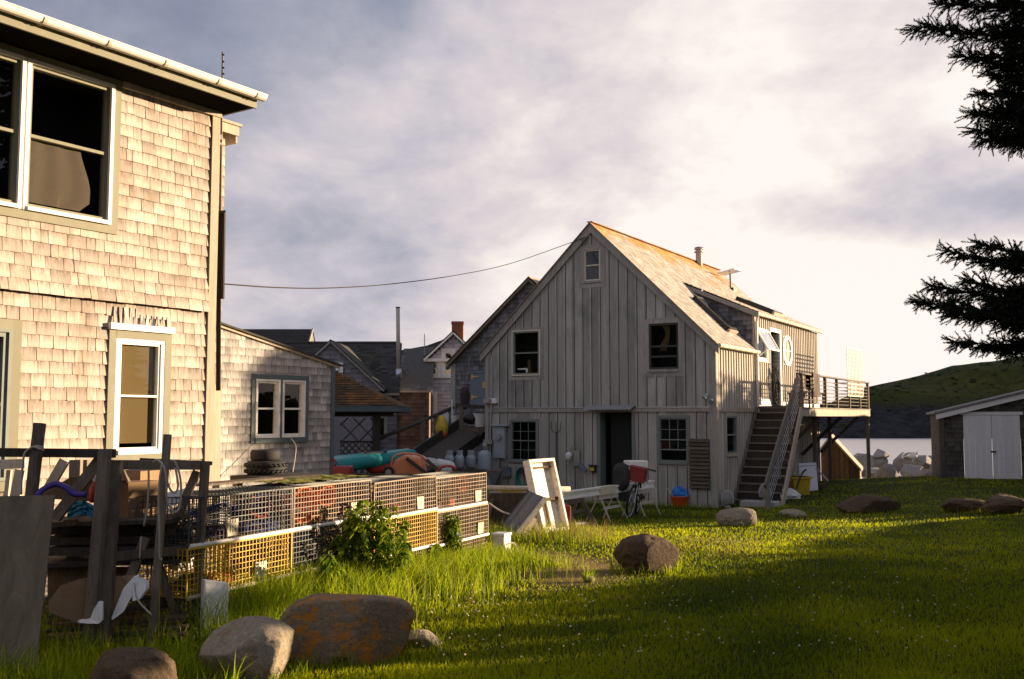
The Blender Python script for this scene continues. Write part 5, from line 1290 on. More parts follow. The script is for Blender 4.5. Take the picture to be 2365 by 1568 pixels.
def brown_house():
    Y = 38; F_ = Fr(0, Y, -.6, 0); G = lambda a, b, y=0: F_.hy(a, b, y)
    h = thing('gabled_cottage', 'grey cottage with white trimmed gable, brick chimney and brown shingled lean-to', 'house', fr=F_)
    # brown lean-to
    x0, z1 = G(913, 905, -1.2); x1 = G(991, 905, -1.2)[0]
    t3 = lambda u, z, d: (u, -1.2 - d, z)
    m = MB(); shingles(m, [(x0, -.3), (x1 - .03, -.3), (x1 - .03, z1), (x0, z1)], t3, .15, (.13, .26), .012, (), 61); m.box(x0, x1, -1.19, -.01, -.3, z1); m.build('lean_to_wall', MAT['shingle_brown'], h)
    m = MB(); m.box(x0 - .02, x0 + .06, -1.23, -1.2, -.3, z1); m.build('lean_to_corner_board', MAT['trim_lit'], h)
    m = MB(); m.box(x0 - .06, x1 + .1, -1.28, -1.2, z1 - .02, z1 + .05); m.build('lean_to_eave', MAT['trim_lit'], h)
    a = G(925, 806, .6); b = G(1000, 800, .6)
    V = [(x0 - .1, -1.27, z1 + .05), (x1 + .1, -1.27, z1 + .05), (x1 + .1, .6, b[1]), (x0 + .1, .6, a[1])]
    def rf(u, s, d):
        t = s / 2.5; return (u, -1.27 + 1.87 * t - d * .7, z1 + .05 + (a[1] - z1 - .05) * t + d * .7)
    m = MB(); m.add(V, [(0, 1, 2, 3)]); shingles(m, [(x0 - .05, 0), (x1 + .1, 0), (x1 + .1, 2.5), (x0 + .1, 2.5)], rf, .14, (.2, .32), .01, (), 62); m.build('lean_to_roof', MAT['roof_grey'], h)
    # main gable
    pk = G(1047, 776); le = G(985, 834); ri = (2 * pk[0] - le[0], le[1])
    W = [flat(987, 829, 1018, 873, F_), flat(1019, 805, 1052, 873, F_), flat(986, 905, 1009, 975, F_), flat(985, 1000, 1006, 1050, F_)]
    fr = [(3, 1), (1, 1), (1, 1), (1, 1)]
    holes = [window(h, PY, *w, cas=.12, cm=MAT['paint_white'], fm=MAT['paint_white'], fw=.05, glass=MAT['glass_teal'] if i < 2 else MAT['glass']) for i, w in enumerate(W)]
    x2 = ri[0]
    poly = [(le[0], -.3), (x2, -.3), ri, pk, le]
    m = MB(); wallfaces(m, poly, PY, holes); shingles(m, poly, PY, .14, (.13, .26), .012, W, 63); m.box(le[0], x2, .05, 7, -.3, le[1]); m.build('wall', MAT['shingle_ash'], h)
    m = MB()
    for q in (le, ri):
        d = Vector((q[0] - pk[0], 0, q[1] - pk[1])); e = Vector((pk[0], -.22, pk[1] + .1)); m.bar(e, Vector((pk[0], -.22, pk[1] + .1)) + d * 1.08, .06, .17, up=(0, 1, 0))
    m.build('rake_board', MAT['paint_white'], h)
    m = MB(); m.box(le[0] - .1, le[0] + 1.15, -.14, -.02, le[1] - .02, le[1] + .1); m.build('return_board', MAT['paint_white'], h)
    m = MB()
    for q in (le, ri): dx, dz = (q[0] - pk[0]) * 1.1, (q[1] - pk[1]) * 1.1; m.add([(pk[0], -.28, pk[1] + .2), (pk[0] + dx, -.28, pk[1] + .2 + dz), (pk[0] + dx, 7, pk[1] + .2 + dz), (pk[0], 7, pk[1] + .2)], [(0, 1, 2, 3)])
    m.build('roof', MAT['roof_grey'], h)
    # lower ridge running left behind the gable
    a, b = G(924, 809, 1.5), G(1046, 776, 1.5)
    m = MB(); m.add([(a[0], .3, a[1] - .6), (b[0], .3, a[1] - .4), (b[0], 1.5, b[1]), (G(985, 798, 1.5)[0], 1.5, G(985, 798, 1.5)[1]), (a[0], 1.5, a[1])], [(0, 1, 2, 3, 4)]); m.build('side_roof', MAT['roof_dark'], h)
    a = G(1043, 742, 2.2); b = G(1069, 790, 2.2)
    m = MB(); m.box(a[0], b[0], 2.2, 2.65, b[1] - .3, a[1] - .08); m.box(a[0] - .02, b[0] + .02, 2.18, 2.67, a[1] - .12, a[1]); m.build('chimney', MAT['brick'], h)
    t = thing('flagpole', 'thin white pole standing against the sky left of the brick chimney', 'pole', at(980, 812, 38))
    m = MB(); m.tube([at(980, 820, 38), at(980, 770, 38)], .015, 6); m.build('pole', MAT['trim_grey'], t, world=True)
glassm('glass_teal', (.3, .45, .5), 3.0)
brown_house()
def porch():
    Y = 22.5; F_ = Fr(0, Y, -.5, 0); G = lambda a, b, y=0: F_.hy(a, b, y)
    h = thing('lattice_porch', 'dark lattice porch under a low mossy roof beside the small grey house', 'porch', fr=F_)
    e0, e1 = G(752, 928), G(917, 936); ze = e1[1]
    pk = G(752, 852, 2.4)
    V = [(e0[0] - .8, 0, ze), (e1[0], 0, ze), (e1[0], 3.2, ze), (pk[0] - .5, 2.4, pk[1] + .05), (pk[0] + .1, 2.4, pk[1])]
    m = MB(); m.add(V, [(0, 1, 4, 3), (1, 2, 4)])
    N = (Vector(V[4]) - Vector(V[0])).cross(Vector(V[1]) - Vector(V[0])).normalized() * -1
    rs = random.Random(6); H_ = pk[1] - ze; nrow = 15
    for j in range(nrow):
        t0, t1 = j / nrow, (j + 1.25) / nrow; xr0 = e1[0] + (pk[0] + .1 - e1[0]) * min(1, t0); x = e0[0] - .8
        while x < xr0 - .05:
            w = rs.uniform(.13, .28); x2 = min(x + w, xr0); k = .014
            P = [(x, 2.4 * t0, ze + H_ * t0), (x2 - .005, 2.4 * t0, ze + H_ * t0), (x2 - .005, 2.4 * min(1, t1), ze + H_ * min(1, t1)), (x, 2.4 * min(1, t1), ze + H_ * min(1, t1))]
            P = [(a, b - .004, c + .004) for a, b, c in P]
            m.add(P + [(a, b - (k if i < 2 else 0), c + (k if i < 2 else 0)) for i, (a, b, c) in enumerate(P)], MB.BF, rs.random()); x = x2
    m.build('roof', MAT['roof_moss'], h)
    m = MB(); m.box(e0[0] - .8, e1[0] - .02, .02, .08, ze - .14, ze - .01); m.box(e1[0] - .08, e1[0] - .02, .08, 3.2, ze - .14, ze - .01); m.build('fascia', MAT['trim_teal'], h)
    m = MB(); m.box(e0[0] - .8, e1[0] - .1, .08, 3.1, ze - .16, ze - .1); m.build('ceiling', MAT['wood_dark'], h)
    x0 = G(780, 960)[0]; x1 = G(868, 960)[0]; zt = G(868, 962, .3)[1]; zb = -.1
    m = MB(); m.box(e0[0], x1 + .35, .28, .42, zt, ze - .16); m.build('beam', MAT['wood_dark'], h)
    for x in (x1 - .1,): m = MB(); m.box(x, x + .15, .28, .42, zb, zt); m.build('post', MAT['wood_dark'], h)
    for a, b in (((x1 + .35, .35, ze - .2), (x1 + .02, .35, zt - .45)),): pass
    m = MB()
    def strip(a, b): m.bar((a[0], .35, a[1]), (b[0], .35, b[1]), .035, .012, up=(0, 1, 0))
    W, H = x1 - x0, zt - zb; m2 = MB()
    def diag(sp, lo, hi, sg):
        k = -int(W / sp) - 1
        while k * sp < H + W:
            c = zb + k * sp; P = []
            for x in (x0, x1):
                z = c + (x - x0) if sg > 0 else c + (x1 - x); P.append((x, z))
            (ax, az), (bx, bz) = P
            pts = []
            n = 30
            seg = [(ax + (bx - ax) * i / n, az + (bz - az) * i / n) for i in range(n + 1)]; seg = [s for s in seg if lo <= s[1] <= hi]
            if len(seg) > 1: m.bar((seg[0][0], .35 + sg * .008, seg[0][1]), (seg[-1][0], .35 + sg * .008, seg[-1][1]), .03, .012, up=(0, 1, 0))
            k += 1
    mid = zb + H * .74
    for sg in (1, -1): diag(.15, zb, mid, sg); diag(.40, mid, zt, sg)
    m.box(x0, x1, .33, .37, mid - .02, mid + .02)
    m.build('lattice', MAT['wood_dark'], h)
porch()
def rear_house():
    F_ = Fr(1.35, 30.6, -.6, -30.96); G = F_.hy
    h = thing('rear_shingled_house', 'dark shingled gable house standing close behind the grey barn', 'house', fr=F_)
    pk = G(1226, 645); le = G(1040, 842); wl = G(1043, 900)[0]
    ri = (2 * pk[0] - le[0], le[1])
    poly = [(wl, -.5), (ri[0], -.5), (ri[0], le[1] - .05), pk, (wl, le[1] + .03)]
    m = MB(); wallfaces(m, poly, PY); shingles(m, poly, PY, .15, (.1, .22), .014, (), 71); m.add([(wl, 0, -.5), (wl, 6, -.5), (wl, 6, le[1]), (wl, 0, le[1])], [(0, 1, 2, 3)]); m.build('wall', MAT['shingle_dark'], h)
    m = MB()
    for q in (le, ri): m.bar((pk[0], -.1, pk[1] - .03), (q[0], -.1, q[1] - .03), .06, .17, up=(0, 1, 0))
    m.build('rake_board', MAT['wood_old'], h)
    m = MB()
    for q, dx in ((le, -.1), (ri, .1)): m.add([(pk[0], -.17, pk[1] + .08), (q[0] + dx, -.17, q[1] + .03), (q[0] + dx, 6, q[1] + .03), (pk[0], 6, pk[1] + .08)], [(0, 1, 2, 3)])
    m.build('roof', MAT['roof_cedar'], h)
    m = MB(); tb(m, PY, wl - .02, wl + .16, -.5, le[1], 0, .035); m.build('corner_board', MAT['trim_grey'], h)
    a = G(1088, 862); b = G(1135, 932)
    m = MB(); tb(m, PY, a[0], b[0], b[1] - .05, a[1], .0, .05); tb(m, PY, a[0] - .05, b[0], a[1], a[1] + .08, 0, .07); d = m.build('loading_door', MAT['door_blue'], h)
    for py in (870, 917):
        p = G(1090, py); m = MB(); m.prism([PY(p[0], p[1] - .09, .055), PY(p[0] + .06, p[1] - .09, .055), PY(p[0] + .06, p[1] - .04, .055), PY(p[0] + .34, p[1], .055), PY(p[0] + .06, p[1] + .04, .055), PY(p[0] + .06, p[1] + .09, .055), PY(p[0], p[1] + .09, .055)], F_.M.to_3x3().inverted() @ Vector((0, -.012, 0))); m.build('hinge', MAT['hinge'], d)
    p = G(1119, 889); m = MB(); tb(m, PY, p[0] - .05, p[0] + .1, p[1] - .1, p[1] + .1, .05, .07); m.build('notice', MAT['hinge'], d)
rear_house()
def ramp():
    s = thing('plank_ramp', 'dark plank ramp with pole handrail climbing to the rear house', 'ramp', gp(900, 25.5))
    A, B = at(905, 1092, 25.4), at(1062, 985, 29.2)
    m = MB(); w = Vector((.9, .5, 0)).normalized() * 1.0
    P = [A, B, B + w, A + w]; m.prism(P, (0, 0, -.08)); m.build('deck_boards', MAT['wood_dark'], s, world=True)
    m = MB(); m.bar(A + Vector((0, -.03, .02)), B + Vector((0, -.03, .02)), .06, .44); m.bar(A + w + Vector((0, 0, -.12)), B + w + Vector((0, 0, -.12)), .06, .3); m.build('side_board', MAT['metal_dark'], s, world=True)
    Hp, Hq = at(866, 1016, 25.2), at(1046, 941, 29.2)
    m = MB(); m.tube([Hp, Hp.lerp(Hq, .5) + Vector((0, 0, -.02)), Hq], .055, 8); m.build('handrail', MAT['wood_dark'], s, world=True, smooth=True)
    for px, p1, p0, Y in ((976, 972, 1042, 27.4), (1006, 958, 1030, 28.2), (1036, 946, 1008, 29.0)):
        m = MB(); m.bar(at(px, p1, Y), at(px, p0 + 20, Y), .11, .11); m.build('post', MAT['wood_old'], s, world=True)
    # landing
    l = thing('landing', 'cluttered wooden landing on posts beside the barn corner', 'landing', gp(1090, 29.4))
    a, b = at(1050, 988, 29.3), at(1128, 988, 29.3); z = a.z
    m = MB(); m.box(a.x, b.x + .6, 29.0, 30.6, z - .12, z); m.build('platform', MAT['wood_old'], l, world=True)
    for px, top in ((1064, 938), (1127, 960)):
        p = at(px, top, 29.1); m = MB(); m.box(p.x - .06, p.x + .06, 29.05, 29.17, -.7, p.z); m.build('post', MAT['wood_old'], l, world=True)
    m = MB(); m.bar(at(1052, 936, 29.08), at(1118, 940, 29.08), .05, .1); m.bar(at(1064, 1000, 29.0), at(1064, 1060, 29.0), .1); m.build('rail', MAT['wood_dark'], l, world=True)
    m = MB(); m.bar(at(1112, 992, 28.9), at(1062, 1062, 28.9), .08, .16); m.build('brace', MAT['wood_old'], l, world=True)
    t = thing('grill', 'small dark grill among clutter on the landing', 'grill', at(1086, 986, 29.6))
    m = MB(); p = at(1088, 968, 29.6); m.lathe([(.02, -.16), (.2, -.1), (.26, 0), (.25, .04), (.2, .13), (.05, .18)], p, 14); m.build('bowl', MAT['metal_dark'], t, world=True, smooth=True)
    for dx in (-.12, .12): m = MB(); m.tube([p + Vector((dx * .7, 0, -.1)), p + Vector((dx * 1.5, 0, -.24))], .015, 5); m.build('leg', MAT['metal_dark'], t, world=True)
    for px, py, s2, mt, nm, lb in ((1054, 962, .17, 'white_plastic', 'white_bucket', 'white bucket on the landing left of the grill'), (1108, 968, .2, 'white_plastic', 'white_tub', 'white tub on the landing right of the grill')):
        t = thing(nm, lb, 'bucket', at(px, 986, 29.5)); m = MB(); p = at(px, 986, 29.5); m.lathe([(s2 * .75, 0), (s2, s2 * 1.9), (s2 * 1.06, s2 * 1.9), (s2 * 1.06, s2 * 2.0)], p, 14); m.build('body', MAT[mt], t, world=True)
        m = MB(); m.tube([p + Vector((s2 * math.cos(k), 0, s2 * 1.9 + s2 * .7 * math.sin(k))) for k in [i * math.pi / 8 for i in range(9)]], .008, 5); m.build('handle', MAT['metal_grey'], t, world=True)
    t = thing('net_bundle', 'dark bundle hung on the wall left of the blue loading door', 'bundle', at(1073, 920, 29.9)); m = MB(); m.blob(at(1073, 918, 29.6), (.14, .12, .36), 3, .22, 1.5, 4); m.build('net', MAT['cloth_dark'], t, world=True)
    t = thing('white_pole', 'thin white pole upright beside the top of the ramp', 'pole', at(1044, 1005, 28.8)); m = MB(); m.tube([at(1043.5, 922, 28.8), at(1044.5, 1008, 28.8)], .018, 6); m.build('pole', MAT['paint_white'], t, world=True)
    t = thing('dinghy_buoy', 'yellow and orange float hung from the ramp handrail', 'buoy', at(1018, 1000, 28.3))
    p = at(1019, 1008, 28.2); m = MB(); m.lathe([(.03, -.02), (.15, .08), (.19, .2), (.18, .32), (.1, .52), (.03, .6)], p, 14); m.build('float', MAT['yellow_plastic'], t, world=True, smooth=True)
    m = MB(); m.lathe([(.02, -.08), (.13, -.02), (.17, .09), (.16, .14)], p, 14); m.build('lower_band', MAT['orange_bucket'], t, world=True, smooth=True)
    m = MB(); m.tube([p + Vector((0, 0, .6)), at(1013, 958, 28.3)], .012, 5); m.build('cord', MAT['rope_dark'], t, world=True)
    t = thing('white_buoy', 'slim white buoy hung on the post at the top of the ramp', 'buoy', at(1031, 975, 29)); m = MB(); m.lathe([(.02, -.2), (.07, -.15), (.07, .12), (.02, .22)], at(1031, 966, 28.8), 10); m.build('float', MAT['white_plastic'], t, world=True, smooth=True)
ramp()
def tanks():
    t = thing('plank_bench', 'dark plank bench carrying the gas cylinders', 'bench', gp(1060, 25.6))
    a, b = at(1012, 1082, 25.6), at(1128, 1084, 25.6); m = MB(); m.bar(a - Vector((0, 0, .03)), b - Vector((0, 0, .03)), .5, .06); m.build('top', MAT['wood_dark'], t, world=True)
    for q in (a.lerp(b, .1), a.lerp(b, .9)): m = MB(); m.box(q.x - .05, q.x + .05, 25.4, 25.8, -.7, q.z - .06); m.build('leg', MAT['wood_dark'], t, world=True)
    for i, (px, lab) in enumerate(((1038, 'leftmost of the three grey gas cylinders on the bench'), (1061, 'middle one of the three grey gas cylinders on the bench'), (1087, 'rightmost of the three grey gas cylinders on the bench'))):
        p = at(px, 1081, 25.6); c = thing('gas_cylinder', lab, 'gas cylinder', p, 0, 'gas cylinders on the bench')
        s = .95
        m = MB(); m.lathe([(.08 * s, 0), (.125 * s, .03), (.128 * s, .24), (.12 * s, .29), (.085 * s, .335), (.03 * s, .35)], n=18); m.build('tank', MAT['tank_grey'], c, smooth=True)
        m = MB()
        for k in range(10):
            if k in (2, 3): continue
            a0, a1 = k * .628, (k + .95) * .628; m.add([(.085 * math.cos(q) , .085 * math.sin(q), z) for q, z in ((a0, .33), (a1, .33), (a1, .46), (a0, .46))], [(0, 1, 2, 3)])
        m.build('collar', MAT['tank_grey'], c)
        m = MB(); m.tube([(0, 0, .34), (0, 0, .42)], .025, 8); m.build('valve', MAT['metal_dark'], c)
    p = at(1119, 1100, 26.8); c = thing('tall_gas_cylinder', 'tall pale gas cylinder standing against the barn corner', 'gas cylinder', (p.x, p.y, gz(p.x, p.y)))
    m = MB(); zt = at(1119, 1040, 26.8).z - gz(p.x, p.y); m.lathe([(.17, 0), (.185, .03), (.185, zt - .13), (.16, zt - .05), (.08, zt), (.03, zt + .01)], n=20); m.build('tank', MAT['tank_grey'], c, smooth=True)
    m = MB(); m.lathe([(.06, zt), (.06, zt + .15), (.05, zt + .19)], n=12); m.build('cap', MAT['metal_grey'], c, smooth=True)
tanks()
# ---------------------------------------------------------------- the stacked lobster traps
TLEN, TH, TD = 1.235, .355, .53
def grid_wires(m, o, u, v, a, b, p, r, skip=None):
    """a wire mesh panel: o corner, u and v unit vectors, a x b size"""
    o, u, v = Vector(o), Vector(u), Vector(v); n = int(round(a / p)); k = int(round(b / p))
    for i in range(n + 1): q = o + u * (a * i / n); m.bar(q, q + v * b, r, var=random.random())
    for j in range(k + 1): q = o + v * (b * j / k); m.bar(q, q + u * a, r, var=random.random())
def make_trap(wm, front_wm, runner, seed, fill, vent=True, door=None):
    """local x along the row, y into the depth, z up; returns the list of (name, mesh, material)"""
    rs = random.Random(seed); parts = []
    L, H, D = TLEN - .012, TH - .012, TD; P = .041; r = .0052
    m = MB(); grid_wires(m, (0, 0, 0), (1, 0, 0), (0, 0, 1), L, H, P, r)
    for x in (0, L): m.bar((x, -.003, 0), (x, -.003, H), .012)
    for z in (0, H): m.bar((0, -.003, z), (L, -.003, z), .011)
    parts.append(('front_mesh', m, front_wm))
    m = MB(); grid_wires(m, (0, D, 0), (1, 0, 0), (0, 0, 1), L, H, P * 1.0, r); grid_wires(m, (0, 0, H), (1, 0, 0), (0, 1, 0), L, D, P, r); grid_wires(m, (0, 0, .004), (1, 0, 0), (0, 1, 0), L, D, P * 2, r)
    for x in (0, L): grid_wires(m, (x, 0, 0), (0, 1, 0), (0, 0, 1), D, H, P, r)
    grid_wires(m, (L * rs.uniform(.38, .45), .03, .01), (0, 1, 0), (0, 0, 1), D - .06, H - .02, P, r)
    parts.append(('wire_frame', m, wm))
    if runner:
        m = MB(); m.tube([(0, -.012, -.002), (L, -.012, -.002)], .016, 8); m.tube([(0, D, 0), (L, D, 0)], .016, 8); parts.append(('runner', m, MAT[runner]))
    if vent:
        m = MB(); x = L * vent; w, h = .115, .125; z = .03
        for i in range(4): m.box(x + i * w / 4 + .006, x + i * w / 4 + .022, -.018, -.006, z, z + h)
        m.box(x, x + w, -.02, -.006, z, z + .028); m.box(x, x + w, -.02, -.006, z + h - .045, z + h - .03); m.box(x - .005, x + .01, -.018, -.006, z, z + h); m.box(x + w - .006, x + w + .01, -.018, -.006, z, z + h)
        parts.append(('escape_vent', m, MAT['paint_cream']))
    fill = fill + [('cloth_dark', .55, .97, .1, .9, 'net'), ('net_red' if seed % 3 else 'wood_brown', .44, .53, 0, .22, 'brick'), ('rope_dark', .08, .3, .02, .4, 'rope')]
    for mt, x0, x1, z0, z1, kind in fill:
        m = MB()
        if kind == 'net':
            q_ = .008 if mt == 'net_orange' else .0045
            cx, cz = (x0 + x1) / 2 * L, (z0 + z1) / 2 * H; rx, rz = (x1 - x0) / 2 * L, (z1 - z0) / 2 * H
            N = 18
            for j in range(7):
                t = j / 6; k = 1 - .62 * t; y = .04 + .3 * t
                m.tube([(cx + rx * k * math.cos(2 * math.pi * i / N) * (1 + .06 * math.sin(i * 5 + j)), y, cz + rz * k * math.sin(2 * math.pi * i / N)) for i in range(N)], q_, 4, closed=True)
            for i in range(26):
                a = 2 * math.pi * i / 26; m.tube([(cx + rx * math.cos(a), .04, cz + rz * math.sin(a)), (cx + rx * .38 * math.cos(a + .5), .34, cz + rz * .38 * math.sin(a + .5))], q_, 4)
        elif kind == 'rope':
            for q in range(9):
                rx, rz = rs.uniform(.4, .5) * (x1 - x0) * L, rs.uniform(.3, .5) * (z1 - z0) * H; cx, cz = (x0 + x1) / 2 * L, (z0 + z1) / 2 * H
                m.tube([(cx + rx * math.cos(a) + rs.uniform(-.01, .01), .1 + .05 * rs.random() + .1 * q / 9, cz + rz * math.sin(a)) for a in [2 * math.pi * i / 14 for i in range(14)]], .011, 5, closed=True)
        elif kind == 'brick':
            m.box(x0 * L, x1 * L, .1, .3, .012, .012 + (z1 - z0) * H)
        else:
            m.box(x0 * L, x1 * L, .05, .065, z0 * H, z1 * H)
        parts.append(({'net': 'entrance_net', 'rope': 'coiled_rope', 'brick': 'ballast_brick', 'sheet': 'bait_panel'}[kind], m, MAT[mt]))
    return parts
def traps():
    ang = math.atan2(TU.y, TU.x)
    yw, wb, wd = MAT['wire_yellow'], MAT['wire_black'], MAT['wire_dark']
    B, O_, Rd = 'net_blue', 'net_orange', 'net_red'
    spec = [   # row (0 = ground), column (0 = nearest), wire, front wire, runner, fill, vent, label
        (0, 0, wd, wd, None, [], .5, 'dark wire lobster trap sunk in grass under the yellow trap nearest the lumber rack'),
        (0, 1, wd, wd, None, [('net_blue', .15, .4, .1, .9, 'net')], None, 'dark wire lobster trap sunk in grass, second from the rack in the bottom row'),
        (0, 2, wb, wb, 'paint_white', [], None, 'lobster trap at the bottom hidden by weeds under the smaller yellow wired trap'),
        (0, 3, wb, wb, 'paint_white', [('brick', .6, .75, 0, .25, 'brick')], .86, 'lit lobster trap at the bottom of the end nearest the leaning shutter'),
        (1, 0, yw, yw, 'trim_lit', [('net_red', .2, .36, .7, .9, 'brick')], .62, 'bright yellow wire lobster trap in the middle row beside the lumber rack'),
        (1, 1, wd, wd, 'trim_lit', [('net_blue', .12, .42, .08, .9, 'net')], None, 'dark wire lobster trap in the middle row half hidden by the leafy weed'),
        (1, 2, yw, yw, 'paint_white', [('net_orange', .12, .2, .8, .95, 'brick')], None, 'yellow wire lobster trap in the middle row just right of the leafy weed'),
        (1, 3, wb, wb, 'paint_white', [('net_blue', .5, .62, .4, .8, 'brick')], .78, 'lobster trap with green weed growing through it at the middle of the far end'),
        (2, 0, wd, wd, 'paint_white', [('net_blue', .12, .5, .08, .8, 'net'), ('net_blue', .62, .8, .05, .9, 'net'), ('net_red', .66, .9, .3, .85, 'rope'), ('net_blue', .62, .95, .02, .22, 'brick')], .32, 'top lobster trap with blue nets and red rope nearest the lumber rack'),
        (2, 1, wb, wb, 'paint_white', [('net_orange', .05, .34, .06, .96, 'net'), ('net_orange', .36, .6, .45, .95, 'net')], .72, 'top lobster trap with a big orange entrance net'),
        (2, 2, wb, wb, 'paint_white', [('net_blue', .1, .33, .05, .75, 'net')], .66, 'top lobster trap with a small blue net right of the orange one'),
        (2, 3, wb, wb, 'paint_white', [('net_red', .62, .8, .4, .95, 'rope')], .76, 'top lobster trap at the far end with red rope inside'),
    ]
    zs = [-.06, .30, .665]
    for row, c, wm, fm, rn, fill, vent, lab in spec:
        p = TL + TU * (TLEN * c + (.02 if row == 2 else -.01 * row)) + TN * ((.0, .012, -.01)[row] + .012 * math.sin(c * 3 + row))
        z = zs[row] + gz(p.x, p.y) * .9 + (.0 if row < 2 else 0)
        t = thing('lobster_trap', lab, 'lobster trap', (p.x, p.y, z), ang + .012 * math.sin(c * 5 + row * 2), 'lobster traps stacked in a row')
        for nm, m, mt in make_trap(wd if wm is wb else wm, fm, rn, row * 7 + c, fill, vent):  # brown traps: wire behind the front goes dark, interior shade put into colour
            # wire traps are knocked about: everything bows a little
            k_ = row * 3.1 + c * 1.7; m.v = [(x, y + .016 * mnoise.noise(Vector((x * 3.5, z_ * 5, k_))), z_ + .008 * mnoise.noise(Vector((x * 3, y * 4, k_ + 5)))) for x, y, z_ in m.v]
            m.build(nm, mt, t)
    # moss and old netting lying on the top of the stack
    q = TL + TU * 1.9 - TN * .3; t = thing('green_netting', 'yellow green mossy netting lying on top of the traps', 'netting', (q.x, q.y, 1.02), ang)
    m = MB(); n, k = 26, 8; V = []
    for j in range(k + 1):
        for i in range(n + 1): V.append((-.55 + 1.25 * i / n, -.2 + .42 * j / k + .03 * math.sin(i * .9), .012 + .02 * mnoise.noise(Vector((i * .4, j * .6, 2)))))
    m.add(V, [(j * (n + 1) + i, j * (n + 1) + i + 1, (j + 1) * (n + 1) + i + 1, (j + 1) * (n + 1) + i) for j in range(k) for i in range(n)], .5); m.build('net', MAT['moss_net'], t)
    t = thing('grey_board', 'thin grey board lying over the back of the trap stack', 'board', TL + TU * .9 - TN * .62 + Vector((0, 0, 1.03)), ang)
    m = MB(); m.box(-.15, .9, -.09, .09, 0, .018); m.build('board', MAT['wood_old'], t)
    # white bait box and rope loop at the far end
    e = TR + TN * .04 + TU * .1; e = Vector((e.x + .02, e.y, gz(e.x, e.y)))
    t = thing('white_bait_box', 'white plastic box at the end of the trap row', 'box', e, ang)
    m = MB(); m.box(.0, .20, -.10, .06, .06, .33); m.box(-.01, .21, -.11, .07, .31, .345); m.box(.02, .09, -.07, .05, 0, .08); m.build('box', MAT['white_plastic'], t, bevel=.012)
    t = thing('grey_rope_loop', 'loop of pale rope hanging from the white box', 'rope', e + Vector((.12, -.1, .2)), ang)
    m = MB(); m.tube(bez([(0, 0, .03), (.12, -.04, .03), (.2, -.06, -.1), (.17, -.06, -.2), (.1, -.04, -.12), (.02, 0, -.02)], 6), .009, 6); m.build('loop', MAT['rope'], t)
paint('moss_net', (.16, .15, .012), .95, (.07, .07, .01), .7, sc=25)
traps()
def weed(px0, px1, base, label, n, h, seed, dome=.5, Y=None):
    rs = random.Random(seed)
    g = Y
    t = thing('leafy_weed', label, 'weed', g)
    ms, ml = MB(), MB()
    W = (px1 - px0) / PF * g.y / 2
    for i in range(n):
        a = rs.uniform(-1, 1); lean = a * W; hh = h * (1 - .45 * a * a) * rs.uniform(.7, 1.05); dy = rs.uniform(-.28, .22)
        P = bez([(lean * .35, dy * .4, -.03), (lean * .7, dy * .8 - .05, hh * .6), (lean * 1.0, dy - .12, hh)], 6)
        ms.tube(P, [.006 * (1 - .7 * k / len(P)) + .001 for k in range(len(P))], 5)
        for k in range(3, len(P)):
            for sgn in (-1, 1):
                for _ in range(2):
                    o = P[k]; d = Vector((rs.uniform(-1, 1), rs.uniform(-1, .5), rs.uniform(-.5, .25))).normalized(); L = rs.uniform(.055, .12); s = d.cross(Vector((0, 0, 1))).normalized(); up = s.cross(d)
                    q = [o, o + d * L * .35 + s * L * .26 + up * .012, o + d * L * .35 - s * L * .26 + up * .012, o + d * L * .7 + s * L * .17 - Vector((0, 0, L * .14)), o + d * L * .7 - s * L * .17 - Vector((0, 0, L * .14)), o + d * L - Vector((0, 0, L * .4)), o + d * L * .7 - Vector((0, 0, L * .08)), o + d * L * .35]
                    ml.add(q, [(0, 1, 7), (0, 7, 2), (7, 1, 3, 6), (2, 7, 6, 4), (6, 3, 5), (4, 6, 5)], rs.random())
    ms.build('stem', MAT['weed_leaf'], t); ml.build('leaves', MAT['weed_leaf'], t)
p = TL + TU * 2.15 + TN * .22
weed(755, 935, 1340, 'big leafy weed drooping in front of the middle of the traps', 30, .90, 3, Y=Vector((p.x, p.y, gz(p.x, p.y))))
p = TL + TU * 3.95 + TN * .05
weed(1012, 1076, 1290, 'smaller leafy weed pushing out of the traps near the far end', 10, .62, 5, Y=Vector((p.x, p.y, gz(p.x, p.y))))
p = TL + TU * 1.5 + TN * .3
weed(690, 760, 1330, 'low broad leafed weed at the foot of the traps', 7, .5, 8, Y=Vector((p.x, p.y, gz(p.x, p.y))))
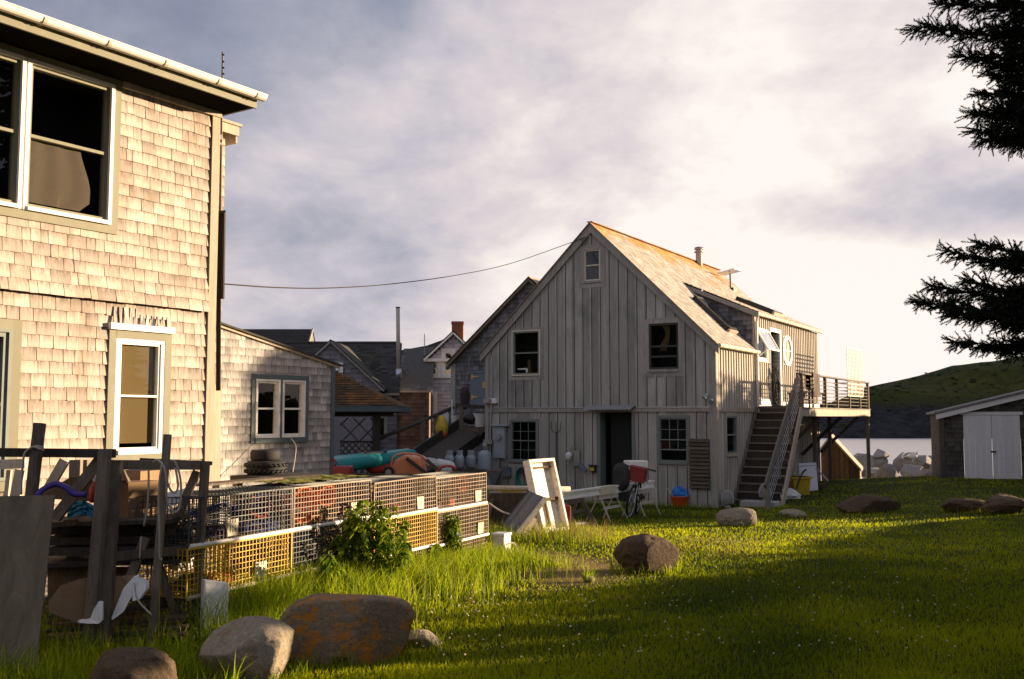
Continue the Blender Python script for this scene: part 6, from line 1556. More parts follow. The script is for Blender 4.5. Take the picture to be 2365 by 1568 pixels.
# ---------------------------------------------------------------- the lumber rack and what is piled in it (lower left)
def rack():
    WO, WD = 'wood_old', 'wood_dark'
    def leg(m, a, b, w, d=None): m.bar(a, b, w, d or w)
    t = thing('timber_rack', 'rough timber rack with dark top rail at the left edge', 'rack', gp(200, 7.0))
    def part(nm, a, b, w, d=.045, mt=WO): m = MB(); m.bar(at(*a), at(*b), d, w, up=(0, 0, 1)) if abs(a[0] - b[0]) > abs(a[1] - b[1]) else m.bar(at(*a), at(*b), w, d, up=(0, 1, 0)); return m.build(nm, MAT[mt], t, world=True)
    part('top_rail', (-60, 1044, 7.15), (265, 1047, 7.15), .062, .05, WD)
    part('post', (92, 977, 7.05), (38, 1440, 6.95), .056, .08)
    part('post', (243, 1038, 7.05), (205, 1500, 6.95), .072, .07)
    part('brace', (238, 1052, 7.2), (128, 1196, 7.2), .075)
    part('brace', (150, 1062, 7.75), (105, 1140, 7.75), .07, .04, 'wood_pale'); part('post', (176, 1062, 7.7), (160, 1480, 7.6), .085, .05); part('post', (196, 1062, 7.8), (190, 1480, 7.7), .055, .05)
    part('rail', (-60, 1075, 8.0), (60, 1070, 8.0), .075, .04, 'wood_pale'); part('upright', (48, 1085, 8.0), (33, 1160, 8.0), .08, .03, 'wood_pale'); part('upright', (22, 1085, 8.05), (14, 1160, 8.05), .035, .03, 'wood_pale')
    part('rail', (118, 1204, 7.5), (420, 1196, 7.5), .03, .5, WD)
    part('rail', (110, 1296, 7.55), (440, 1286, 7.55), .03, .5, WD)
    t = thing('braced_trestle', 'tall cross braced timber frame with a rope coil on its top rail', 'frame', gp(350, 7.2))
    part('top_rail', (250, 1073, 7.3), (462, 1074, 7.45), .068, .05)
    part('post', (268, 1064, 7.2), (238, 1500, 6.98), .078, .06)
    part('post', (474, 1067, 7.5), (449, 1474, 7.4), .056, .06)
    part('post', (387, 1003, 7.15), (350, 1490, 7.05), .046, .045)
    part('mid_rail', (250, 1286, 7.2), (449, 1268, 7.38), .06, .045)
    part('brace', (279, 1088, 7.55), (350, 1262, 7.5), .06); part('brace', (362, 1300, 7.35), (424, 1452, 7.35), .055)
    part('brace', (455, 1088, 7.55), (380, 1264, 7.45), .055); part('brace', (337, 1240, 7.3), (252, 1465, 7.2), .066)
    part('rail', (323, 1062, 7.65), (490, 1070, 7.75), .03, .03, WD)
    # rope
    t = thing('rope_coil', 'pale rope coil looped over the middle post of the braced frame', 'rope', at(375, 1080, 7.1)); m = MB()
    def px(*P): return bez([at(*p) for p in P], 7)
    m.tube(px((355, 1068, 7.1), (362, 1062, 7.08), (375, 1072, 7.05), (384, 1100, 7.04), (385, 1150, 7.05), (395, 1175, 7.06), (405, 1183, 7.08), (416, 1165, 7.1), (417, 1110, 7.1), (406, 1070, 7.1), (395, 1062, 7.1)), .0075, 6)
    m.tube(px((374, 1070, 7.05), (368, 1110, 7.03), (366, 1160, 7.03), (368, 1230, 7.03), (368, 1285, 7.05), (374, 1292, 7.06)), .007, 6)
    m.tube(px((383, 1100, 7.04), (392, 1128, 7.06), (404, 1138, 7.08), (411, 1120, 7.1), (405, 1080, 7.1)), .0075, 6)
    m.tube(px((343, 1085, 7.15), (343, 1120, 7.14), (340, 1170, 7.14), (332, 1215, 7.15)), .0075, 6); m.tube(px((326, 1240, 7.15), (322, 1290, 7.15)), .007, 6)
    m.tube(px((310, 1345, 6.9), (318, 1385, 6.88), (350, 1420, 6.86)), .006, 6)
    m.build('rope', MAT['rope'], t, world=True, smooth=True)
    t = thing('tie_rope', 'rope tied round the leaning post of the timber rack', 'rope', at(75, 1037, 7.0)); m = MB()
    m.tube(px((100, 1033, 7.0), (85, 1030, 6.98), (68, 1036, 6.98), (56, 1050, 6.98), (51, 1090, 6.98), (49, 1142, 6.98)), .0075, 6); m.tube(px((80, 1032, 6.97), (95, 1037, 6.97), (100, 1040, 7.02)), .0075, 6); m.build('rope', MAT['rope'], t, world=True, smooth=True)
    # plywood sheet and white panel
    t = thing('plywood_sheet', 'weathered grey plywood sheet leaning at the bottom left', 'board', gp(50, 6.35)); a, b = at(-30, 1146, 6.55), at(126, 1144, 6.62); c, d = gp(106, 6.3), gp(-40, 6.25)
    m = MB(); N = Vector((0, .012, .0)); m.prism([d, c, b, a], N); m.build('sheet', MAT['plywood'], t, world=True)
    t = thing('white_sheet', 'upright white panel standing in grass right of the braced frame', 'panel', gp(500, 7.35)); a, b = at(472, 1338, 7.32), at(529, 1346, 7.42); c, d = at(527, 1474, 7.36), at(468, 1470, 7.26)
    m = MB(); m.prism([d, c, b, a], Vector((-.04, .05, 0))); m.build('panel', MAT['white_plastic'], t, world=True, bevel=.008)
    # the pile
    def box3(nm, lab, cat, px0, py0, px1, py1, Y, dep, mt, tilt=0, grp=None):
        p = at((px0 + px1) / 2, py1, Y); w = (px1 - px0) / PF * Y; hh = (py1 - py0) / PF * Y
        o = thing(nm, lab, cat, p, 0, grp); o.rotation_euler = (0, 0, R(-33 + tilt)); m = MB(); m.box(-w / 2, w / 2, -dep / 2, dep / 2, 0, hh); return o, m, w, hh
    o, m, w, hh = box3('cardboard_box', 'brown cardboard box on the rack shelf behind the crossed brace', 'box', 258, 1112, 350, 1196, 7.65, .3, 'cardboard'); m.build('box', MAT['cardboard'], o)
    m = MB(); m.prism([(-w / 2, -.15, hh), (w / 2, -.15, hh), (w / 2 - .02, -.25, hh + .05), (-w / 2 + .03, -.24, hh + .06)], (0, 0, .004)); m.build('flap', MAT['cardboard'], o)
    o, m, w, hh = box3('cardboard_box', 'open cardboard box behind the top rail below the lower house window', 'box', 300, 1086, 365, 1116, 7.9, .3, 'cardboard', 8); m.build('box', MAT['cardboard'], o); m = MB(); m.box(-w / 2 + .01, w / 2 - .01, -.14, .14, hh, hh + .004); m.build('opening', MAT['wood_dark'], o)
    for i, (px0, py, px1, Y, lab) in enumerate(((120, 1222, 430, 7.6, 'uppermost dark plank on the rack shelf'), (118, 1246, 425, 7.55, 'middle dark plank on the rack shelf'), (122, 1270, 430, 7.5, 'lowest dark plank on the rack shelf'))):
        a, b = at(px0, py, Y), at(px1, py - 6, Y); o = thing('plank', lab, 'plank', a, 0, 'dark planks on the rack shelf'); m = MB(); m.bar(a, b, .26, .055); m.build('board', MAT['wood_dark'], o, world=True)
    rs = random.Random(12)
    sp = [(118, 1190, 'leaning brown offcut beside the plywood sheet'), ]
    for i in range(11):
        y = 1376 + i * 9.5; Y = 7.5 - i * .05; a, b = at(118 + rs.uniform(-10, 30), y + rs.uniform(14, 24), Y), at(432 + rs.uniform(-20, 15), y - rs.uniform(4, 14), Y + .1)
        o = thing('old_lath', ('topmost', 'second', 'third', 'fourth', 'fifth', 'sixth', 'seventh', 'eighth', 'ninth', 'tenth', 'lowest')[i] + ' brown lath in the pile under the braced frame', 'lath', a, 0, 'brown laths piled under the frame'); m = MB(); m.bar(a, b, .09, .022); m.build('lath', MAT['wood_brown' if i % 3 else 'wood_dark'], o, world=True)
    def sheet(nm, lab, cat, P, mt, th=.006, wave=.0, part='sheet'):
        """a bent sheet from a row of (px, top, bottom, Y)"""
        V = [at(p[0], p[1], p[3]) for p in P] + [at(p[0], p[2], p[3] - .06) for p in P]; n = len(P); m = MB()
        m.add(V + [v + Vector((0, th, 0)) for v in V], [(i, i + 1, n + i + 1, n + i) for i in range(n - 1)] + [(2 * n + i, 3 * n + i, 3 * n + i + 1, 2 * n + i + 1) for i in range(n - 1)], .5)
        o = thing(nm, lab, cat, V[n]); m.build(part, MAT[mt], o, world=True, smooth=False); return o
    sheet('bent_cardboard', 'big curled brown cardboard sheet low in the timber rack', 'cardboard', [(112, 1388, 1412, 6.95), (140, 1352, 1424, 7.0), (180, 1338, 1438, 7.05), (230, 1328, 1444, 7.1), (280, 1330, 1420, 7.12), (312, 1326, 1360, 7.15)], 'cardboard')
    sheet('brown_sheet', 'dark brown sheet behind the curled cardboard', 'board', [(110, 1300, 1400, 7.4), (200, 1306, 1380, 7.42), (310, 1310, 1370, 7.45)], 'wood_brown')
    sheet('foam_strip', 'white foam strip slanting under the crossed brace', 'foam', [(258, 1424, 1432, 6.98), (285, 1358, 1412, 7.0), (310, 1330, 1366, 7.02), (318, 1328, 1344, 7.04)], 'foam', .03)
    sheet('foam_offcut', 'small white foam offcut right of the slanting strip', 'foam', [(306, 1338, 1388, 6.99), (322, 1336, 1384, 7.0), (338, 1344, 1360, 7.02)], 'foam', .05)
    sheet('white_scrap', 'white scrap sheet at the bottom of the rack beside the post', 'foam', [(180, 1432, 1438, 6.94), (205, 1426, 1440, 6.94), (228, 1388, 1440, 6.93), (236, 1390, 1432, 6.93)], 'foam', .02)
    sheet('white_tray', 'white curved tray above the shelf right of the middle post', 'tray', [(366, 1140, 1158, 7.5), (380, 1138, 1166, 7.5), (402, 1134, 1168, 7.5), (425, 1128, 1150, 7.55), (446, 1110, 1118, 7.6)], 'white_plastic', .02)
    o = sheet('white_crate', 'white slatted crate between middle post and right post of the frame', 'crate', [(388, 1216, 1312, 7.75), (410, 1210, 1318, 7.75), (436, 1212, 1316, 7.8), (446, 1250, 1310, 7.85)], 'foam', .05, part='side')
    m = MB()
    for px_ in (418, 428): m.bar(at(px_, 1216, 7.68), at(px_ + 10, 1300, 7.68), .012)
    m.bar(at(392, 1262, 7.67), at(446, 1252, 7.7), .03); m.bar(at(395, 1276, 7.67), at(446, 1270, 7.7), .022); m.build('cord', MAT['metal_dark'], o, world=True)
    t = thing('teal_cloth', 'crumpled teal cloth on the rack shelf beside the tall post', 'cloth', at(190, 1196, 7.3)); m = MB(); V = []
    for j in range(9):
        for i in range(13): V.append(at(156 + 62 * i / 12, 1168 + 32 * j / 8 - 12 * math.sin(math.pi * i / 12) , 7.3 + .05 * mnoise.noise(Vector((i * .6, j * .7, 3))) - .06 * j / 8))
    m.add(V, [(j * 13 + i, j * 13 + i + 1, j * 13 + i + 14, j * 13 + i + 13) for j in range(8) for i in range(12)], .5); m.build('cloth', MAT['cyan_cloth'], t, world=True)
    t = thing('purple_hose', 'thick purple hose arched over the plywood sheet', 'hose', at(90, 1146, 7.0)); m = MB(); m.tube(px((84, 1146, 6.95), (100, 1130, 7.0), (128, 1118, 7.05), (150, 1124, 7.05), (172, 1140, 7.05), (198, 1142, 7.05)), .022, 8); m.build('hose', MAT['purple'], t, world=True, smooth=True)
    t = thing('brown_board', 'brown board sloping up behind the purple hose', 'board', at(80, 1150, 7.4)); m = MB(); m.prism([at(82, 1150, 7.4), at(210, 1158, 7.4), at(230, 1110, 7.45), at(165, 1100, 7.45)], (0, .03, 0)); m.build('board', MAT['wood_brown'], t, world=True)
    t = thing('red_jug', 'small red and white jug behind the leaning rack post', 'jug', at(219, 1158, 7.4)); p = at(219, 1160, 7.4); m = MB(); m.lathe([(.035, 0), (.045, .02), (.045, .1), (.02, .14), (.015, .16)], p, 12); m.build('jug', MAT['red_plastic'], t, world=True, smooth=True); m = MB(); m.lathe([(.018, .155), (.02, .2)], p, 10); m.build('cap', MAT['white_plastic'], t, world=True)
    t = thing('wood_offcut', 'short pale offcut lying below the teal cloth', 'offcut', at(165, 1212, 7.25)); m = MB(); m.bar(at(150, 1208, 7.2), at(178, 1206, 7.2), .05, .045); m.build('block', MAT['wood_brown'], t, world=True)
rack()
# ---------------------------------------------------------------- things in the yard between the buildings
def tyre(p, r, w, label, lug=True, seed=0):
    t = thing('tyre', label, 'tyre', p, 0, 'tyres on the bench by the small house')
    m = MB(); pr = [(r * .55, 0), (r * .62, -w * .02), (r * .9, 0), (r * .97, w * .12), (r, w * .3), (r, w * .7), (r * .97, w * .88), (r * .9, w), (r * .62, w * 1.02), (r * .55, w)]
    N = 32; V = [(a * math.cos(2 * math.pi * k / N), a * math.sin(2 * math.pi * k / N), z) for a, z in pr for k in range(N)]; n = len(pr)
    m.add(V, [(j * N + k, j * N + (k + 1) % N, ((j + 1) % n) * N + (k + 1) % N, ((j + 1) % n) * N + k) for j in range(n) for k in range(N)], .4)
    m.build('carcass', MAT['tyre'], t, smooth=True)
    if lug:
        m = MB(); K = 26
        for k in range(K):
            for s in (0, 1):
                a = 2 * math.pi * (k + .5 * s) / K; c, q = math.cos(a), math.sin(a); o = Vector((c * r, q * r, w * (.28 + .44 * s))); tg = Vector((-q, c, .5 - s)); m.bar(o - tg * r * .09, o + tg * r * .09, .02, w * .3, up=(c, q, 0))
        m.build('tread', MAT['tyre'], t)
def yard():
    # bench behind the traps that the tyres lie on
    p = at(640, 1096, 11.6); z = p.z; zg = gz(p.x, p.y)
    t = thing('work_bench', 'low plank bench behind the traps with two tyres on it', 'bench', (p.x, p.y, zg), R(-33))
    m = MB(); m.box(-.34, .34, -.4, .4, z - zg - .05, z - zg); m.build('top', MAT['wood_dark'], t)
    for a in (-.28, .28):
        for b in (-.34, .34): m = MB(); m.box(a - .04, a + .04, b - .04, b + .04, -.05, z - zg - .05); m.build('leg', MAT['wood_old'], t)
    q = at(614, 1096, 11.6); tyre(Vector((q.x, q.y, z)), .225, .16, 'wide knobbly tyre lying at the bottom of the pair'); q = at(611, 1096, 11.6); tyre(Vector((q.x, q.y + .01, z + .165)), .17, .12, 'narrower worn tyre lying on top of the knobbly one', False)
    # kayaks and the wheelbarrow
    t = thing('boat_rack', 'low timber rack holding the kayaks', 'rack', gp(840, 21.5))
    for Y, px in ((20.0, 800), (23.2, 925)):
        c = at(px, 1092, Y); m = MB(); m.box(c.x - .3, c.x + 1.4, Y - .05, Y + .05, c.z - .1, c.z - .02); m.build('crossbar', MAT['wood_dark'], t, world=True)
        for dx in (-.2, 1.3): m = MB(); m.box(c.x + dx - .05, c.x + dx + .05, Y - .05, Y + .05, -.7, c.z - .1); m.build('leg', MAT['wood_dark'], t, world=True)
    def kayak(nm, lab, a, b, wa, wb, mt, flat=1.0):
        o = thing(nm, lab, 'kayak', a); m = MB(); a, b = Vector(a), Vector(b); n = 16; pts, rs_ = [], []
        for i in range(n + 1): s = i / n; pts.append(a.lerp(b, s)); rs_.append((wa + (wb - wa) * s) * (max(.02, min(1, (1 - abs(2 * s - 1)) * 5)) ** .5))
        m.tube(pts, rs_, 16); m.build('hull', MAT[mt], o, world=True, smooth=True)
        m = MB(); sd = (b - a).cross(Vector((0, 0, 1))).normalized(); c = a.lerp(b, .5); m.tube([c + (b - a) * .12 * math.cos(k) + sd * .16 * math.sin(k) + Vector((0, 0, wa * .93)) for k in [i * .393 for i in range(16)]], .018, 5, closed=True); m.build('cockpit_rim', MAT['metal_dark'], o, world=True)
    kayak('kayak', 'long teal kayak lying on the rack between the houses', at(730, 1078, 18.6), at(962, 1049, 24.5), .17, .17, 'teal_plastic')
    kayak('kayak', 'red kayak mostly hidden behind the orange wheelbarrow', at(845, 1080, 21.5), at(985, 1070, 24.2), .15, .15, 'red_plastic')
    kayak('kayak', 'white kayak with its nose showing behind the wheelbarrow', at(930, 1056, 23.6), at(1052, 1078, 24.6), .13, .12, 'white_plastic')
    t = thing('wheelbarrow', 'upturned orange wheelbarrow with dark handles behind the traps', 'wheelbarrow', gp(945, 20.5)); Y = 20.5
    m = MB(); O = at(945, 1098, Y); sx = Y / PF
    ring = [(-42, 0, .0), (40, 2, .0), (38, 26, .05), (30, 42, .1), (-12, 48, .12), (-30, 38, .1), (-40, 18, .04)]
    V = []
    for dy, sc_ in ((-.32, .8), (-.26, .96), (.26, .96), (.32, .8)):
        for x, z, b in ring: V.append(O + Vector((x * sx * (sc_ if True else 1), dy, z * sx * (.75 + .25 * sc_))))
    n = len(ring); m.add(V, [(j * n + i, j * n + (i + 1) % n, (j + 1) * n + (i + 1) % n, (j + 1) * n + i) for j in range(3) for i in range(n)] + [tuple(range(n - 1, -1, -1)), tuple(3 * n + i for i in range(n))], .5); m.build('tub', MAT['orange_plastic'], t, world=True, bevel=.04)
    m = MB(); m.tube(bez([at(902, 1088, Y - .36), at(908, 1056, Y - .36), at(930, 1047, Y - .3), at(965, 1050, Y - .2), at(984, 1062, Y - .1)], 6), .022, 7); m.build('frame', MAT['orange_plastic'], t, world=True, smooth=True)
    for a, b in (((938, 1058, Y - .42), (990, 1098, Y - .42)), ((985, 1062, Y - .3), (1024, 1098, Y - .3))): m = MB(); m.bar(at(*a), at(*b), .06, .07); m.build('handle', MAT['wood_dark'], t, world=True)
    m = MB(); c = at(897, 1090, Y - .4); N = 20
    for R0, R1, w in ((.115, .06, .05),):
        V = []
        for r, y in ((R1, -w), (R0 - .01, -w), (R0, 0), (R0 - .01, w), (R1, w)):
            for k in range(N): a = 2 * math.pi * k / N; V.append(c + Vector((r * math.cos(a), y, r * math.sin(a))))
        m.add(V, [(j * N + k, j * N + (k + 1) % N, ((j + 1) % 5) * N + (k + 1) % N, ((j + 1) % 5) * N + k) for j in range(5) for k in range(N)], .4)
    w_ = m.build('wheel', MAT['tyre'], t, world=True, smooth=True); m = MB(); m.tube([c + Vector((0, -.05, 0)), c + Vector((0, .05, 0))], .06, 12); m.build('hub', MAT['metal_grey'], w_, world=True)
    t = thing('fuel_can', 'dark red fuel can beside the corner of the small grey house', 'fuel can', gp(790, 17.5)); a, b = at(768, 1100, 17.5), at(813, 1076, 17.5)
    m = MB(); m.box(a.x, b.x, 17.4, 17.7, gz(a.x, 17.5) + .55, b.z); m.build('body', MAT['dark_red'], t, world=True, bevel=.03); m = MB(); m.tube(bez([at(772, 1078, 17.5), at(776, 1068, 17.5), at(768, 1060, 17.5), at(762, 1064, 17.5)], 5), .018, 6); m.build('spout', MAT['dark_red'], t, world=True)
    m = MB(); m.box(a.x - .1, b.x + .2, 17.2, 17.9, gz(a.x, 17.5) - .05, gz(a.x, 17.5) + .55); o = thing('wooden_crate', 'wooden crate under the dark red fuel can', 'crate', gp(790, 17.6)); m.build('body', MAT['wood_dark'], o, world=True)
    t = thing('folding_chair', 'red framed folding seat behind the far end of the traps', 'chair', gp(1045, 19)); Y = 18.5
    m = MB(); m.tube(bez([at(1008, 1090, Y), at(1022, 1077, Y), at(1040, 1076, Y), at(1053, 1082, Y)], 5), .022, 6); m.build('frame', MAT['red_plastic'], t, world=True)
    for a, b in (((1012, 1082), (1030, 1108)), ((1044, 1078), (1066, 1112))): m = MB(); m.bar(at(a[0], a[1], Y), at(b[0], b[1] + 60, Y), .035, .035); m.build('leg', MAT['wood_brown'], t, world=True)
    m = MB(); m.box(at(1024, 1100, Y).x, at(1042, 1100, Y).x, Y, Y + .3, gz(-.6, Y), at(1030, 1086, Y).z); o = thing('blue_drum', 'small blue grey drum under the red framed seat', 'drum', gp(1033, Y)); m = MB(); c = gp(1033, Y + .25); m.lathe([(.1, 0), (.11, .02), (.11, at(1033, 1086, Y).z - c.z), (.09, at(1033, 1086, Y).z - c.z + .02)], c, 14); m.build('body', MAT['meter'], o, world=True, smooth=True)
    t = thing('metal_scoop', 'dark open metal bucket at the left foot of the barn', 'bucket', gp(1150, 20)); Y = 20; a, b, c, d = at(1120, 1088, Y), at(1158, 1086, Y + .5), at(1154, 1122, Y + .5), at(1140, 1124, Y)
    m = MB(); m.prism([a, d, c, b], Vector((.02, .5, .0))); m.build('shell', MAT['metal_dark'], t, world=True); m = MB(); m.bar(a, b, .03); m.bar(b, c, .03); m.build('rim', MAT['wood_old'], t, world=True)
    # overhead wire
    t = thing('overhead_wire', 'thin wire sagging between the lit house and the barn gable', 'wire', at(520, 657, 11.4)); m = MB(); P = [at(519, 656, 11.3), at(640, 664, 13), at(760, 665, 15.2), at(900, 656, 18), at(1050, 636, 21), at(1180, 608, 23.5), at(1330, 556, 25.6)]; m.tube(bez(P, 8), .009, 5); m.build('wire', MAT['metal_dark'], t, world=True)
    m = MB(); m.bar(at(1330, 556, 25.6), at(1352, 548, 25.6), .03); m.bar(at(1344, 552, 25.55), at(1346, 562, 25.55), .02); m.build('clamp', MAT['metal_dark'], t, world=True)
    # --- things on the barn wall
    def onwall(nm, lab, cat, px, py, d=.03): u, z = BARN.hy(px, py); return thing(nm, lab, cat, BARN.M @ Vector((u, -d, z)), BARN.a), (lambda x, y: (lambda q: (q[0] - u, q[1] - z))(BARN.hy(x, y)))
    t, f = onwall('electric_meter', 'grey electric meter box at the left end of the barn wall', 'meter', 1157, 1030); a, b = f(1145, 985), f(1170, 1058)
    m = MB(); m.box(a[0], b[0], -.10, 0, b[1], a[1]); m.box(a[0] - .05, b[0] + .12, -.16, 0, a[1] + .01, a[1] + .07); m.build('case', MAT['meter'], t, bevel=.008); c = f(1158, 1008); m = MB(); m.tube([(c[0], -.09, c[1]), (c[0], -.19, c[1])], [.10, .09], 18); m.build('dial', MAT['metal_zinc'], t); m = MB(); m.box(a[0] + .06, b[0] - .06, -.108, -.1, b[1] + .1, b[1] + .22); m.build('cover', MAT['tank_grey'], t)
    m = MB(); p, q = f(1153, 1058), f(1150, 1140); m.tube([(p[0], -.03, p[1]), (p[0], -.03, q[1])], .03, 8); m.build('conduit', MAT['metal_grey'], t)
    t, f = onwall('junction_box', 'small blue grey junction box below the left barn window', 'box', 1173, 1090); a, b = f(1165, 1078), f(1182, 1100); m = MB(); m.box(a[0], b[0], -.1, 0, b[1], a[1]); m.box(a[0] - .015, b[0] + .015, -.115, -.1, a[1] - .05, a[1] + .015); m.build('case', MAT['door_blue'], t); m = MB(); m.tube([((a[0] + b[0]) / 2, -.04, b[1]), ((a[0] + b[0]) / 2, -.04, b[1] - .5)], .02, 6); m.build('conduit', MAT['metal_grey'], t)
    t, f = onwall('service_conduit', 'grey conduit with wide elbow running down the left corner of the barn', 'pipe', 1136, 1000); m = MB(); P = [f(1140, 820), f(1139, 930), f(1136, 1000), f(1136, 1120)]; m.tube([(x, -.06, z) for x, z in P], .022, 8); m.build('pipe', MAT['metal_grey'], t)
    for py in (926, 1020): c = f(1134, py); m = MB(); m.box(c[0] - .15, c[0] + .12, -.14, 0, c[1] - .06, c[1] + .06); m.build('bracket', MAT['trim_grey'], t)
    t, f = onwall('pitchfork', 'old pitchfork hanging on the barn wall right of the window', 'pitchfork', 1285, 1040); m = MB(); a, b = f(1287, 1000), f(1287, 1120); m.tube([(a[0], -.04, a[1]), (b[0], -.04, b[1])], .016, 6); m.build('handle', MAT['wood_dark'], t); m = MB()
    for k in (-1, 0, 1): m.tube(bez([(a[0], -.05, a[1]), (a[0] + k * .12, -.05, a[1] + .07), (a[0] + k * .15, -.05, a[1] + .3)], 5), .009, 5)
    m.build('tines', MAT['metal_dark'], t)
    t, f = onwall('pot_buoy', 'white and pale lobster buoy hanging on the barn wall', 'buoy', 1319, 1050); c = f(1318, 1052); e = f(1325, 1026); g = f(1316, 1068); M_ = Matrix.Rotation(R(10), 4, 'Y'); m = MB(); m.lathe([(.03, -.13), (.065, -.09), (.085, 0), (.08, .06), (.03, .10)], (c[0], -.09, c[1]), 14, M=M_); m.build('float', MAT['white_plastic'], t, smooth=True); m = MB(); m.bar((c[0], -.09, c[1] + .08), (e[0], -.09, e[1]), .035, .02); m.bar((c[0], -.09, c[1] - .1), (g[0], -.09, g[1] - .05), .035); m.build('stick', MAT['wood_pale'], t)
    t, f = onwall('hanging_board', 'small grey board hanging beside the lobster buoy', 'board', 1332, 1060); a, b = f(1328, 1040), f(1340, 1076); m = MB(); m.box(a[0], b[0], -.05, 0, b[1], a[1]); m.build('board', MAT['trim_grey'], t)
    t, f = onwall('wooden_trellis', 'brown slatted trellis panel fixed at the right of the barn wall', 'trellis', 1616, 1070); a, b = f(1592, 1013), f(1641, 1130); m = MB(); n = 13; m.box(a[0] + .02, b[0] - .02, -.025, 0, b[1], a[1])
    m.build('backing', MAT['wood_dark'], t); m = MB()
    for i in range(n): z = b[1] + (a[1] - b[1]) * (i + .5) / n; m.box(a[0], b[0], -.06, -.025, z - .026, z + .03)
    m.build('slats', MAT['wood_slat'], t)
    t, f = onwall('garden_hose', 'green garden hose coiled on the barn wall behind the shutter', 'hose', 1212, 1100); c = f(1213, 1092); m = MB(); rs = random.Random(2)
    for k in range(6): r = .17 + .015 * k; m.tube([(c[0] + (r + .02 * math.sin(k)) * math.sin(a) * .95, -.06 - .012 * k, c[1] - .12 + r * 1.15 * math.cos(a)) for a in [2 * math.pi * i / 20 for i in range(20)]], .014, 6, closed=True)
    m.build('coil', MAT['hose_green'], t, smooth=True); m = MB(); m.box(c[0] - .09, c[0] + .09, -.16, 0, c[1], c[1] + .12); m.build('hanger', MAT['metal_dark'], t)
    t, f = onwall('hand_broom', 'blue topped tool leaning on the barn wall left of the doorway', 'tool', 1352, 1085); a, b, c = f(1346, 1068), f(1352, 1088), f(1360, 1150); m = MB(); m.tube([(b[0], -.06, b[1]), (c[0], -.14, c[1])], .015, 6); m.build('handle', MAT['wood_pale'], t); m = MB(); m.bar((a[0] - .08, -.06, a[1]), (b[0] + .05, -.07, b[1]), .05, .09); m.build('head', MAT['door_blue'], t)
    t, f = onwall('wall_lamp', 'small dark box with yellow front beside the barn doorway', 'box', 1372, 1082); m = MB(); m.box(-.08, .08, -.1, 0, -.07, .07); m.box(-.1, .1, -.12, 0, .07, .1); m.build('case', MAT['metal_dark'], t); m = MB(); m.box(-.06, .06, -.11, -.1, -.05, .03); m.build('front', MAT['yellow_plastic'], t)
    t, f = onwall('vent_hood', 'white vent outlet at the left corner of the barn', 'vent', 1143, 927); m = MB(); m.box(-.12, .12, -.14, 0, -.06, .08); m.build('hood', MAT['white_plastic'], t, bevel=.02)
    # --- leaning white shutter, dark slatted crate, poles, long beam on sawhorses, bicycle, bucket
    Y = 15.9; A = gp(1255, 16.0); t = thing('white_shutter', 'tall white panelled shutter leaning and brightly lit beside the traps', 'shutter', A)
    c0, c1, c2, c3 = at(1243, 1236, 15.75), at(1303, 1226, 16.25), at(1262, 1064, 16.45), at(1214, 1062, 16.05)
    U = (c1 - c0).normalized(); Wd = (c1 - c0).length; Vv = ((c3 - c0) + (c2 - c1)) / 2; Hh = Vv.length; Vv.normalize(); Nn = U.cross(Vv).normalized()
    def lp(u, v, d): return c0 + U * u + Vv * v - Nn * (-d)
    def lb(m, u0, u1, v0, v1, d0, d1): m.add([lp(u0, v0, d0), lp(u1, v0, d0), lp(u1, v0, d1), lp(u0, v0, d1), lp(u0, v1, d0), lp(u1, v1, d0), lp(u1, v1, d1), lp(u0, v1, d1)], MB.BF)
    m = MB(); e = .055; lb(m, 0, e, 0, Hh, -.02, .12); lb(m, Wd - e, Wd, 0, Hh, -.02, .12); lb(m, e, Wd - e, Hh - e, Hh, -.02, .12); lb(m, e, Wd - e, 0, e, -.02, .1); m.build('frame', MAT['shutter_paint'], t, world=True, bevel=.012)
    m = MB(); k = (Wd - 2 * e) / 3
    for i in range(3): lb(m, e + i * k + .004, e + (i + 1) * k - .004, e, Hh - e, -.02, .012)
    m.build('boards', MAT['shutter_paint'], t, world=True)
    m = MB(); lb(m, e, Wd - e, Hh * .88, Hh * .9, .0, .06); lb(m, e, Wd - e, Hh * .43, Hh * .47, .0, .06); lb(m, Wd * .42, Wd * .47, .1, Hh * .43, .0, .05); m.build('cross_batten', MAT['wood_brown'], t, world=True)
    t = thing('slatted_bench', 'grey slatted bench tipped on its side against the white shutter', 'bench', gp(1200, 15.6))
    P0, P1 = at(1160, 1215, 15.7), at(1222, 1136, 15.9); D_ = at(1260, 1150, 15.0) - P1; n = 5
    up = (P1 - P0)
    for i in range(n):
        a = D_ * (i / n); b = D_ * ((i + .78) / n); m = MB(); q = [P0 + a, P0 + b, P1 + b, P1 + a]; nn = (q[1] - q[0]).cross(q[3] - q[0]).normalized(); m.prism(q, nn * .025); m.build('slat', MAT['bench_grey'], t, world=True)
    m = MB(); q0, q1 = P0 + D_ * 1.0, P1 + D_ * 1.0; m.bar(q0, q1, .05, .10, up=D_); m.build('rail', MAT['wood_pale'], t, world=True); m = MB(); m.bar(P0 + D_ * .02, P1 + D_ * .02, .05, .1, up=D_); m.build('rail', MAT['wood_dark'], t, world=True)
    m = MB(); m.bar(at(1232, 1196, 15.2), at(1208, 1238, 14.9), .11, .03, up=(0, 1, 0)); m.bar(at(1232, 1210, 15.3), at(1240, 1234, 15.2), .08, .1); m.build('leg', MAT['trim_lit'], t, world=True)
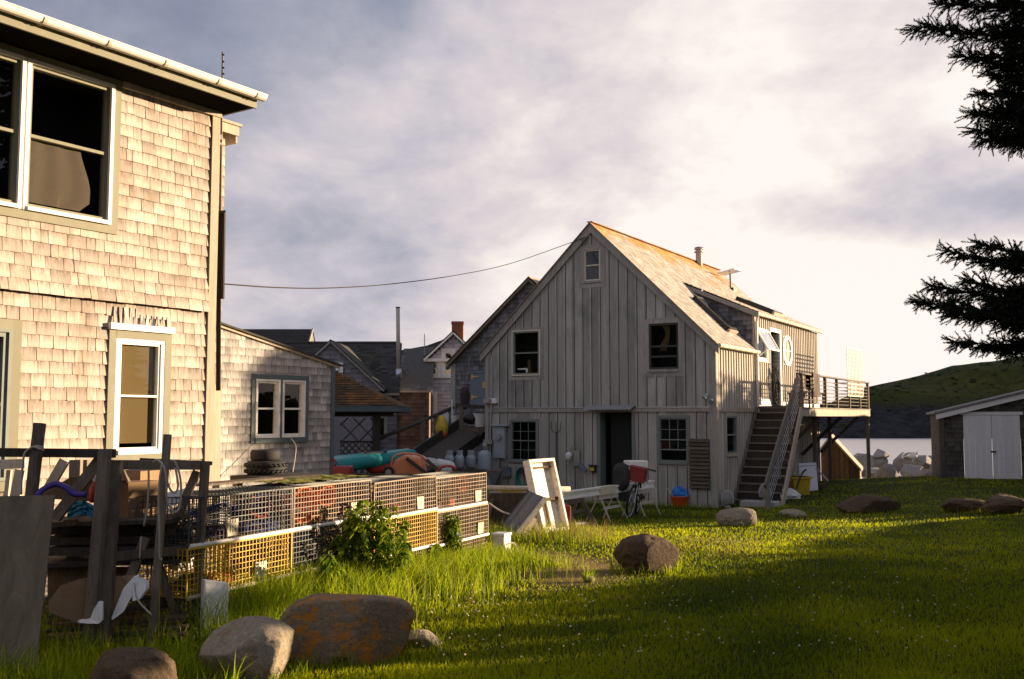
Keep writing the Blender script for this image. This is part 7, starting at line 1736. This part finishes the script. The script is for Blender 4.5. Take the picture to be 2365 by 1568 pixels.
    t = thing('broken_chest', 'dark upturned wooden chest behind the slatted bench', 'chest', gp(1150, 17)); a, b = at(1128, 1208, 16.6), at(1236, 1140, 16.6); m = MB(); m.box(a.x, b.x, 16.7, 17.2, gz(a.x, 17), b.z); m.build('body', MAT['wood_dark'], t, world=True); m = MB(); m.bar(at(1136, 1152, 16.6), at(1122, 1216, 16.5), .06, .12, up=(0, 1, 0)); m.bar(at(1120, 1216, 16.55), at(1190, 1228, 16.3), .08, .08); m.build('frame', MAT['wood_old'], t, world=True)
    m = MB(); m.tube(bez([at(1128, 1162, 16.2), at(1160, 1182, 16.1), at(1200, 1192, 15.9), at(1214, 1198, 15.6)], 6), .015, 6); o = thing('pale_rope', 'pale rope running across the dark chest to the bench', 'rope', at(1128, 1162, 16.2)); m.build('rope', MAT['rope'], o, world=True)
    t = thing('long_pole', 'long pale wooden pole lying level behind the white shutter', 'pole', at(1128, 1126, 16.6)); m = MB(); m.tube([at(1120, 1126, 16.7), at(1316, 1129, 17.0)], .042, 10); m.build('pole', MAT['wood_pale'], t, world=True, smooth=True)
    t = thing('yellow_level', 'yellow painted bar under the long pale pole', 'bar', at(1160, 1134, 16.8)); m = MB(); m.bar(at(1156, 1134, 16.9), at(1206, 1135, 17.0), .05, .04); m.build('bar', MAT['yellow_plastic'], t, world=True)
    t = thing('white_beam', 'long white moulded beam resting on sawhorses in front of the barn', 'beam', at(1290, 1140, 18.6)); a, b = at(1290, 1138, 18.4), at(1506, 1111, 22.0)
    m = MB(); m.bar(a, b, .11, .03); m.bar(a - Vector((0, 0, .06)), b - Vector((0, 0, .06)), .06, .11); m.bar(a - Vector((0, 0, .125)), b - Vector((0, 0, .125)), .11, .025); m.build('beam', MAT['paint_white'], t, world=True)
    t = thing('folded_drop_cloth', 'pale cream strip wrapped on the white beam behind the bicycle', 'cloth', a.lerp(b, .42)); m = MB(); m.bar(a.lerp(b, .38) - Vector((0, .01, .06)), a.lerp(b, .53) - Vector((0, .01, .06)), .13, .165); m.build('wrap', MAT['paint_cream'], t, world=True)
    def sawhorse(f, lab, mt):
        c = a.lerp(b, f); zt = c.z - .14; o = thing('sawhorse', lab, 'sawhorse', (c.x, c.y, gz(c.x, c.y)), R(58), 'sawhorses under the white beam'); hh = zt - gz(c.x, c.y); m = MB(); m.box(-.42, .42, -.045, .045, hh - .09, hh); m.build('top_bar', MAT[mt], o)
        for sx in (-.34, .34):
            for sy in (-1, 1): m = MB(); m.bar((sx, sy * .03, hh - .06), (sx * 1.15, sy * .28, -.02), .022 if mt != 'wood_old' else .07); m.build('leg', MAT[mt], o)
        m = MB(); m.box(-.36, .36, -.12, -.09, hh * .45, hh * .45 + .05); m.build('stretcher', MAT[mt], o)
    sawhorse(.12, 'old brown sawhorse under the near end of the white beam', 'wood_old'); sawhorse(.47, 'sawhorse with thin pale legs under the middle of the white beam', 'wood_pale'); sawhorse(.86, 'sawhorse with thin pale legs under the far end of the white beam', 'wood_pale')
    t = thing('rusty_block', 'rusty brown block standing in grass behind the shutter', 'block', gp(1312, 17)); a_, b_ = at(1300, 1205, 17), at(1318, 1168, 17); m = MB(); m.box(a_.x, b_.x, 17, 17.2, gz(a_.x, 17) - .03, b_.z); m.build('block', MAT['dark_red'], t, world=True, bevel=.02)
    t = thing('scrap_pipe', 'short dark pipe lying in grass right of the rusty block', 'pipe', gp(1335, 17.6)); m = MB(); m.tube([gp(1322, 17.6) + Vector((0, 0, .06)), gp(1352, 18.2) + Vector((0, 0, .05))], .05, 8); m.build('pipe', MAT['metal_dark'], t, world=True)
    # bucket with the blue bag
    p = ground(1570, 1170); t = thing('orange_bucket', 'wide orange bucket stuffed with a blue bag by the barn wall', 'bucket', p); r = 21 / PF * p.y; m = MB(); m.lathe([(r * .7, 0), (r * .8, .05), (r, .23), (r * 1.05, .24), (r * 1.05, .26), (r * .95, .25)], n=20); m.build('tub', MAT['orange_bucket'], t, smooth=True)
    o = thing('blue_bag', 'crumpled blue bag sitting in the orange bucket', 'bag', p + Vector((0, 0, .23))); m = MB(); m.blob((0, 0, .05), (r * .95, r * .9, .2), 4, .22, 2.2, 6); m.build('bag', MAT['blue_tarp'], o)
    o = thing('stick_pair', 'two pale sticks leaning out of the orange bucket', 'sticks', p + Vector((-.2, 0, .1))); m = MB(); m.tube([p + Vector((-.1, -.1, .15)), at(1541, 1128, p.y - .1)], .012, 6); m.tube([p + Vector((-.1, -.05, .15)), at(1543, 1136, p.y - .1)], .012, 6); m.build('stick', MAT['wood_pale'], o, world=True)
    t = thing('white_stake', 'thin pale stake standing by the barn wall left of the bucket', 'stake', gp(1514, 24)); m = MB(); m.tube([at(1514, 1126, 23.9), gp(1514, 23.9)], .012, 5); m.build('stake', MAT['wood_pale'], t, world=True)
wood('wood_slat', (.17, .125, .09), (.09, .065, .048), (30, 30, 30), .3); wood('bench_grey', (.16, .16, .165), (.10, .10, .105), (30, 30, 30), .2); paint('shutter_paint', (.78, .70, .58), .6, (.20, .15, .10), .95, .1, sc=9)
yard()
def bicycle():
    c = ground(1452, 1196); Y = c.y; t = thing('bicycle', 'bicycle seen end on with a dark front bag and red basket', 'bicycle', (c.x, c.y, gz(c.x, c.y)), R(74))
    r = .33; L = 1.02       # local x is forward (toward the camera is -x here: the rear wheel stands nearest)
    M_ = Matrix.Rotation(R(10), 4, 'X')
    def T(p): return M_ @ Vector(p)
    def ring(m, cx, yy, steer=0):
        N = 28; cs, sn = math.cos(steer), math.sin(steer)
        m.tube([T((cx + r * math.cos(a) * cs, r * math.cos(a) * sn + yy, r + r * math.sin(a))) for a in [2 * math.pi * k / N for k in range(N)]], .026, 7, closed=True)
    for cx, st in ((0, R(-6)), (L, 0)):
        m = MB(); ring(m, cx, 0, st); w = m.build('wheel', MAT['tyre'], t, smooth=True); cs, sn = math.cos(st), math.sin(st)
        m = MB()
        for k in range(14): a = 2 * math.pi * k / 14; m.tube([T((cx, 0, r)), T((cx + (r - .03) * math.cos(a) * cs, (r - .03) * math.cos(a) * sn, r + (r - .03) * math.sin(a)))], .003, 4)
        N = 28; m.tube([T((cx + (r - .03) * math.cos(a) * cs, (r - .03) * math.cos(a) * sn, r + (r - .03) * math.sin(a))) for a in [2 * math.pi * k / N for k in range(N)]], .011, 5, closed=True); m.build('rim', MAT['metal_grey'], w)
    m = MB(); hd = (.12, 0, .82); st_ = (.68, 0, .86); bb = (.5, 0, .3)
    for p, q in (((.16, 0, .68), bb), (hd, st_), (bb, (.72, 0, .95)), (bb, (L, .04, r)), (bb, (L, -.04, r)), ((.68, 0, .8), (L, .04, r)), ((.68, 0, .8), (L, -.04, r))): m.tube([T(p), T(q)], .018, 7)
    m.build('frame', MAT['metal_dark'], t)
    m = MB()
    for s in (-.05, .05): m.tube([T((0, s, r)), T((.1, s, .66)), T((.12, 0, .7))], .016, 6)
    m.tube([T((.1, 0, .66)), T((.15, 0, .98))], .018, 7); m.build('fork', MAT['steel'], t)
    m = MB(); m.tube(bez([T((.2, -.34, 1.03)), T((.13, -.2, 1.04)), T((.15, 0, 1.0)), T((.1, .2, 1.04)), T((.14, .33, 1.03))], 5), .014, 6); m.tube([T((.2, -.36, 1.03)), T((.16, -.25, 1.04))], .022, 6); m.build('handlebar', MAT['metal_dark'], t)
    m = MB(); m.blob(T((.74, 0, .98)), (.15, .08, .04), 3, .05, 1, 3); m.build('saddle', MAT['rubber'], t)
    m = MB(); m.tube([T((.5, -.09, .3)), T((.5, .09, .3))], .02, 6); m.bar(T((.5, .09, .3)), T((.6, .1, .17)), .02); m.bar(T((.5, -.09, .3)), T((.4, -.1, .43)), .02); m.bar(T((.6, .1, .17)), T((.6, .2, .17)), .03, .08); m.bar(T((.4, -.1, .43)), T((.4, -.2, .43)), .03, .08); m.build('pedals', MAT['metal_dark'], t)
    o = thing('pannier_bag', 'big dark bag hanging in front of the bicycle handlebar', 'bag', t.location + Vector((0, 0, .6)), t.rotation_euler.z); m = MB(); m.blob(M_ @ Vector((-.12, .17, .22)), (.15, .17, .27), 4, .12, 1.6, 5, 0, 2.8); m.build('bag', MAT['bag_dark'], o); 
    o = thing('red_crate', 'red plastic crate carried over the bicycle wheel', 'crate', t.location + Vector((0, 0, .66)), t.rotation_euler.z); m = MB()
    def bx(m, x0, x1, y0, y1, z0, z1): m.add([M_ @ Vector(p) for p in ((x0, y0, z0), (x1, y0, z0), (x1, y1, z0), (x0, y1, z0), (x0, y0, z1), (x1, y0, z1), (x1, y1, z1), (x0, y1, z1))], MB.BF)
    bx(m, -.12, -.10, -.30, .02, .12, .40); bx(m, .25, .27, -.30, .02, .12, .40); bx(m, -.10, .25, -.30, -.28, .12, .40); bx(m, -.10, .25, 0, .02, .12, .40); bx(m, -.10, .25, -.28, 0, .12, .14); bx(m, -.14, .29, -.32, .04, .38, .41); m.build('crate', MAT['dark_red'], o)
    o = thing('white_cooler', 'white cooler box with pinkish lower half on the beam behind the red crate', 'cooler', at(1469, 1113, Y + .75), R(14)); w = 44 / PF * (Y + .75); h_ = (1113 - 1064) / PF * (Y + .75)
    m = MB(); m.box(-w / 2, w / 2, -.16, .2, 0, h_ * .52); m.build('lower_half', MAT['cooler_pink'], o, bevel=.015); m = MB(); m.box(-w / 2 - .01, w / 2 + .01, -.17, .21, h_ * .52, h_); m.build('lid', MAT['paint_white'], o, bevel=.02); m = MB(); m.box(w * .1, w * .24, -.18, -.17, h_ * .55, h_ * .72); m.build('latch', MAT['metal_dark'], o)
paint('bag_dark', (.03, .032, .03), .9, (.06, .06, .055), .6, sc=18); paint('cooler_pink', (.42, .25, .2), .6)
bicycle()
def under_deck():
    # gabled wooden hut beyond the deck
    Y = 35.0; F_ = Fr(0, 0, 0, 0)
    c = at(1950, 1128, Y); t = thing('wooden_hut', 'small dark wooden hut with plank gable under the deck end', 'hut', (c.x, Y, -1.0), R(-21)); 
    Fh = Fr(c.x, Y, -1.0, -21); G = Fh.hy
    pk, l, r_, lb, rb = G(1917, 1011), G(1895, 1042), G(1982, 1085), G(1893, 1132), G(1981, 1130)
    m = MB(); poly = [(l[0], -.3), (r_[0], -.3), r_, pk, l]; wallfaces(m, poly, PY, (), 0, .16); m.build('gable_wall', MAT['wood_brown'], t)
    m = MB(); battens(m, poly, PY, .16, (), .03, .015); m.build('battens', MAT['wood_brown'], t)
    m = MB(); m.add([(r_[0], 0, -.3), (r_[0], 1.6, -.3), (r_[0], 1.6, r_[1]), (r_[0], 0, r_[1])], [(0, 1, 2, 3)])
    for k in range(5): m.box(r_[0], r_[0] + .04, .05 + k * .33, .22 + k * .33, -.3, r_[1] - .05)
    m.add([(l[0], 0, -.3), (l[0], 1.6, -.3), (l[0], 1.6, l[1]), (l[0], 0, l[1])], [(0, 1, 2, 3)]); m.add([(l[0], 1.6, -.3), (r_[0], 1.6, -.3), (r_[0], 1.6, r_[1]), (pk[0], 1.6, pk[1]), (l[0], 1.6, l[1])], [(0, 1, 2, 3, 4)]); m.build('side_wall', MAT['wood_pale'], t)
    m = MB()
    for k in range(6): y0, y1 = -.1 + k * .3, .18 + k * .3; m.add([(pk[0], y0, pk[1] + .08), (r_[0] + .1, y0, r_[1] + .02), (r_[0] + .1, y1, r_[1] + .02), (pk[0], y1, pk[1] + .08)], [(0, 1, 2, 3)])
    m.prism([(pk[0], -.12, pk[1] + .02), (r_[0] + .1, -.12, r_[1] - .06), (r_[0] + .1, -.12, r_[1] + .03), (pk[0], -.12, pk[1] + .1)], (0, 1.85, 0)); m.prism([(pk[0], -.12, pk[1] + .02), (l[0] - .08, -.12, l[1] - .06), (l[0] - .08, -.12, l[1] + .03), (pk[0], -.12, pk[1] + .1)], (0, 1.85, 0)); m.build('roof', MAT['trim_lit'], t)
    # clutter below the stair and deck
    def P(px, py, Y): return at(px, py, Y)
    t = thing('yellow_tote', 'dirty yellow tote standing under the deck', 'tote', gp(1845, 27.5)); a, b = at(1825, 1140, 27.5), at(1866, 1100, 27.5); m = MB(); z = gz(a.x, 27.5) - .03; m.add([(a.x + .04, 27.3, z), (b.x - .04, 27.3, z), (b.x - .04, 27.7, z), (a.x + .04, 27.7, z), (a.x, 27.25, b.z), (b.x, 27.25, b.z), (b.x, 27.75, b.z), (a.x, 27.75, b.z)], MB.BF); m.build('tub', MAT['yellow_plastic'], t, world=True, bevel=.03); m = MB(); m.box(a.x - .03, b.x + .03, 27.22, 27.78, b.z - .05, b.z); m.build('rim', MAT['yellow_plastic'], t, world=True)
    t = thing('white_board', 'tall pale board leaning behind the yellow tote', 'board', gp(1860, 28.4)); a, b, c_, d = gp(1845, 28.2), gp(1883, 28.3), at(1884, 1068, 28.7), at(1843, 1070, 28.6); m = MB(); m.prism([a, b, c_, d], (0, .05, 0)); m.build('board', MAT['door_white'], t, world=True); m = MB(); m.bar(d + Vector((0, -.03, -.12)), c_ + Vector((0, -.03, -.12)), .03, .09); m.build('cross_bar', MAT['wood_old'], t, world=True)
    t = thing('handcart', 'black handled cart leaning in front of the yellow tote', 'cart', gp(1842, 26.8)); m = MB(); m.tube(bez([at(1862, 1084, 26.9), at(1854, 1090, 26.9), at(1846, 1106, 26.8), at(1838, 1130, 26.7), at(1832, 1148, 26.7)], 5), .025, 7); m.build('handle', MAT['metal_dark'], t, world=True); m = MB(); m.tube(bez([at(1884, 1082, 27.9), at(1898, 1096, 27.7), at(1912, 1112, 27.5)], 5), .025, 7); m.build('side_handle', MAT['metal_grey'], t, world=True); m = MB(); m.bar(at(1824, 1148, 26.8), at(1852, 1146, 26.8), .2, .08); m.build('bed', MAT['metal_dark'], t, world=True)
    t = thing('white_sack', 'white sack slumped at the foot of the stair', 'sack', gp(1812, 26.6)); p = gp(1812, 26.6); m = MB(); m.blob(p + Vector((0, 0, .06)), (.34, .2, .19), 4, .25, 1.8, 9); m.build('sack', MAT['foam'], t, world=True)
    for i, (px, py, lab) in enumerate(((1888, 1138, 'lowest rusty brown block in the heap beside the hut'), (1896, 1126, 'rusty brown block resting on the heap beside the hut'), (1912, 1136, 'brown block at the right of the heap beside the hut'))):
        Y = 28.6; b = at(px, py, Y); t = thing('stone_block', lab, 'block', (b.x, Y, b.z), 0, 'blocks heaped beside the hut'); m = MB(); m.hull((0, 0, .02), (.24, .2, .13), 60 + i, 14); m.build('block', MAT['rock_brown'], t)
    b = at(1930, 1134, 28.8); t = thing('white_planter', 'low white planter in front of the hut wall', 'planter', b); m = MB(); m.box(-.28, .28, -.12, .12, -.12, .06); m.box(-.3, .3, -.14, .14, .04, .075); m.build('trough', MAT['foam'], t)
    rs = random.Random(3); m = MB(); leafmass(m, (0, 0, .12), (.26, .1, .09), 90, .04, rs); m.build('leaves', MAT['weed_leaf'], t)
under_deck()
def shed():
    c = gp(2228, 30.2); F_ = Fr(c.x, 30.2, gz(c.x, 30.2), -20); h = thing('white_doored_shed', 'dark shingled shed with double white doors at the right edge', 'shed', fr=F_); G = F_.hy
    x0 = G(2171, 1040)[0]; d0, d1, dz0, dz1 = rct(G, 2222, 958, 2360, 1108); x1 = x0 + 5.4
    e = G(2160, 957); k = G(2364, 908); sl = (k[1] - e[1]) / (k[0] - e[0]); top = lambda x: e[1] + sl * (x - e[0]) - .06
    xm = x0 + 2.9
    poly = [(x0, -.3), (x1, -.3), (x1, top(x0)), (xm, top(xm)), (x0, top(x0))]
    hole = (d0, d1, -.31, dz1)
    m = MB(); wallfaces(m, poly, PY, [hole]); shingles(m, poly, PY, .14, (.1, .22), .012, [hole], 81); m.build('wall', MAT['shingle_shed'], h)
    m = MB(); t3 = lambda u, z, d: (x0 - d, -u, z); shingles(m, [(-5, -.3), (0, -.3), (0, top(x0)), (-5, top(x0))], t3, .14, (.1, .22), .012, (), 82); m.add([(x0, 0, -.3), (x0, 5, -.3), (x0, 5, top(x0)), (x0, 0, top(x0))], [(0, 1, 2, 3)]); m.build('side_wall', MAT['shingle_shed'], h)
    m = MB(); tb(m, PY, x0 - .02, x0 + .12, -.3, top(x0), 0, .03); m.build('corner_board', MAT['shingle_shed'], h)
    mid = (d0 + d1) / 2
    for a, b in ((d0 + .01, mid - .006), (mid + .006, d1 - .01)):
        m = MB(); n = 5
        for i in range(n): tb(m, PY, a + (b - a) * i / n + .002, a + (b - a) * (i + 1) / n - .002, -.02, dz1 - .01, .0, .03)
        d = m.build('door', MAT['door_white'], h)
        if a > mid - .1: m = MB(); tb(m, PY, a - .05, a + .1, .78, .83, .03, .06); m.build('latch', MAT['metal_dark'], d)
    m = MB(); tb(m, PY, d0 - .08, d1 + .08, dz1, dz1 + .09, .0, .05); m.build('door_head', MAT['door_white'], h)
    m = MB()
    m.prism([(e[0], -.16, e[1]), (xm, -.16, e[1] + sl * (xm - e[0])), (xm, -.16, e[1] + sl * (xm - e[0]) - .15), (e[0], -.16, e[1] - .15)], (0, .05, 0)); m.build('rake_board', MAT['door_white'], h)
    m = MB(); a = (e[0] - .05, e[1] + .01); b = (xm, e[1] + sl * (xm - e[0]) + .01); m.prism([(a[0], -.2, a[1]), (b[0], -.2, b[1]), (b[0], -.2, b[1] + .06), (a[0], -.2, a[1] + .06)], (0, 5.4, 0)); m.prism([(b[0], -.2, b[1]), (2 * b[0] - a[0], -.2, a[1]), (2 * b[0] - a[0], -.2, a[1] + .06), (b[0], -.2, b[1] + .06)], (0, 5.4, 0)); m.build('roof', MAT['roof_grey'], h)
shed()
